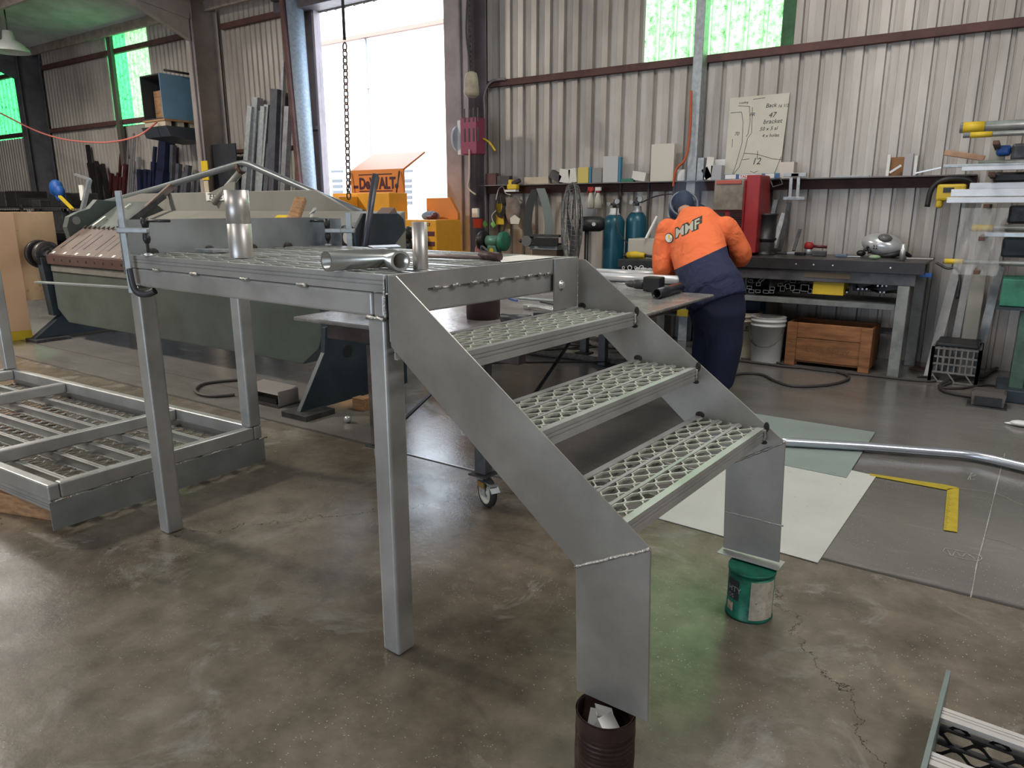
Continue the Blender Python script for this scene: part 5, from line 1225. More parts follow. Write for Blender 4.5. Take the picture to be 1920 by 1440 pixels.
# abrasive belts hanging
for k, (pts_, m, lb) in enumerate(((((1003, 355), (992, 385), (988, 420), (991, 450)), mat('belt_dark', (.05, .055, .055), .8), 'dark sanding belt hanging on the left'), (((1012, 353), (1021, 380), (1028, 420), (1026, 448)), mat('belt_grey', (.20, .23, .22), .8), 'grey sanding belt hanging on the right'))):
    P = smooth_path([yp(x, y, WY - .28) for x, y in pts_], 6); mb = MB(); vs = []
    for p in P: vs += [p + Vector((-.05, 0, 0)), p + Vector((.05, .03, 0)), p + Vector((.05, .033, 0)), p + Vector((-.05, .003, 0))]
    mb.add(vs, [(4 * i + a, 4 * i + (a + 1) % 4, 4 * i + 4 + (a + 1) % 4, 4 * i + 4 + a) for i in range(len(P) - 1) for a in range(4)]); solo('sanding_belt', mb, m, lb + ' under the wall shelf', 'sanding belt')
# belt sander
p = yp(1035, 452, 6.95); bs = thing('belt_sander', Vector((p.x, p.y, 0)), 'grey belt sander on a stand left of the fan', 'belt sander')
a_, b_ = yp(992, 452, 6.95), yp(1052, 448, 6.95); c_ = (a_ + b_) / 2
mb = MB(); mb.lathe(a_ + Vector((0, -.06, 0)), [(.06, 0), (.062, .005), (.062, .115), (.06, .12)], 24, YA); mb.build('drive_roller', mat('sander_grey', (.20, .20, .20), .4, .4), bs)
mb = MB(); mb.box(a_.x, b_.x, 6.90, 7.0, c_.z + .035, c_.z + .06); mb.box(a_.x, b_.x, 6.90, 7.0, c_.z - .05, c_.z - .03); mb.build('belt', M_STEEL, bs)
mb = MB(); mb.box(a_.x + .10, b_.x, 6.88, 6.90, c_.z - .06, c_.z + .03); mb.build('table', M_BLACK, bs, bevel=.004)
mb = MB(); mb.box(a_.x + .02, b_.x - .04, 6.93, 7.15, c_.z - .11, c_.z - .055); mb.build('base', M_GALV, bs, bevel=.01)
mb = MB(); mb.tube([a_ + Vector((-.06, 0, .0)), a_ + Vector((-.10, -.01, 0))], .010, 8); mb.ball(a_ + Vector((-.11, -.01, 0)), .022, .01, .022, 8); mb.build('adjuster', M_BLACK, bs)
mb = MB(); mb.box(a_.x + .05, b_.x - .05, 6.94, 7.1, 0, c_.z - .112); mb.build('stand', mat('stand_brown', (.10, .07, .05), .6), bs)
# bench grinder
p = yp(925, 452, 7.05); bg_ = thing('bench_grinder', Vector((p.x, p.y, 0)), 'green bench grinder on a pedestal right of the doorway', 'grinder')
mb = MB(); mb.lathe(p + Vector((-.09, 0, 0)), [(.05, 0), (.066, .01), (.066, .17), (.05, .18)], 24, XA); mb.build('motor', mat('grinder_green', (.10, .24, .18), .4, .1), bg_)
mb = MB(); mb.prism([p + Vector((-.06, -.04, -.05)), p + Vector((.06, -.04, -.05)), p + Vector((.09, -.04, -.16)), p + Vector((-.09, -.04, -.16))], (0, .10, 0)); mb.build('foot', MATS['grinder_green'], bg_, bevel=.006)
for s in (-1, 1):
    mb = MB(); mb.lathe(p + Vector((s * .11, 0, 0)), [(.04, 0), (.11, .01), (.115, .03), (.115, .06), (.10, .075), (.02, .08)], 26, XA * s); mb.build('wheel_guard', M_GREEN if s > 0 else M_BLACK, bg_)
mb = MB(); mb.box(p.x - .07, p.x + .07, 7.02, 7.12, 0, p.z - .162); mb.build('pedestal', M_STEEL, bg_)
mb = MB(); mb.lathe(p + Vector((0, -.043, -.11)), [(.03, 0), (.03, .002)], 16, -YA); mb.build('badge', M_YEL, bg_)
# yellow drill on shelf end, apron bag, yellow cover with cable, tags
p = yp(962, 352, WY - .27); t = thing('cordless_sander', p, 'yellow cordless tool hanging on the shelf end near the doorway', 'power tool')
mb = MB(); mb.obox(p + Vector((0, 0, .01)), XA, YA, Z, .07, .035, .03); mb.obox(p + Vector((-.03, 0, .055)), XA, YA, Z, .025, .03, .04); mb.build('body', M_YEL, t, bevel=.012)
mb = MB(); mb.obox(p + Vector((.045, 0, .065)), Vector((.9, 0, .35)), YA, Vector((-.35, 0, .9)), .06, .025, .022); mb.build('handle', M_BLACK, t, bevel=.008)
mb = MB(); mb.obox(p + Vector((-.02, 0, -.035)), XA, YA, Z, .08, .035, .012); mb.build('base_plate', M_WHITE, t)
p = yp(962, 395, WY - .12); mb = MB(); mb.ball(p, .11, .05, .17, 16); t = solo('cloth_bag', mb, mat('cloth_grey', (.24, .20, .18), .9, 0, var=.2, scale=9), 'grubby cloth bag hanging on the wall under the yellow tool', 'bag')
p = yp(965, 412, WY - .20); mb = MB(); mb.prism([p + Vector((-.06, 0, -.05)), p + Vector((.06, 0, -.05)), p + Vector((.08, 0, .01)), p + Vector((.0, 0, .06)), p + Vector((-.07, 0, .02))], (0, .003, 0)); solo('paper_tag', mb, M_PAPER, 'white cut paper tag in front of the cloth bag', 'tag')
p = yp(938, 400, WY - .09); mb = MB(); mb.box(p.x - .06, p.x + .06, WY - .10, WY - .08, p.z - .14, p.z + .12); solo('yellow_bag', mb, M_YEL, 'flat yellow cover hanging behind the coiled cable', 'cover', bevel=.008)
mb = MB(); p = yp(937, 385, WY - .14); 
for k in range(5): mb.tube([p + Vector(((.05 + .008 * k) * math.cos(a), .006 * k - .01, (.10 + .012 * k) * math.sin(a))) for a in [2 * PI * i / 24 for i in range(25)]], .006, 6)
solo('coiled_cable', mb, M_CABLE, 'black coiled cable hanging in front of the yellow cover', 'cable')
for k, (pts_, m, lb) in enumerate(((((930, 375), (935, 355), (943, 350), (948, 362), (958, 365)), M_WHITE, 'white lead looping over the coiled cable'), (((926, 420), (922, 405), (930, 395)), M_WHITE, 'short white lead with a green tag'), (((905, 440), (925, 445), (945, 430), (944, 405)), M_CABLE, 'black lead drooping under the coiled cable'), (((895, 258), (910, 262), (920, 270), (929, 283)), M_YEL, 'yellow hose end sticking out right of the red hose reel'))):
    mb = MB(); mb.tube(smooth_path([yp(x, y, WY - .16 - (.3 if k == 3 else 0)) for x, y in pts_], 6), .006 if k < 3 else .012, 6); solo('lead' if k < 3 else 'hose_end', mb, m, lb, 'lead' if k < 3 else 'hose')
for k, (px, py) in enumerate(((909, 420), (925, 421))):
    p = yp(px, py, WY - .2); mb = MB(); mb.obox(p, Vector((.8, 0, .6)), YA, Vector((-.6, 0, .8)), .03, .002, .035); solo('test_tag', mb, mat('tag_green', (.20, .55, .15), .6), ['green test tag on the power board lead', 'green test tag on the white lead'][k], 'tag')
pw = thing('power_outlet', (-5.55, WY - .45, 1.3), 'red and white power outlets on the mauve column foot', 'outlet')
p = yp(893, 400, WY - .42)
mb = MB(); mb.box(p.x - .04, p.x + .05, WY - .46, WY - .42, p.z - .05, p.z + .06); mb.build('outlet', M_WHITE, pw, bevel=.006)
p = yp(898, 418, WY - .42); mb = MB(); mb.box(p.x - .06, p.x + .06, WY - .46, WY - .42, p.z - .06, p.z + .05); mb.build('outlet', M_RED, pw, bevel=.006)
mb = MB(); p = yp(896, 470, 7.0); mb.lathe(Vector((p.x, 7.0, p.z - .06)), [(.03, 0), (.034, .01), (.03, .09), (.015, .12), (.016, .15)], 16); 
p_b = p
t = solo('drink_bottle', mb, mat('pink_bottle', (.62, .22, .26), .4), 'small pink bottle near the grinder beyond the deck', 'bottle')
# hose reel box on the door jamb
p = yp(870, 255, WY - .55)
hr = thing('hose_reel_box', p, 'maroon slotted box with a pale reel fixed high on the mauve column', 'reel box')
a_, b_ = yp(863, 255, WY - .60), yp(893, 255, WY - .60); zt_, zb_ = yp(878, 220, WY - .6).z, yp(878, 289, WY - .6).z
mb = MB(); mb.box(a_.x, b_.x, WY - .60, WY - .42, zb_, zt_); mb.build('box', mat('box_maroon', (.26, .045, .10), .5), hr, bevel=.01)
for k in range(2):
    for j in range(4):
        xx = a_.x + .06 + j * .065; zz = zb_ + .14 + k * .22
        mb = MB(); mb.box(xx, xx + .02, WY - .603, WY - .6005, zz, zz + .15); mb.build('slot', M_BLACK, hr)
mb = MB(); mb.box(a_.x - .06, a_.x - .001, WY - .58, WY - .44, zb_, zt_ - .02); mb.build('bracket', M_WHITE, hr, bevel=.006)
mb = MB(); mb.lathe(Vector((a_.x - .06, WY - .52, (zt_ + zb_) / 2 - .02)), [(.15, 0), (.15, .03), (.10, .035), (.09, .03), (.05, .035), (.001, .04)], 26, -XA); mb.build('reel', mat('reel_pale', (.45, .50, .58), .4), hr)
mb = MB(); p = yp(880, 280, WY - .62); mb.tube(smooth_path([p, yp(880, 330, WY - .62), yp(878, 352, WY - .6), yp(892, 365, WY - .6)], 6), .010, 6); solo('reel_hose', mb, M_CARD, 'pale hose hanging down from the maroon box', 'hose')
# chain hoist block and hanging bottle at the door
mb = MB(); p = yp(884, 160, 6.6); mb.lathe(p - Z * .12, [(.05, 0), (.08, .02), (.085, .06), (.07, .20), (.06, .24), (.02, .26)], 16); t = solo('hoist_block', mb, mat('hoist_cream', (.42, .36, .28), .6, 0, var=.2), 'cream hoist control hanging on a cable beside the mauve column', 'hoist control')
mb = MB(); mb.tube(smooth_path([yp(882, 143, 6.6), yp(879, 110, 6.6), yp(874, 60, 6.6), yp(876, 0, 6.6), yp(880, -50, 6.6)], 6), .010, 6); solo('hoist_cable', mb, M_CABLE, 'dark cable carrying the cream hoist control', 'cable')
def chain(name, a, b, r, label, step=.05):
    d = (b - a); n = int(d.length / step); d.normalize(); s1 = d.cross(YA).normalized(); s2 = d.cross(s1); mb = MB()
    for i in range(n):
        c = a + d * step * (i + .5); s = s1 if i % 2 else s2
        mb.tube([c + d * step * .68 * math.cos(t) + s * r * 1.6 * math.sin(t) for t in [2 * PI * k / 10 for k in range(11)]], r * .5, 5, cap=False)
    return solo(name, mb, M_STEEL, label, 'chain', None)
o = chain('hoist_chain', yp(883, 143, 6.65), yp(879, -60, 6.65), .008, 'steel chain hanging beside the hoist cable'); 
o = chain('lifting_chain', yp(654, 372, 4.4), yp(646, 70, 4.4), .013, 'long rusty chain hanging in front of the open doorway'); o.data.materials[0] = M_RUST
mb = MB(); mb.tube([yp(646, 75, 4.4), Vector((yp(644, -2, 4.4).x, 4.4, roofz(4.4) - .03))], .012, 8); solo('chain_strap', mb, M_STEEL, 'dark strap above the long chain in the doorway', 'strap')
# orange lead down the zinc post
mb = MB(); mb.tube(smooth_path([yp(1296, 170, WY - .22), yp(1294, 240, WY - .22), yp(1286, 295, WY - .24), yp(1268, 318, WY - .26), yp(1262, 350, WY - .26)], 8), .012, 6); solo('orange_lead', mb, mat('orange_rubber', (.50, .09, .03), .5), 'orange lead hanging down beside the zinc post', 'lead')
# ------------------------------------------------------------------ tool box in the doorway
tX = yp(735, 400, 6.9)
bx_ = thing('site_tool_box', Vector((-6.3, 7.2, 0)), 'big yellow tool box with its orange lid open in the doorway', 'tool box')
Yd = 6.75
def dbox(nm, x0, y0, x1, y1, Y, dep, m, bev=.006, par=bx_): return wbox(nm, x0, y0, x1, y1, Y, dep, m, None, None, parent=par, bevel=bev)
l0, l1 = yp(657, 335, Yd), yp(756, 335, Yd); lt, lb_ = yp(700, 318, Yd).z, yp(706, 372, Yd).z
M_DWO = mat('toolbox_orange', (.72, .25, .06), .4)
mb = MB(); mb.box(l0.x, l1.x, Yd, Yd + .03, lb_ + .0, lt); lid = mb.build('lid', M_DWO, bx_, bevel=.004)
mb = MB(); mb.prism([(l0.x, Yd + .03, lt - .02), (l0.x, Yd + .42, lt + .20), (l0.x, Yd + .42, lt + .225), (l0.x, Yd + .01, lt)], (l1.x - l0.x, 0, 0)); mb.build('lid_flap', M_DWO, bx_, bevel=.003)
w_ = l1.x - l0.x; th = lt - lb_
t_ = text_mesh('DeWALT', .19, (l0.x + w_ * .17, Yd - .004, lb_ + th * .34), XA, Z, mat('logo_dark', (.06, .012, .03), .5), lid, bold=.007, xs=.82)
for q_, zz in enumerate((lb_ + th * .34 - .035, lb_ + th * .34 + .165)):
    mb = MB(); mb.box(l0.x + w_ * .17, l0.x + w_ * .80, Yd - .005, Yd - .0015, zz, zz + .012); mb.build('logo_bar', MATS['logo_dark'], lid)
mb = MB(); mb.ball((l1.x - w_ * .12, Yd - .004, lb_ + th * .42), .030, .003, .030, 10); mb.build('emblem', MATS['logo_dark'], lid)
mb = MB(); mb.box(l0.x + w_ * .06, l0.x + w_ * .15, Yd - .004, Yd - .001, lb_ + th * .36, lb_ + th * .46); mb.build('emblem', MATS['logo_dark'], lid)
mb = MB(); mb.prism([(l0.x + w_ * .32, Yd + .10, lt + .020), (l0.x + w_ * .32, Yd + .34, lt + .148), (l0.x + w_ * .32, Yd + .34, lt + .142), (l0.x + w_ * .32, Yd + .10, lt + .012)], (w_ * .32, 0, 0)); mb.build('paper_label', M_PAPER, lid)
mb = MB(); mb.box(l0.x, l1.x + .06, Yd - .32, Yd - .002, .75, lb_ + .06); mb.build('chest', M_DWY, bx_, bevel=.008)
mb = MB(); mb.box(l0.x, l0.x + .45, Yd - .62, Yd - .325, .75, lb_ + .02); mb.build('side_bin', M_DWY, bx_, bevel=.008)
for xx in (l0.x + .04, l1.x - .03):
    mb = MB(); mb.tube([Vector((xx, Yd - .10, lb_ + .05)), Vector((xx - .01, Yd - .02, lt - .03))], .010, 6); mb.build('gas_strut', M_STEEL, bx_)
mb = MB(); mb.box(l0.x, l1.x + .12, Yd - .60, Yd - .001, .08, .74); mb.build('cabinet', M_DWY, bx_, bevel=.006)
# the drawer unit beside it
r0, r1 = yp(752, 430, 6.5), yp(818, 430, 6.5); rt, rm, rb = yp(790, 370, 6.5).z, yp(790, 412, 6.5).z, .12
mb = MB(); mb.box(r0.x, r1.x, 6.5, 6.95, rb, rm); dc = mb.build('drawer_cabinet', M_DWY, bx_, bevel=.008)
mb = MB(); mb.prism([(r0.x + .06, 6.9, rm), (r0.x + .06, 6.9, rt), (r1.x - .12, 6.9, rt), (r1.x, 6.9, rt - .18), (r1.x, 6.9, rm)], (0, .05, 0)); mb.build('raised_lid', mat('toolbox_orange', (.70, .25, .09), .4), bx_, bevel=.004)
for k in range(4):
    zz = rm - .12 - k * .115; mb = MB(); mb.box(r0.x + .03, r1.x - .03, 6.492, 6.4995, zz - .06, zz - .012); mb.build('drawer_gap', mat('drawer_maroon', (.10, .03, .05), .5), dc)
text_mesh('DEWALT', .045, (r1.x - .27, 6.498, rm - .07), XA, Z, MATS['logo_dark'], dc, bold=.002)
mb = MB(); mb.ball((r0.x + .25, 6.75, rm + .04), .12, .1, .06, 10); solo('cloth_heap', mb, mat('cloth_blue_grey', (.20, .26, .34), .8), 'blue-grey rag heap on top of the yellow drawer cabinet', 'rag')
mb = MB(); mb.tube([Vector((r0.x + .32, 6.62, rm + .02)), Vector((r1.x - .12, 6.62, rm + .03))], .022, 8); mb.ball(Vector((r1.x - .12, 6.62, rm + .045)), .04, .04, .04, 8); solo('maroon_tool', mb, mat('maroon_grip', (.12, .02, .03), .4), 'dark tool lying on the yellow drawer cabinet', 'tool')
mb = MB(); p = yp(750, 440, 6.3)
for k in range(9): mb.ball(p + Vector((random.uniform(-.10, .10), random.uniform(-.08, .08), random.uniform(-.16, .10))), random.uniform(.06, .11), None, None, 8)
mb.box(p.x - .13, p.x + .13, 6.2, 6.42, 0.0, p.z - .12)
solo('jacket_heap', mb, M_BLACK, 'black jacket heap on a stool left of the yellow drawers', 'jacket')
# ------------------------------------------------------------------ the welder
def skin_mesh(name, nodes, edges, m, parent, sub=2, root=0):
    me = bpy.data.meshes.new(name); me.from_pydata([tuple(n[0]) for n in nodes], edges, []); me.update()
    o = bpy.data.objects.new(name + '_tmp', me); COL.objects.link(o)
    sk = o.modifiers.new('skin', 'SKIN'); sk.use_smooth_shade = True
    for i, n in enumerate(nodes):
        r = n[1]; o.data.skin_vertices[0].data[i].radius = (r, r) if not isinstance(r, tuple) else r
        o.data.skin_vertices[0].data[i].use_root = (i == root)
    if sub: s = o.modifiers.new('s', 'SUBSURF'); s.levels = sub; s.render_levels = sub
    dg = bpy.context.evaluated_depsgraph_get(); res = bpy.data.meshes.new_from_object(o.evaluated_get(dg)); bpy.data.objects.remove(o)
    res.name = name; res.materials.clear(); res.materials.append(m)
    for p in res.polygons: p.use_smooth = True
    r = bpy.data.objects.new(name, res); COL.objects.link(r)
    if parent is not None: r.parent = parent; r.matrix_parent_inverse = world_of(parent).inverted()
    return r
per = thing('person', Vector((-1.74, 5.38, 0)), 'person in orange and navy work shirt bending over the table, welding', 'person')
def loft(mb, secs, n=24):
    """secs: centre, half width, half depth, tilt of the width axis in degrees"""
    C_ = [Vector(q[0]) for q in secs]; vs = []
    for i, (c, hw, hd, tl) in enumerate(secs):
        ax = (C_[min(i + 1, len(C_) - 1)] - C_[max(i - 1, 0)]).normalized()
        w0 = Vector((.83, -.10, 0)).normalized() * math.cos(R(tl)) + Z * math.sin(R(tl)); w0 = (w0 - ax * w0.dot(ax)).normalized(); d0 = ax.cross(w0)
        for k in range(n):
            a = 2 * PI * k / n; vs.append(C_[i] + w0 * hw * math.cos(a) + d0 * hd * math.sin(a))
    m = len(secs)
    mb.add(vs, [(i * n + k, i * n + (k + 1) % n, (i + 1) * n + (k + 1) % n, (i + 1) * n + k) for i in range(m - 1) for k in range(n)], True)
    o = len(mb.v) - len(vs); mb.f.append([o + k for k in range(n)][::-1]); mb.sm.append(True); mb.f.append([o + (m - 1) * n + k for k in range(n)]); mb.sm.append(True)
def fuse(name, mb, m, parent, vox=.014, smooth=6, shift=None):
    t = mb.build(name + '_tmp', m, None); r = t.modifiers.new('r', 'REMESH'); r.mode = 'VOXEL'; r.voxel_size = vox; r.use_smooth_shade = True
    q = t.modifiers.new('s', 'SMOOTH'); q.iterations = smooth; q.factor = .5
    dg = bpy.context.evaluated_depsgraph_get(); me = bpy.data.meshes.new_from_object(t.evaluated_get(dg)); bpy.data.objects.remove(t)
    me.name = name; me.materials.clear(); me.materials.append(m)
    for p in me.polygons: p.use_smooth = True
    if shift is not None: me.transform(Matrix.Translation(-shift))
    o = bpy.data.objects.new(name, me); COL.objects.link(o); o.parent = parent
    if shift is None: o.matrix_parent_inverse = world_of(parent).inverted()
    return o
def limb(mb, pts):
    P = smooth_path([p for p, r in pts], 5); rs = []
    for i in range(len(pts) - 1):
        for k in range(5): rs.append(pts[i][1] + (pts[i + 1][1] - pts[i][1]) * k / 5)
    rs.append(pts[-1][1]); mb.tube(P, rs, 16); mb.ball(P[0], rs[0] * .98, n=12); mb.ball(P[-1], rs[-1] * .96, n=12)
M_SKIN = mat('skin', (.45, .26, .18), .5)
cH, cW, cC, cN, cHd = yp(1338, 545, 5.32), yp(1318, 505, 5.44), yp(1303, 432, 5.70), yp(1288, 402, 5.86), yp(1280, 388, 5.93)
Sl, El, Wl = yp(1252, 430, 5.68), yp(1243, 522, 5.60), yp(1262, 540, 5.78)
Sr, Er, Wr = yp(1360, 428, 5.72), yp(1388, 482, 5.82), yp(1335, 478, 6.10)
El.z = max(El.z, .915); Wl.z = max(Wl.z, .90); Wr.z = max(Wr.z, .92)
fR, fL = Vector((-1.70, 5.36, .09)), Vector((-1.96, 5.60, .09))
kR, kL = Vector((-1.67, 5.37, .46)), Vector((-1.95, 5.62, .48))
mb = MB(); loft(mb, [(cH, .17, .12, 20), (cW, .155, .11, 20), (cW.lerp(cC, .6), .17, .11, 15), (cC, .17, .10, 8), (cN, .055, .055, 0), (cHd, .06, .06, 0)])
limb(mb, [(Sl, .055), (El, .043), (Wl, .03)]); limb(mb, [(Sr, .055), (Er, .043), (Wr, .03)]); limb(mb, [(cH + Vector((.09, 0, -.05)), .09), (kR, .06), (fR, .045)]); limb(mb, [(cH + Vector((-.09, .05, -.05)), .09), (kL, .06), (fL, .045)])
fuse('body', mb, M_SKIN, per, .016, 4)
ms = bpy.data.materials.new('work_shirt'); ms.use_nodes = True; nt = ms.node_tree; N = nt.nodes; L = nt.links; b = N['Principled BSDF']; b.inputs['Roughness'].default_value = .85
tc = N.new('ShaderNodeTexCoord'); dv = N.new('ShaderNodeVectorMath'); dv.operation = 'DOT_PRODUCT'; L.new(tc.outputs['Object'], dv.inputs[0])
P1_, P2_ = yp(1256, 510, 5.44), yp(1362, 461, 5.40); ax_ = (P2_ - P1_).cross(ray(1310, 487)).normalized()
if ax_.z < 0: ax_ = -ax_
dv.inputs[1].default_value = ax_
gt = N.new('ShaderNodeMath'); gt.operation = 'GREATER_THAN'; L.new(dv.outputs['Value'], gt.inputs[0]); gt.inputs[1].default_value = ax_.dot(P1_ - per.location)
# sleeves stay orange: everything left of the body side or right of it
sx_ = N.new('ShaderNodeVectorMath'); sx_.operation = 'DOT_PRODUCT'; L.new(tc.outputs['Object'], sx_.inputs[0]); sx_.inputs[1].default_value = (.83, -.10, 0)
lt = N.new('ShaderNodeMath'); lt.operation = 'LESS_THAN'; L.new(sx_.outputs['Value'], lt.inputs[0]); lt.inputs[1].default_value = Vector((.83, -.10, 0)).dot(yp(1262, 530, 5.50) - per.location)
rg = N.new('ShaderNodeMath'); rg.operation = 'GREATER_THAN'; L.new(sx_.outputs['Value'], rg.inputs[0]); rg.inputs[1].default_value = Vector((.83, -.10, 0)).dot(yp(1368, 480, 5.72) - per.location)
sy_ = N.new('ShaderNodeSeparateXYZ'); L.new(tc.outputs['Object'], sy_.inputs[0]); far = N.new('ShaderNodeMath'); far.operation = 'GREATER_THAN'; L.new(sy_.outputs[1], far.inputs[0]); far.inputs[1].default_value = 5.60 - per.location.y
zz_ = N.new('ShaderNodeMath'); zz_.operation = 'GREATER_THAN'; L.new(sy_.outputs[2], zz_.inputs[0]); zz_.inputs[1].default_value = .84
a1 = N.new('ShaderNodeMath'); a1.operation = 'MULTIPLY'; L.new(rg.outputs[0], a1.inputs[0]); L.new(far.outputs[0], a1.inputs[1])
a2 = N.new('ShaderNodeMath'); a2.operation = 'MULTIPLY'; L.new(lt.outputs[0], a2.inputs[0]); L.new(zz_.outputs[0], a2.inputs[1])
m1_ = N.new('ShaderNodeMath'); m1_.operation = 'MAXIMUM'; L.new(gt.outputs[0], m1_.inputs[0]); L.new(a1.outputs[0], m1_.inputs[1])
m2_ = N.new('ShaderNodeMath'); m2_.operation = 'MAXIMUM'; L.new(m1_.outputs[0], m2_.inputs[0]); L.new(a2.outputs[0], m2_.inputs[1])
mx = N.new('ShaderNodeMix'); mx.data_type = 'RGBA'; L.new(m2_.outputs[0], mx.inputs[0]); mx.inputs[6].default_value = (.013, .018, .060, 1); mx.inputs[7].default_value = (.80, .17, .055, 1)
L.new(mx.outputs[2], b.inputs['Base Color'])
nn_ = N.new('ShaderNodeTexNoise'); nn_.inputs['Scale'].default_value = 6; nn_.inputs['Detail'].default_value = 3; nn_.inputs['Distortion'].default_value = 1.2; L.new(tc.outputs['Object'], nn_.inputs['Vector'])
bp_ = N.new('ShaderNodeBump'); bp_.inputs['Strength'].default_value = .7; bp_.inputs['Distance'].default_value = .05; L.new(nn_.outputs[0], bp_.inputs['Height']); L.new(bp_.outputs[0], b.inputs['Normal'])
mb = MB()
loft(mb, [(yp(1346, 570, 5.30), .232, .165, 20), (cH, .232, .175, 20), (cW, .218, .160, 22), (yp(1308, 465, 5.57), .225, .150, 18), (cC, .225, .140, 10), (yp(1298, 412, 5.79), .17, .095, 5), (cN, .078, .07, 0)])
limb(mb, [(Sl, .092), (Sl.lerp(El, .5) + Vector((-.02, 0, 0)), .088), (El, .080), (El.lerp(Wl, .8), .062)])
limb(mb, [(Sr, .098), (Sr.lerp(Er, .5) + Vector((.015, 0, 0)), .092), (Er, .084), (Er.lerp(Wr, .8), .058)])
shirt = fuse('shirt', mb, ms, per, .012, 5, per.location)
M_TR = mat('navy_trousers', (.010, .014, .045), .85, 0, var=.2, scale=6, bump=.6, bscale=9)
mb = MB(); loft(mb, [(yp(1344, 552, 5.31), .205, .150, 20), (yp(1350, 590, 5.31), .195, .150, 10), (yp(1352, 612, 5.32), .17, .14, 0)])
limb(mb, [(yp(1356, 605, 5.32), .150), (yp(1358, 645, 5.33), .135), (yp(1353, 690, 5.35), .118), (Vector((fR.x, fR.y, .14)), .095)]); limb(mb, [(cH + Vector((-.10, .05, -.10)), .13), (kL, .10), (Vector((fL.x, fL.y, .12)), .085)])
fuse('trousers', mb, M_TR, per, .014, 5)
for A in (fR, fL):
    mb = MB(); mb.ball(Vector((A.x - .03, A.y + .05, .05)), .055, .14, .05, 14); mb.box(A.x - .085, A.x + .025, A.y - .07, A.y + .17, 0, .022); mb.build('boot', mat('boot_leather', (.07, .05, .04), .6), per, bevel=.008)
Hd = cHd
# gloves with fingers
def hand(W, d, side, nm='glove'):
    d = d.normalized(); up = Z; s = d.cross(up).normalized() * side; pn_ = [(W, .030), (W + d * .05, (.040, .022)), (W + d * .09, (.042, .018))]; ed = [(0, 1), (1, 2)]
    for i, (off, ln) in enumerate(((-.030, .062), (-.010, .072), (.010, .066), (.030, .050))):
        b0 = len(pn_); a = W + d * .10 + s * off; pn_ += [(a, .0105), (a + d * ln * .5 - Z * .008, .0100), (a + d * ln * .85 - Z * .028, .0085)]; ed += [(2, b0), (b0, b0 + 1), (b0 + 1, b0 + 2)]
    b0 = len(pn_); a = W + d * .04 - s * .035; pn_ += [(a, .013), (a + d * .03 - s * .02 - Z * .01, .0115), (a + d * .055 - s * .02 - Z * .02, .010)]; ed += [(1, b0), (b0, b0 + 1), (b0 + 1, b0 + 2)]
    return skin_mesh(nm, pn_, ed, mat('glove_tan', (.30, .24, .17), .8), per, 1)
hand(Wl, (Wl - El) + Vector((.1, .1, 0)), 1); hand(Wr, (Wr - Er), -1)
# head: face looks down to the work, hair and cap, lifted welding mask band
fw = (Vector((-.45, .75, -.45))).normalized(); sd = fw.cross(Z).normalized(); upv = sd.cross(fw).normalized()
Hc = yp(1281, 386, 5.96)
rotH = Matrix((sd, fw, upv)).transposed()
mb = MB(); mb.ball(Hc, .075, .095, .110, 22, rotH); hd = mb.build('head', M_SKIN, per)
mb = MB(); mb.ball(Hc + fw * .092 - upv * .012, .013, .020, .022, 10, rotH); mb.build('nose', M_SKIN, hd)
for s in (-1, 1):
    mb = MB(); mb.ball(Hc + sd * s * .032 + fw * .084 + upv * .018, .011, .008, .008, 10, rotH); mb.build('eye', M_WHITE, hd)
    mb = MB(); mb.ball(Hc + sd * s * .076 - fw * .005, .010, .020, .030, 10, rotH); mb.build('ear', M_SKIN, hd)
mb = MB(); mb.ball(Hc + fw * .084 - upv * .052, .024, .008, .007, 10, rotH); mb.build('mouth', mat('lips', (.35, .14, .11), .5), hd)
mb = MB(); mb.ball(Hc - fw * .012 + upv * .010, .088, .100, .118, 22, rotH); mb.build('cap', mat('cap_navy', (.02, .035, .075), .7, 0, var=.2), per)
mb = MB(); mb.ball(Hc + fw * .060 + upv * .0, .115, .085, .150, 22, rotH); mb.build('welding_mask', mat('mask_blue', (.015, .03, .07), .35), per)
mb = MB(); mb.tube([Hc + (sd * math.cos(a) + upv * math.sin(a)) * .112 - fw * .035 for a in [2 * PI * i / 24 for i in range(25)]], .009, 6, cap=False); mb.tube([Hc - fw * (.10 * math.cos(a)) + upv * .118 * math.sin(a) for a in [R(-20 + 8 * i) for i in range(16)]], .008, 6); mb.build('mask_strap', mat('strap_grey', (.14, .17, .22), .5), per)
mb = MB(); mb.ball(Hc + Vector((-.08, -.14, -.12)), .045, .04, .03, 8); mb.build('collar_tie', mat('beanie_grey', (.10, .09, .09), .9), per)
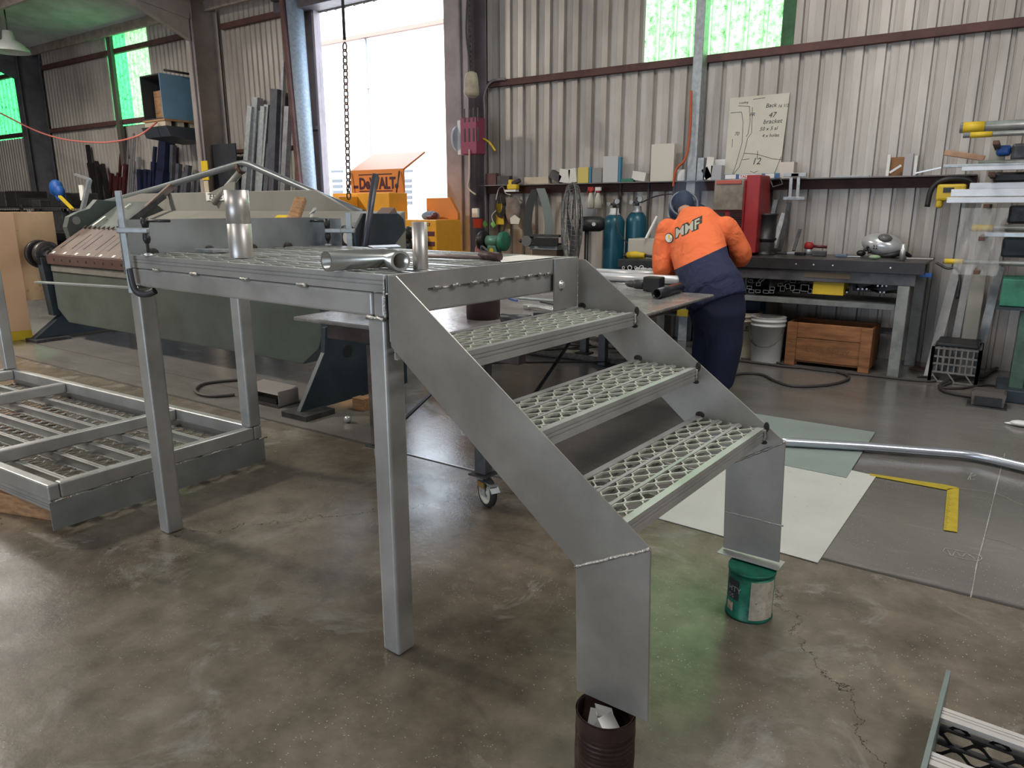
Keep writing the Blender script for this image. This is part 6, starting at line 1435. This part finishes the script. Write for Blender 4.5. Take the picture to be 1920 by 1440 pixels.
# back print projected onto the shirt
bpy.context.view_layer.update()
dg = bpy.context.evaluated_depsgraph_get()
def on_shirt(o):
    me = shirt.data; off = per.location; bv = BVHTree.FromPolygons([v.co + off for v in me.vertices], [tuple(p.vertices) for p in me.polygons])
    for v in o.data.vertices:
        d = (v.co - CO).normalized(); h = bv.ray_cast(CO, d)
        if h[0] is not None: v.co = h[0] - d * (.003 + (.0008 if v.co.y < BACKY else 0))
BACKY = 5.40
pa, pb_ = yp(1254, 452, BACKY), yp(1326, 420, BACKY); xd = (pb_ - pa).normalized(); yd = Vector((-xd.z, 0, xd.x))
def fine(o):
    import bmesh as _b
    bm = _b.new(); bm.from_mesh(o.data); _b.ops.subdivide_edges(bm, edges=[e for e in bm.edges if e.calc_length() > .03], cuts=2); bm.to_mesh(o.data); bm.free()
for s, off, sz, m, bo, nm in (('MMF', .055, .098, mat('print_outline', (.03, .028, .02), .7), .008, 'back_print'), ('MMF', .058, .092, mat('print_silver', (.42, .42, .36), .5), .0015, 'back_print')):
    o = text_mesh(s, sz, pa + xd * off + yd * .0 - YA * (0 if bo > .002 else .01), xd, yd, m, None, nm, ext=0, bold=bo, shear=.35, xs=1.12)
    fine(o); on_shirt(o); o.parent = per; o.matrix_parent_inverse = world_of(per).inverted()
for c_, r_, m, dy in ((.012, .034, M_INK, 0), (.012, .028, M_PAPER, .01), (.028, .018, M_YEL, .02)):
    mb = MB(); ce = pa + xd * c_ + yd * .02 - YA * dy; n = 20
    mb.add([ce] + [ce + (xd * math.cos(2 * PI * i / n) + yd * math.sin(2 * PI * i / n) * 1.2) * r_ for i in range(n)], [(0, 1 + i, 1 + (i + 1) % n) for i in range(n)])
    o = mb.build('back_print', m, None); fine(o); on_shirt(o); o.parent = per; o.matrix_parent_inverse = world_of(per).inverted()

ml = bpy.data.materials.new('welding_smoke'); ml.use_nodes = True; nt = ml.node_tree; nt.nodes.remove(nt.nodes['Principled BSDF'])
pv = nt.nodes.new('ShaderNodeVolumePrincipled'); pv.inputs['Color'].default_value = (.55, .68, 1, 1); pv.inputs['Density'].default_value = 1.6; pv.inputs['Anisotropy'].default_value = .2
nt.links.new(pv.outputs[0], nt.nodes['Material Output'].inputs['Volume'])
mb = MB(); q = yp(1292, 372, 6.15); mb.ball(q, .16, .14, .24, 14)
o = solo('welding_smoke', mb, ml, 'thin bluish welding smoke rising around the welder head', 'smoke'); o['kind'] = 'stuff'
# ------------------------------------------------------------------ floor things, right side
def slab(name, px, t, m, label, cat, z=.0025, bevel=0):
    P = [zp(x, y, z) for x, y in px]; mb = MB(); mb.prism([Vector((p.x, p.y, z)) for p in P], (0, 0, t)); return solo(name, mb, m, label, cat, bevel=bevel)
slab('white_sheet', ((1228, 971), (1345, 1003), (1533, 1056), (1643, 893), (1400, 838)), .003, mat('sheet_white', (.58, .59, .56), .5, 0, var=.05, scale=3, spots=((.34, .34, .32), 16, .64)), 'scuffed white plastic sheet lying on the floor behind the far stair foot', 'sheet')
slab('grey_sheet', ((1395, 773), (1641, 811), (1587, 896), (1360, 850)), .003, mat('sheet_grey_green', (.28, .34, .32), .45, .1, var=.06, scale=3, spots=((.10, .22, .15), 2.5, .62)), 'pale grey-green sheet on the floor, overlapping the white one', 'sheet', z=.0065)
P = [zp(x, y, .038) for x, y in ((1440, 828), (1475, 829), (1620, 837), (1800, 851), (1830, 855), (1860, 861), (1935, 879), (2010, 898))]
mb = MB(); mb.pipe(P, .027, .023, 20); solo('bent_tube', mb, mat('tube_zinc', (.52, .56, .62), .30, .85), 'long bright tube with a slight bend lying across the grey-green sheet', 'tube')
# yellow square
ms_ = thing('framing_square', zp(1786, 915, .004), 'yellow steel square lying on the floor at the right', 'set square')
def arm(px, nm):
    P = [zp(x, y, .004) for x, y in px]; mb = MB(); mb.prism([Vector((p.x, p.y, .004)) for p in P], (0, 0, .002)); return mb.build(nm, mat('square_yellow', (.52, .40, .035), .45, .2, var=.1, scale=20), ms_)
arm(((1629, 888), (1631, 892), (1776, 919), (1798, 915), (1770, 909)), 'thin_arm'); w_ = arm(((1776, 917), (1769, 994), (1795, 998), (1798, 916)), 'wide_arm')
for i in range(24):
    t = i / 24; a = zp(1777 - 7 * t, 925 + 66 * t, .0062); b_ = zp(1777 - 7 * t + (8 if i % 4 == 0 else 5), 926 + 66 * t, .0062)
    mb = MB(); mb.bar(a, b_, .0015, .0006); mb.build('graduation', M_INK, w_)
# chalk marks
ck = MB()
def chalk(px, r=.004, nm='chalk_line', lb='white chalk line on the dark floor'):
    P = smooth_path([zp(x, y, .0022) for x, y in px], 3); mb = MB(); vs = []
    for i in range(len(P)):
        d = (P[min(i + 1, len(P) - 1)] - P[max(0, i - 1)]).normalized(); n = Vector((-d.y, d.x, 0)); w = r * random.uniform(.4, 1.2) / 2
        vs += [P[i] - n * w, P[i] + n * w]
    mb.add(vs, [(2 * i, 2 * i + 2, 2 * i + 3, 2 * i + 1) for i in range(len(P) - 1)]); solo(nm, mb, M_CHALK, lb, 'chalk mark')
chalk([(1884, 850), (1870, 905), (1858, 955), (1842, 1020), (1832, 1055), (1826, 1090), (1820, 1120)], .0045, lb='long upright chalk line right of the yellow square')
chalk([(1640, 890), (1720, 903), (1800, 915), (1870, 926), (1905, 942), (1930, 950)], .003, lb='thin curved chalk line passing above the yellow square')
chalk([(1772, 1028), (1795, 1032), (1838, 1042), (1834, 1051), (1800, 1046), (1770, 1036), (1772, 1028)], .004, lb='small chalk rectangle below the yellow square')
chalk([(1776, 1030), (1785, 1042), (1792, 1033), (1803, 1044), (1812, 1037), (1828, 1048)], .004, lb='chalk scribble inside the small chalk rectangle')
chalk([(1850, 1008), (1880, 1015), (1925, 1032)], .003, lb='short chalk line at the right frame edge, lower of two')
chalk([(1870, 868), (1900, 880), (1925, 890)], .003, lb='short chalk line just under the bent tube')
for k in range(10):
    a = random.uniform(0, 6.28); chalk([(1822 + 9 * math.cos(a), 892 + 7 * math.sin(a)), (1822 - 9 * math.cos(a + .5), 892 - 7 * math.sin(a + .5))], .004, 'chalk_scribble', 'one stroke of the round chalk scribble above the yellow square') if k == 0 else None
chalk([(1813, 887), (1830, 890), (1816, 895), (1829, 898), (1815, 899), (1824, 885)], .004, 'chalk_scribble', 'round chalk scribble above the yellow square')
# cables on the floor by the bench
def cab(px, r, label, m=M_CABLE, nm='floor_cable'):
    P = smooth_path([zp(x, y, r + .001) for x, y in px], 8); mb = MB(); mb.tube(P, r, 8); solo(nm, mb, m, label, 'cable')
cab([(1368, 704), (1400, 700), (1430, 703), (1455, 715), (1490, 724), (1550, 722), (1588, 712), (1585, 702), (1540, 692), (1480, 688), (1430, 682), (1385, 676)], .012, 'black cable looping on the floor in front of the pails')
cab([(1390, 672), (1440, 676), (1490, 688), (1560, 697), (1640, 705), (1700, 712), (1750, 715), (1757, 708), (1720, 706)], .009, 'brown cable running along the bench foot to the milk crate')
cab([(1905, 683), (1870, 690), (1840, 706), (1790, 712), (1763, 722), (1775, 735), (1830, 745)], .014, 'black cable curling beside the foot pedal')
cab([(1845, 712), (1790, 716), (1766, 726), (1800, 728), (1850, 722), (1900, 728), (1935, 730)], .010, 'thin black cable behind the foot pedal')
cab([(1868, 745), (1900, 750), (1940, 756)], .018, 'thick hose leaving the foot pedal at the right frame edge', M_HOSE)
p = zp(1850, 765, 0); fp = thing('foot_pedal', p, 'dark hooded foot pedal on the floor at the right', 'foot pedal')
mb = MB(); mb.box(p.x - .13, p.x + .12, p.y - .02, p.y + .20, 0, .010); mb.build('base_plate', M_STEEL, fp)
mb = MB(); mb.prism([(p.x - .10, p.y + .0, .011), (p.x - .11, p.y + .03, .10), (p.x - .09, p.y + .03, .115), (p.x + .09, p.y + .03, .115), (p.x + .11, p.y + .03, .10), (p.x + .10, p.y, .011)], (0, .14, 0)); mb.build('hood', mat('pedal_grey', (.10, .09, .085), .6, .2), fp, bevel=.004)
mb = MB(); mb.box(p.x - .085, p.x + .085, p.y - .012, p.y + .002, .020, .080); mb.build('opening', M_BLACK, fp)
# second pedal near the folder
p = zp(490, 757, 0); fp = thing('foot_pedal', p, 'grey hooded foot pedal on the floor below the folding machine', 'foot pedal')
mb = MB(); mb.box(p.x - .20, p.x + .22, p.y - .02, p.y + .20, 0, .008); mb.build('base_plate', M_STEEL, fp)
mb = MB(); mb.prism([(p.x - .20, p.y, .095), (p.x - .20, p.y + .18, .13), (p.x - .20, p.y + .18, .125), (p.x - .20, p.y, .09)], (.40, 0, 0)); mb.box(p.x - .21, p.x - .20, p.y - .0, p.y + .18, .009, .12); mb.box(p.x + .20, p.x + .21, p.y, p.y + .18, .009, .12)
mb.build('hood', mat('pedal_pale', (.24, .22, .21), .5, .3), fp, bevel=.003)
mb = MB(); mb.box(p.x - .10, p.x + .14, p.y + .03, p.y + .14, .01, .05); mb.build('treadle', M_BLACK, fp, bevel=.004)
cab([(440, 740), (400, 743), (372, 738), (368, 728), (390, 718), (450, 712)], .012, 'black cable looping left of the grey foot pedal')
p = zp(652, 786, .025); mb = MB(); mb.ball(p, .028, .026, .025, 8); solo('foil_ball', mb, M_ALUB, 'small crumpled foil ball on the floor left of the table leg', 'foil ball')
p = zp(672, 770, 0); mb = MB(); mb.box(p.x - .06, p.x + .05, p.y, p.y + .08, 0, .09); solo('timber_block', mb, M_TIMBER, 'small brown timber block behind the table leg', 'timber block', bevel=.004)
# milk crate
ma, mb_ = zp(1748, 702, 0), zp(1826, 712, 0)
mc = thing('milk_crate', ma, 'dark milk crate of grey lattice on the floor right of the bench', 'crate')
cx0, cx1, cy0, cy1, ch = ma.x, mb_.x + .02, 6.86, 7.25, .30
M_MC = mat('crate_grey', (.20, .19, .18), .6, 0, var=.2)
for (xa, ya, xb, yb_) in ((cx0, cy0, cx1, cy0), (cx0, cy1, cx1, cy1), (cx0, cy0, cx0, cy1), (cx1, cy0, cx1, cy1)):
    mb = MB(); a, b_ = Vector((xa, ya, 0)), Vector((xb, yb_, 0)); n = 8
    for z in (.01, .09, .16, .22, ch - .01): mb.bar(a + Z * z, b_ + Z * z, .014, .014)
    for i in range(n + 1):
        q = a.lerp(b_, i / n); mb.bar(q + Z * (.09 if 0 < i < n else 0), q + Z * ch, .012 if 0 < i < n else .024, .012 if 0 < i < n else .024)
    for i in (0, 2, 4): mb.bar(a.lerp(b_, i / n * 1.5) + Z * .09, a.lerp(b_, min(1, (i + 1) / n * 1.5)) + Z * .01, .01, .01)
    mb.build('side', M_MC, mc)
mb = MB(); mb.box(cx0 + .01, cx1 - .01, cy0 + .01, cy1 - .01, .004, .012); mb.build('base', M_MC, mc)
mb = MB(); mb.box(cx0 + .015, cx1 - .015, cy0 + .015, cy1 - .015, ch + .002, ch + .035); solo('rubber_mat', mb, M_BLACK, 'black rubber mat lying on the milk crate', 'mat', bevel=.01)
# lengths leaning beside the crate
M_LEN = mat('plank_pale', (.30, .30, .31), .5, .3, var=.15)
for k, (x0, y0, x1, y1, w, m, lb) in enumerate(((1793, 505, 1748, 692, .075, M_LEN, 'pale flat bar leaning left of the milk crate, leftmost of four'), (1818, 500, 1790, 640, .06, M_LEN, 'pale flat bar leaning behind the milk crate, second of four'),
        (1835, 520, 1812, 640, .06, mat('plank_cream', (.30, .27, .22), .6), 'cream flat bar leaning behind the milk crate, third of four'), (1875, 500, 1838, 650, .07, M_GALV, 'grey bar leaning behind the milk crate, rightmost of four'))):
    Yt = WY - .06 - .01 * k; a_ = yp(x0, y0, Yt); lower = yp(x1, y1, WY - .35 - .03 * k); d_ = lower - a_; b_ = a_ + d_ * ((a_.z - .003) / (a_.z - lower.z)) if lower.z < a_.z else lower
    b_.y = max(b_.y, 7.27) if k else 7.0
    b_.z = .004; mb = MB(); mb.bar(b_, a_, w, .012, up=YA); solo('leaning_bar', mb, m, lb, 'bar', bevel=.002)
mb = MB(); a_ = zp(1700, 700, 0); mb.obox(a_ + Vector((.14, .18, .012)), Vector((.9, -.4, 0)), Vector((.4, .9, 0)), Z, .13, .06, .010); solo('floor_plank', mb, mat('plank_brown', (.12, .08, .06), .7), 'short brown plank lying behind the bench leg', 'plank')
p = zp(1915, 800, 0); mb = MB(); mb.ball(p + Z * .022, .07, .04, .02, 10); mb.ball(p + Vector((-.05, .0, .012)), .05, .015, .010, 8); solo('white_rag', mb, M_WHITE, 'crumpled white rag on the floor at the right frame edge', 'rag')
# green stand at the right edge
gs = thing('green_stand', (-.0, 6.6, 0), 'green machine stand with a green box at the right frame edge', 'stand')
a_ = yp(1878, 600, 6.55)
mb = MB(); c0 = yp(1878, 540, 6.5); mb.box(c0.x, c0.x + .8, 6.5, 6.9, yp(1900, 575, 6.5).z, yp(1900, 524, 6.5).z); mb.build('green_box', M_GREEN, gs, bevel=.006)
mb = MB(); c0 = yp(1873, 540, 6.46); mb.box(c0.x, c0.x + .85, 6.46, 6.95, yp(1900, 581, 6.5).z, yp(1900, 576, 6.5).z); mb.build('tray', M_FD, gs)
c0 = yp(1905, 640, 6.5); mb = MB(); mb.box(c0.x, c0.x + .09, 6.5, 6.59, .03, yp(1900, 582, 6.5).z); mb.build('leg', mat('stand_green', (.06, .12, .09), .5, 0, var=.3), gs, bevel=.004)
mb = MB(); mb.box(c0.x - .08, c0.x + .7, 6.4, 6.9, 0, .10); mb.build('plinth', M_FD, gs, bevel=.01)
# the piece of stair lying near the camera
ls = thing('spare_tread_frame', zp(1800, 1360, 0), 'flat aluminium bar with two treads lying on the floor at the bottom right corner', 'tread frame')
zf = .17
a_, b_ = zp(1779, 1256, zf), zp(1730, 1447, zf); dd = (b_ - a_).normalized(); b_ = b_ + dd * .35
nn2 = Vector((-dd.y, dd.x, 0))
if nn2.x < 0: nn2 = -nn2
mb = MB(); mb.obox((a_ + b_) / 2 - Z * zf / 2, dd, nn2, Z, (b_ - a_).length / 2, .006, zf / 2 - .0005); mb.build('side_bar', mat('bar_weathered', (.24, .29, .28), .45, .4, var=.1), ls, bevel=.001)
for k, (px, py) in enumerate(((1775, 1328), (1756, 1412))):
    q = zp(px, py, zf - .012); s0 = (q - a_).dot(dd); zt2 = zf - .012; wd_ = .050
    st = a_ + dd * s0 + nn2 * .007; P0 = Vector((st.x, st.y, 0)); L_ = nn2 * 1.0
    pr = [(0, 0), (.014, 0), (.015, -.003), (.017, -.003), (.018, 0), (.026, 0), (.027, -.003), (.029, -.003), (.030, 0), (wd_, 0), (wd_, -.012), (wd_ - .004, -.012), (wd_ - .004, -.006), (.004, -.006), (.004, -.024), (0, -.024)]
    f1 = MB(); f1.prism([P0 + dd * a + Z * (zt2 + b) for a, b in pr], L_)
    t = f1.build('tread', mat('tread_pale', (.62, .60, .58), .45, .3, var=.06), ls)
    for j, dz in enumerate((.055, .10)):
        m1 = MB(); m1.obox(P0 + L_ / 2 + dd * .004 + Z * (zt2 - dz), nn2, dd, Z, .5, .010, .003); m1.build('rib', M_STEEL, t)
    m1 = MB()
    for j in range(3): wavy(m1, P0 + dd * .004 + Z * 0, L_, Z, zt2 - .05 - j * .035, .014, .088, .5 * (j % 2))
    m1.build('mesh', M_STEEL, t)
# ------------------------------------------------------------------ things on the deck
def dp(px, py): return zp(px, py, DT)
def inn(p): d = p - O; return d.dot(U), d.dot(V)
# two-part post
c = dp(438, 484); c = c + V * .035
t = thing('welded_post', c, 'upright two-part aluminium tube standing on the deck, the taller of two', 'tube')
h = .232
mb = MB(); mb.lathe(c + Z * .001, [(.044, 0), (.044, h * .5), (.0425, h * .5 + .0008), (.0425, h * .5 + .003), (.044, h * .5 + .004), (.044, h), (.039, h), (.039, .004)], 40, cap=False); mb.build('tube', mat('tube_alu', (.52, .50, .48), .38, .7, var=.08, scale=4), t)
# height from the photograph: top edge seen at y=357
top = plp(433, 357, U, c).z
for v in t.children[0].data.vertices: v.co.z = DT + (v.co.z - DT) * ((top - DT) / h)
c = dp(776, 506) + V * .03
top = plp(776, 417, U, c).z
t2_ = thing('short_post', c, 'upright aluminium tube standing behind the elbow, the shorter of two', 'tube')
mb = MB(); mb.lathe(c + Z * .001, [(.024, 0), (.024, top - DT), (.020, top - DT), (.020, .003)], 36, cap=False); mb.build('tube', MATS['tube_alu'], t2_)
# mitred elbow
r = .0305
e0, e1, e2 = zp(613, 510, DT), zp(722, 502, DT), zp(752, 509, DT)
e0.z = e1.z = e2.z = DT + r + .001
mb = MB(); mb.pipe([e0, e1, e2], r, r * .76, 32); solo('tube_elbow', mb, mat('elbow_alu', (.56, .57, .55), .28, .85), 'mitred aluminium tube elbow lying at the near corner of the deck', 'tube elbow')
# kerf board, clevis with rod, paper
q = dp(400, 473); mb = MB(); mb.obox(q + Z * .008, U, V, Z, .075, .045, .006); solo('small_plate', mb, M_GALV, 'small grey plate lying on the deck left of the tall tube', 'plate', bevel=.001)
q = dp(920, 489); t = thing('clevis_rod', q, 'brown steel rod with a pin head lying across the deck', 'rod')
a_ = dp(800, 486); 
mb = MB(); mb.tube([a_ + Z * .012, q + Z * .012], .008, 10); mb.build('rod', mat('rod_pinkish', (.26, .20, .19), .5, .4), t)
mb = MB(); mb.tube([q + Vector((-.045, .0, .018)), q + Vector((.05, -.012, .016))], .016, 14); mb.build('head', mat('clevis_brown', (.09, .055, .055), .5, .4), t)
mb = MB(); mb.tube(smooth_path([q + Vector((-.01, 0, .03)), q + Vector((-.045, .01, .05)), q + Vector((-.05, .01, .035)), q + Vector((-.02, 0, .028))], 4), .004, 6); mb.build('pin_ring', M_STEEL, t)
P = [dp(x, y) for x, y in ((940, 494), (998, 489), (1040, 484), (975, 480), (935, 485))]
mb = MB(); mb.prism([p + Z * .003 for p in P], (0, 0, .0015)); solo('paper_drawing', mb, M_PAPER, 'pale paper drawing lying at the far corner of the deck', 'paper')
P = [dp(x, y) for x, y in ((860, 474), (900, 471), (860, 478), (800, 484))]
mb = MB(); mb.prism([dp(690, 463) + Z * .003, dp(745, 461) + Z * .003, dp(752, 465) + Z * .003, dp(700, 467) + Z * .003], (0, 0, .004)); solo('thin_strip', mb, M_GALV, 'thin strip lying at the far edge of the deck', 'strip')
# clamps
def clamp(base, dirv, arm, tb_dir, top_z, bot_z, screw_z, label, lower=True, arm_z=None):
    """base: foot of the bar; arm points from the bar to the screw"""
    t = thing('f_clamp', base, label, 'clamp'); az = arm_z
    g = MB(); b0 = Vector((base.x, base.y, bot_z)); b1 = Vector((base.x, base.y, top_z)) + dirv * (top_z - bot_z)
    g.bar(b0, b1, .012, .027, up=arm); g.build('bar', M_GALV, t, bevel=.002)
    pz = b0.lerp(b1, (az - bot_z) / (top_z - bot_z)); sc = pz + arm * .110
    g = MB(); g.bar(pz - arm * .03, sc + arm * .012, .022, .022); g.build('sliding_arm', M_GALV, t, bevel=.005)
    g = MB(); g.tube([Vector((sc.x, sc.y, DT + .012)), sc + Z * .01], .006, 10); g.build('screw', M_STEEL, t)
    g = MB(); g.lathe(Vector((sc.x, sc.y, DT + .001)), [(.020, 0), (.018, .006), (.008, .012)], 14); g.build('swivel_pad', M_ALUB, t)
    g = MB(); g.tube([sc - Z * .050, sc - Z * .035, sc - Z * .012], [.009, .015, .013], 12); g.build('screw_sleeve', M_BLACK, t)
    g = MB(); g.tube([sc + Z * .012, sc + Z * .03, sc + Z * (screw_z - sc.z)], [.012, .016, .014], 12); g.build('grip', M_BLACK, t)
    g = MB(); g.tube([sc + Z * (screw_z - sc.z - .012) - tb_dir * .015, sc + Z * (screw_z - sc.z - .012) + tb_dir * .125], .0055, 8); g.build('tommy_bar', M_BLACK, t)
    if lower:
        g = MB(); g.tube(smooth_path([b0 + Z * .10, b0 + Z * .03 + arm * .008, b0 + arm * .03 - Z * .0, b0 + arm * .08 - Z * .0, b0 + arm * .115 + Z * .012], 5), .011, 10, flat=1.3); g.build('lower_jaw', M_STEEL, t)
    return t
bL = S(-1.470, -.028, 0)
topL = plp(243, 357, V, bL).z
clamp(bL, Vector((-.03, 0, 0)), (V * .35 + U * .94).normalized() * 1.0, (U * .9 + V * .3).normalized(), topL, 1.085, 1.385, 'steel clamp gripping the near left corner of the deck', arm_z=1.335)
bR = S(-1.375, 1.035, 0)
clamp(bR, Vector((0, 0, 0)), (-V * .6 - U * .8).normalized(), (-U * .9 - V * .2).normalized(), 1.40, 1.05, 1.37, 'steel clamp gripping the far left corner of the deck', arm_z=1.31)
a_, b_ = plp(70, 529, V, S(0, -.012, 0)), plp(232, 521, V, S(0, -.012, 0))
mb = MB(); mb.bar(a_, S(-1.49, -.012, 1.104), .030, .008); solo('projecting_bar', mb, M_ALUB, 'bright flat bar clamped under the deck corner and sticking out to the left', 'flat bar', bevel=.001)
# ------------------------------------------------------------------ wrapped rails stored at the right edge
M_RAIL = mat('wrapped_rail', (.42, .44, .45), .35, .6, var=.15, scale=14); M_RAILW = mat('white_rail', (.58, .59, .62), .35, .2, var=.06)
YR = 6.9
def rail(x0, yt, yb, m, label, cap=None, Y=YR, rnd=True, ln=2.3, d=None):
    ym = (yt + yb) / 2; a = yp(x0, ym, Y); h = yp(x0, yt, Y).z - yp(x0, yb, Y).z
    t = thing('wrapped_rail', a, label, 'rail'); e = min(3.9, a.x + ln)
    mb = MB()
    if rnd: mb.tube([a, Vector((e, Y, a.z))], h / 2, 16)
    else: mb.box(a.x, e, Y - h * .3, Y + h * .5 + (d or 0), a.z - h / 2, a.z + h / 2)
    mb.build('rail', m, t, bevel=0 if rnd else .004)
    if cap:
        c0, c1 = yp(cap[0], ym, Y).x, yp(cap[1], ym, Y).x
        mb = MB()
        if rnd: mb.tube([Vector((c0, Y, a.z)), Vector((c1, Y, a.z))], h / 2 + .002, 16)
        else: mb.box(c0, c1, Y - h * .3 - .002, Y - h * .3, a.z - h * .45, a.z + h * .2)
        mb.build('tape', M_YEL, t)
    return a
rail(1800, 230, 250, M_RAIL, 'topmost wrapped rail with yellow tape at the right edge', (1806, 1846))
rail(1806, 249, 259, M_RAIL, 'second wrapped rail from the top with yellow tape', (1819, 1860), Y=6.75)
rail(1834, 301, 311, M_RAIL, 'third wrapped rail from the top, without tape', None)
rail(1768, 309, 315, M_GALV, 'thin grey rail sticking out left below the third wrapped rail', None, Y=6.8, rnd=False)
rail(1803, 313, 321, M_RAILW, 'white rail just below the thin grey rail', None, Y=6.7, rnd=False)
rail(1818, 343, 356, M_RAILW, 'white wrapped rail stacked highest over the wide one', None, Y=6.85, rnd=False)
rail(1783, 355, 369, M_RAILW, 'wide white wrapped rail in the middle of the rack', None, Y=6.7, rnd=False, d=.1)
rail(1775, 370, 381, M_RAILW, 'lower wide white wrapped rail covering the yellow tool', None, Y=6.65, rnd=False, d=.1)
rail(1818, 421, 433, M_RAIL, 'wrapped rail with yellow tape in the lower half of the rack', (1822, 1862), Y=6.8)
rail(1846, 435, 444, M_RAIL, 'plain wrapped rail just below the taped lower rail', None, Y=6.7, rnd=False)
rail(1768, 485, 494, M_RAIL, 'lowest wrapped rail with yellow tape beside the bench end', (1771, 1806), Y=6.7)
# rack posts and brackets
rk = thing('rail_rack', (0.1, 7.2, 0), 'cream steel rack posts with brown brackets carrying the wrapped rails', 'rack')
for px in (1862, ):
    for k, X in enumerate((yp(1868, 300, 7.2).x, .85)):
        mb = MB(); mb.box(X - .055, X + .055, 7.20, 7.28, 0, 1.98 if k == 0 else 2.35); mb.build('post', mat('post_cream', (.42, .40, .34), .6), rk, bevel=.004)
        for j, zz in enumerate((1.92, 1.70, 1.47, 1.23, .98)):
            mb = MB(); mb.box(X - .02, X + .02, 6.55, 7.199, zz - .05, zz - .02); mb.build('bracket', M_RUST, rk, bevel=.003)
# plastic film hanging from the rails
mb = MB(); vs = []; n = 14
for i in range(n + 1):
    for j in range(9):
        x = -.36 + .30 * i / n + random.uniform(-.01, .01); z = 1.42 - .5 * j / 8; vs.append((x, 6.60 + .03 * math.sin(i * 1.7 + j) + random.uniform(-.01, .01), z))
f_ = [(i * 9 + j, (i + 1) * 9 + j, (i + 1) * 9 + j + 1, i * 9 + j + 1) for i in range(n) for j in range(8)]
mb.add(vs, f_, True); solo('plastic_film', mb, mat('film', (.75, .76, .78), .15, 0, alpha=.28), 'loose clear plastic film hanging between the lower rails', 'plastic film')
mb = MB(); a_, b_ = yp(1771, 286, 7.3), yp(1846, 297, 7.3); mb.bar(a_, b_, .05, .045); solo('timber_batten', mb, mat('batten_pale', (.45, .27, .17), .6, 0, var=.15), 'short pale timber batten lying above the thin grey rail', 'batten', bevel=.004)
p = yp(1784, 361, 7.45); t = thing('jigsaw_tool', p, 'yellow and black power tool hanging on the wall behind the white rails', 'power tool')
mb = MB(); mb.obox(p, XA, YA, Z, .11, .06, .07); mb.obox(p + Vector((-.08, 0, -.08)), XA, YA, Z, .025, .05, .05); mb.build('body', M_YEL, t, bevel=.02)
mb = MB(); mb.tube(smooth_path([p + Vector((-.17, 0, -.12)), p + Vector((-.15, 0, .04)), p + Vector((-.06, 0, .11)), p + Vector((.10, 0, .11)), p + Vector((.16, 0, .05)), p + Vector((.16, 0, -.08))], 5), .022, 10); mb.build('grip', M_BLACK, t)
mb = MB(); mb.obox(p + Vector((-.02, -.062, .02)), XA, YA, Z, .04, .004, .02); mb.build('badge', M_BLACK, t)
for k, (x0, y0, x1, y1, m, lb, Y) in enumerate(((1868, 272, 1896, 291, M_BLUE, 'blue case on the rack between the upper rails', 7.0), (1896, 268, 1960, 300, M_STEEL, 'dark machine block on the rack at the right edge, upper', 6.9), (1862, 322, 1960, 342, M_BLACK, 'dark motor behind the rails below the third rail', 7.05), (1890, 385, 1990, 420, M_STEEL, 'dark bent part on the rack between white and taped rails', 7.0), (1878, 446, 1990, 484, M_FD, 'dark blue wrapped machine part on the lower rack', 7.0))):
    wbox('stored_part', x0, y0, x1, y1, Y, .18, m, lb, 'machine part', bevel=.02)
# ------------------------------------------------------------------ camera and light
cd = bpy.data.cameras.new('camera'); co = bpy.data.objects.new('camera', cd); COL.objects.link(co)
cd.sensor_width = 36; cd.lens = F_PX / 1920 * 36; cd.clip_start = .05; cd.clip_end = 300
co.matrix_world = Matrix.Translation(CO) @ Matrix((CR, -CD, -CF)).transposed().to_4x4()
SC.camera = co
w = bpy.data.worlds.new('sky'); SC.world = w; w.use_nodes = True
bg = w.node_tree.nodes['Background']; bg.inputs[0].default_value = (.74, .86, 1.0, 1); bg.inputs[1].default_value = 6.5
def area(name, loc, rot, sx, sy, power, col, spread=PI):
    l = bpy.data.lights.new(name, 'AREA'); l.shape = 'RECTANGLE'; l.size = sx; l.size_y = sy; l.energy = power; l.color = col; l.spread = spread
    o = bpy.data.objects.new(name, l); COL.objects.link(o); o.location = loc; o.rotation_euler = rot; return o
p = area('opening_portal', ((dX0 + dX1) / 2, WY + .06, dZ / 2), (R(90), 0, 0), dX1 - dX0, dZ, 1, (1, 1, 1)); p.rotation_euler = (R(-90), 0, 0); p.data.cycles.is_portal = True
p = area('opening_portal', ((fx0 + fx1) / 2, -9.05, fz / 2), (R(90), 0, 0), fx1 - fx0, fz, 1, (1, 1, 1)); p.data.cycles.is_portal = True  # sky portal for the opening added behind the camera
sl = bpy.data.lights.new('sun', 'SUN'); sl.energy = 14; sl.angle = R(.5); sl.color = (1, .97, .93); so = bpy.data.objects.new('sun', sl); COL.objects.link(so); so.rotation_euler = (R(42), 0, R(-28))
# area lamps below the roof: key at the left, added fill lamps elsewhere
for x, y, pw_, c, sz in ((-9.9, 1.0, 600, (1, .92, .80), .8), (-13.5, 4.0, 90, (1, .95, .88), 1.2), (-1.6, 4.6, 105, (1, .95, .88), 1.4), (2.2, 2.2, 135, (1, .97, .94), 1.2), (-3.5, -3.2, 120, (1, .93, .84), 1.6)):
    area('key_fill_lamp', (x, y, roofz(y) - .25), (0, 0, 0), sz, sz * 1.3, pw_, c)
vs = SC.view_settings; vs.view_transform = 'Standard'; vs.look = 'None'; vs.gamma = 1; vs.exposure = 0.0; vs.use_curve_mapping = False
SC.cycles.max_bounces = 6; SC.cycles.diffuse_bounces = 3; SC.cycles.glossy_bounces = 3; SC.cycles.transmission_bounces = 3; SC.cycles.transparent_max_bounces = 6
SC.cycles.use_denoising = True; SC.cycles.sample_clamp_indirect = 6; SC.cycles.caustics_reflective = False; SC.cycles.caustics_refractive = False
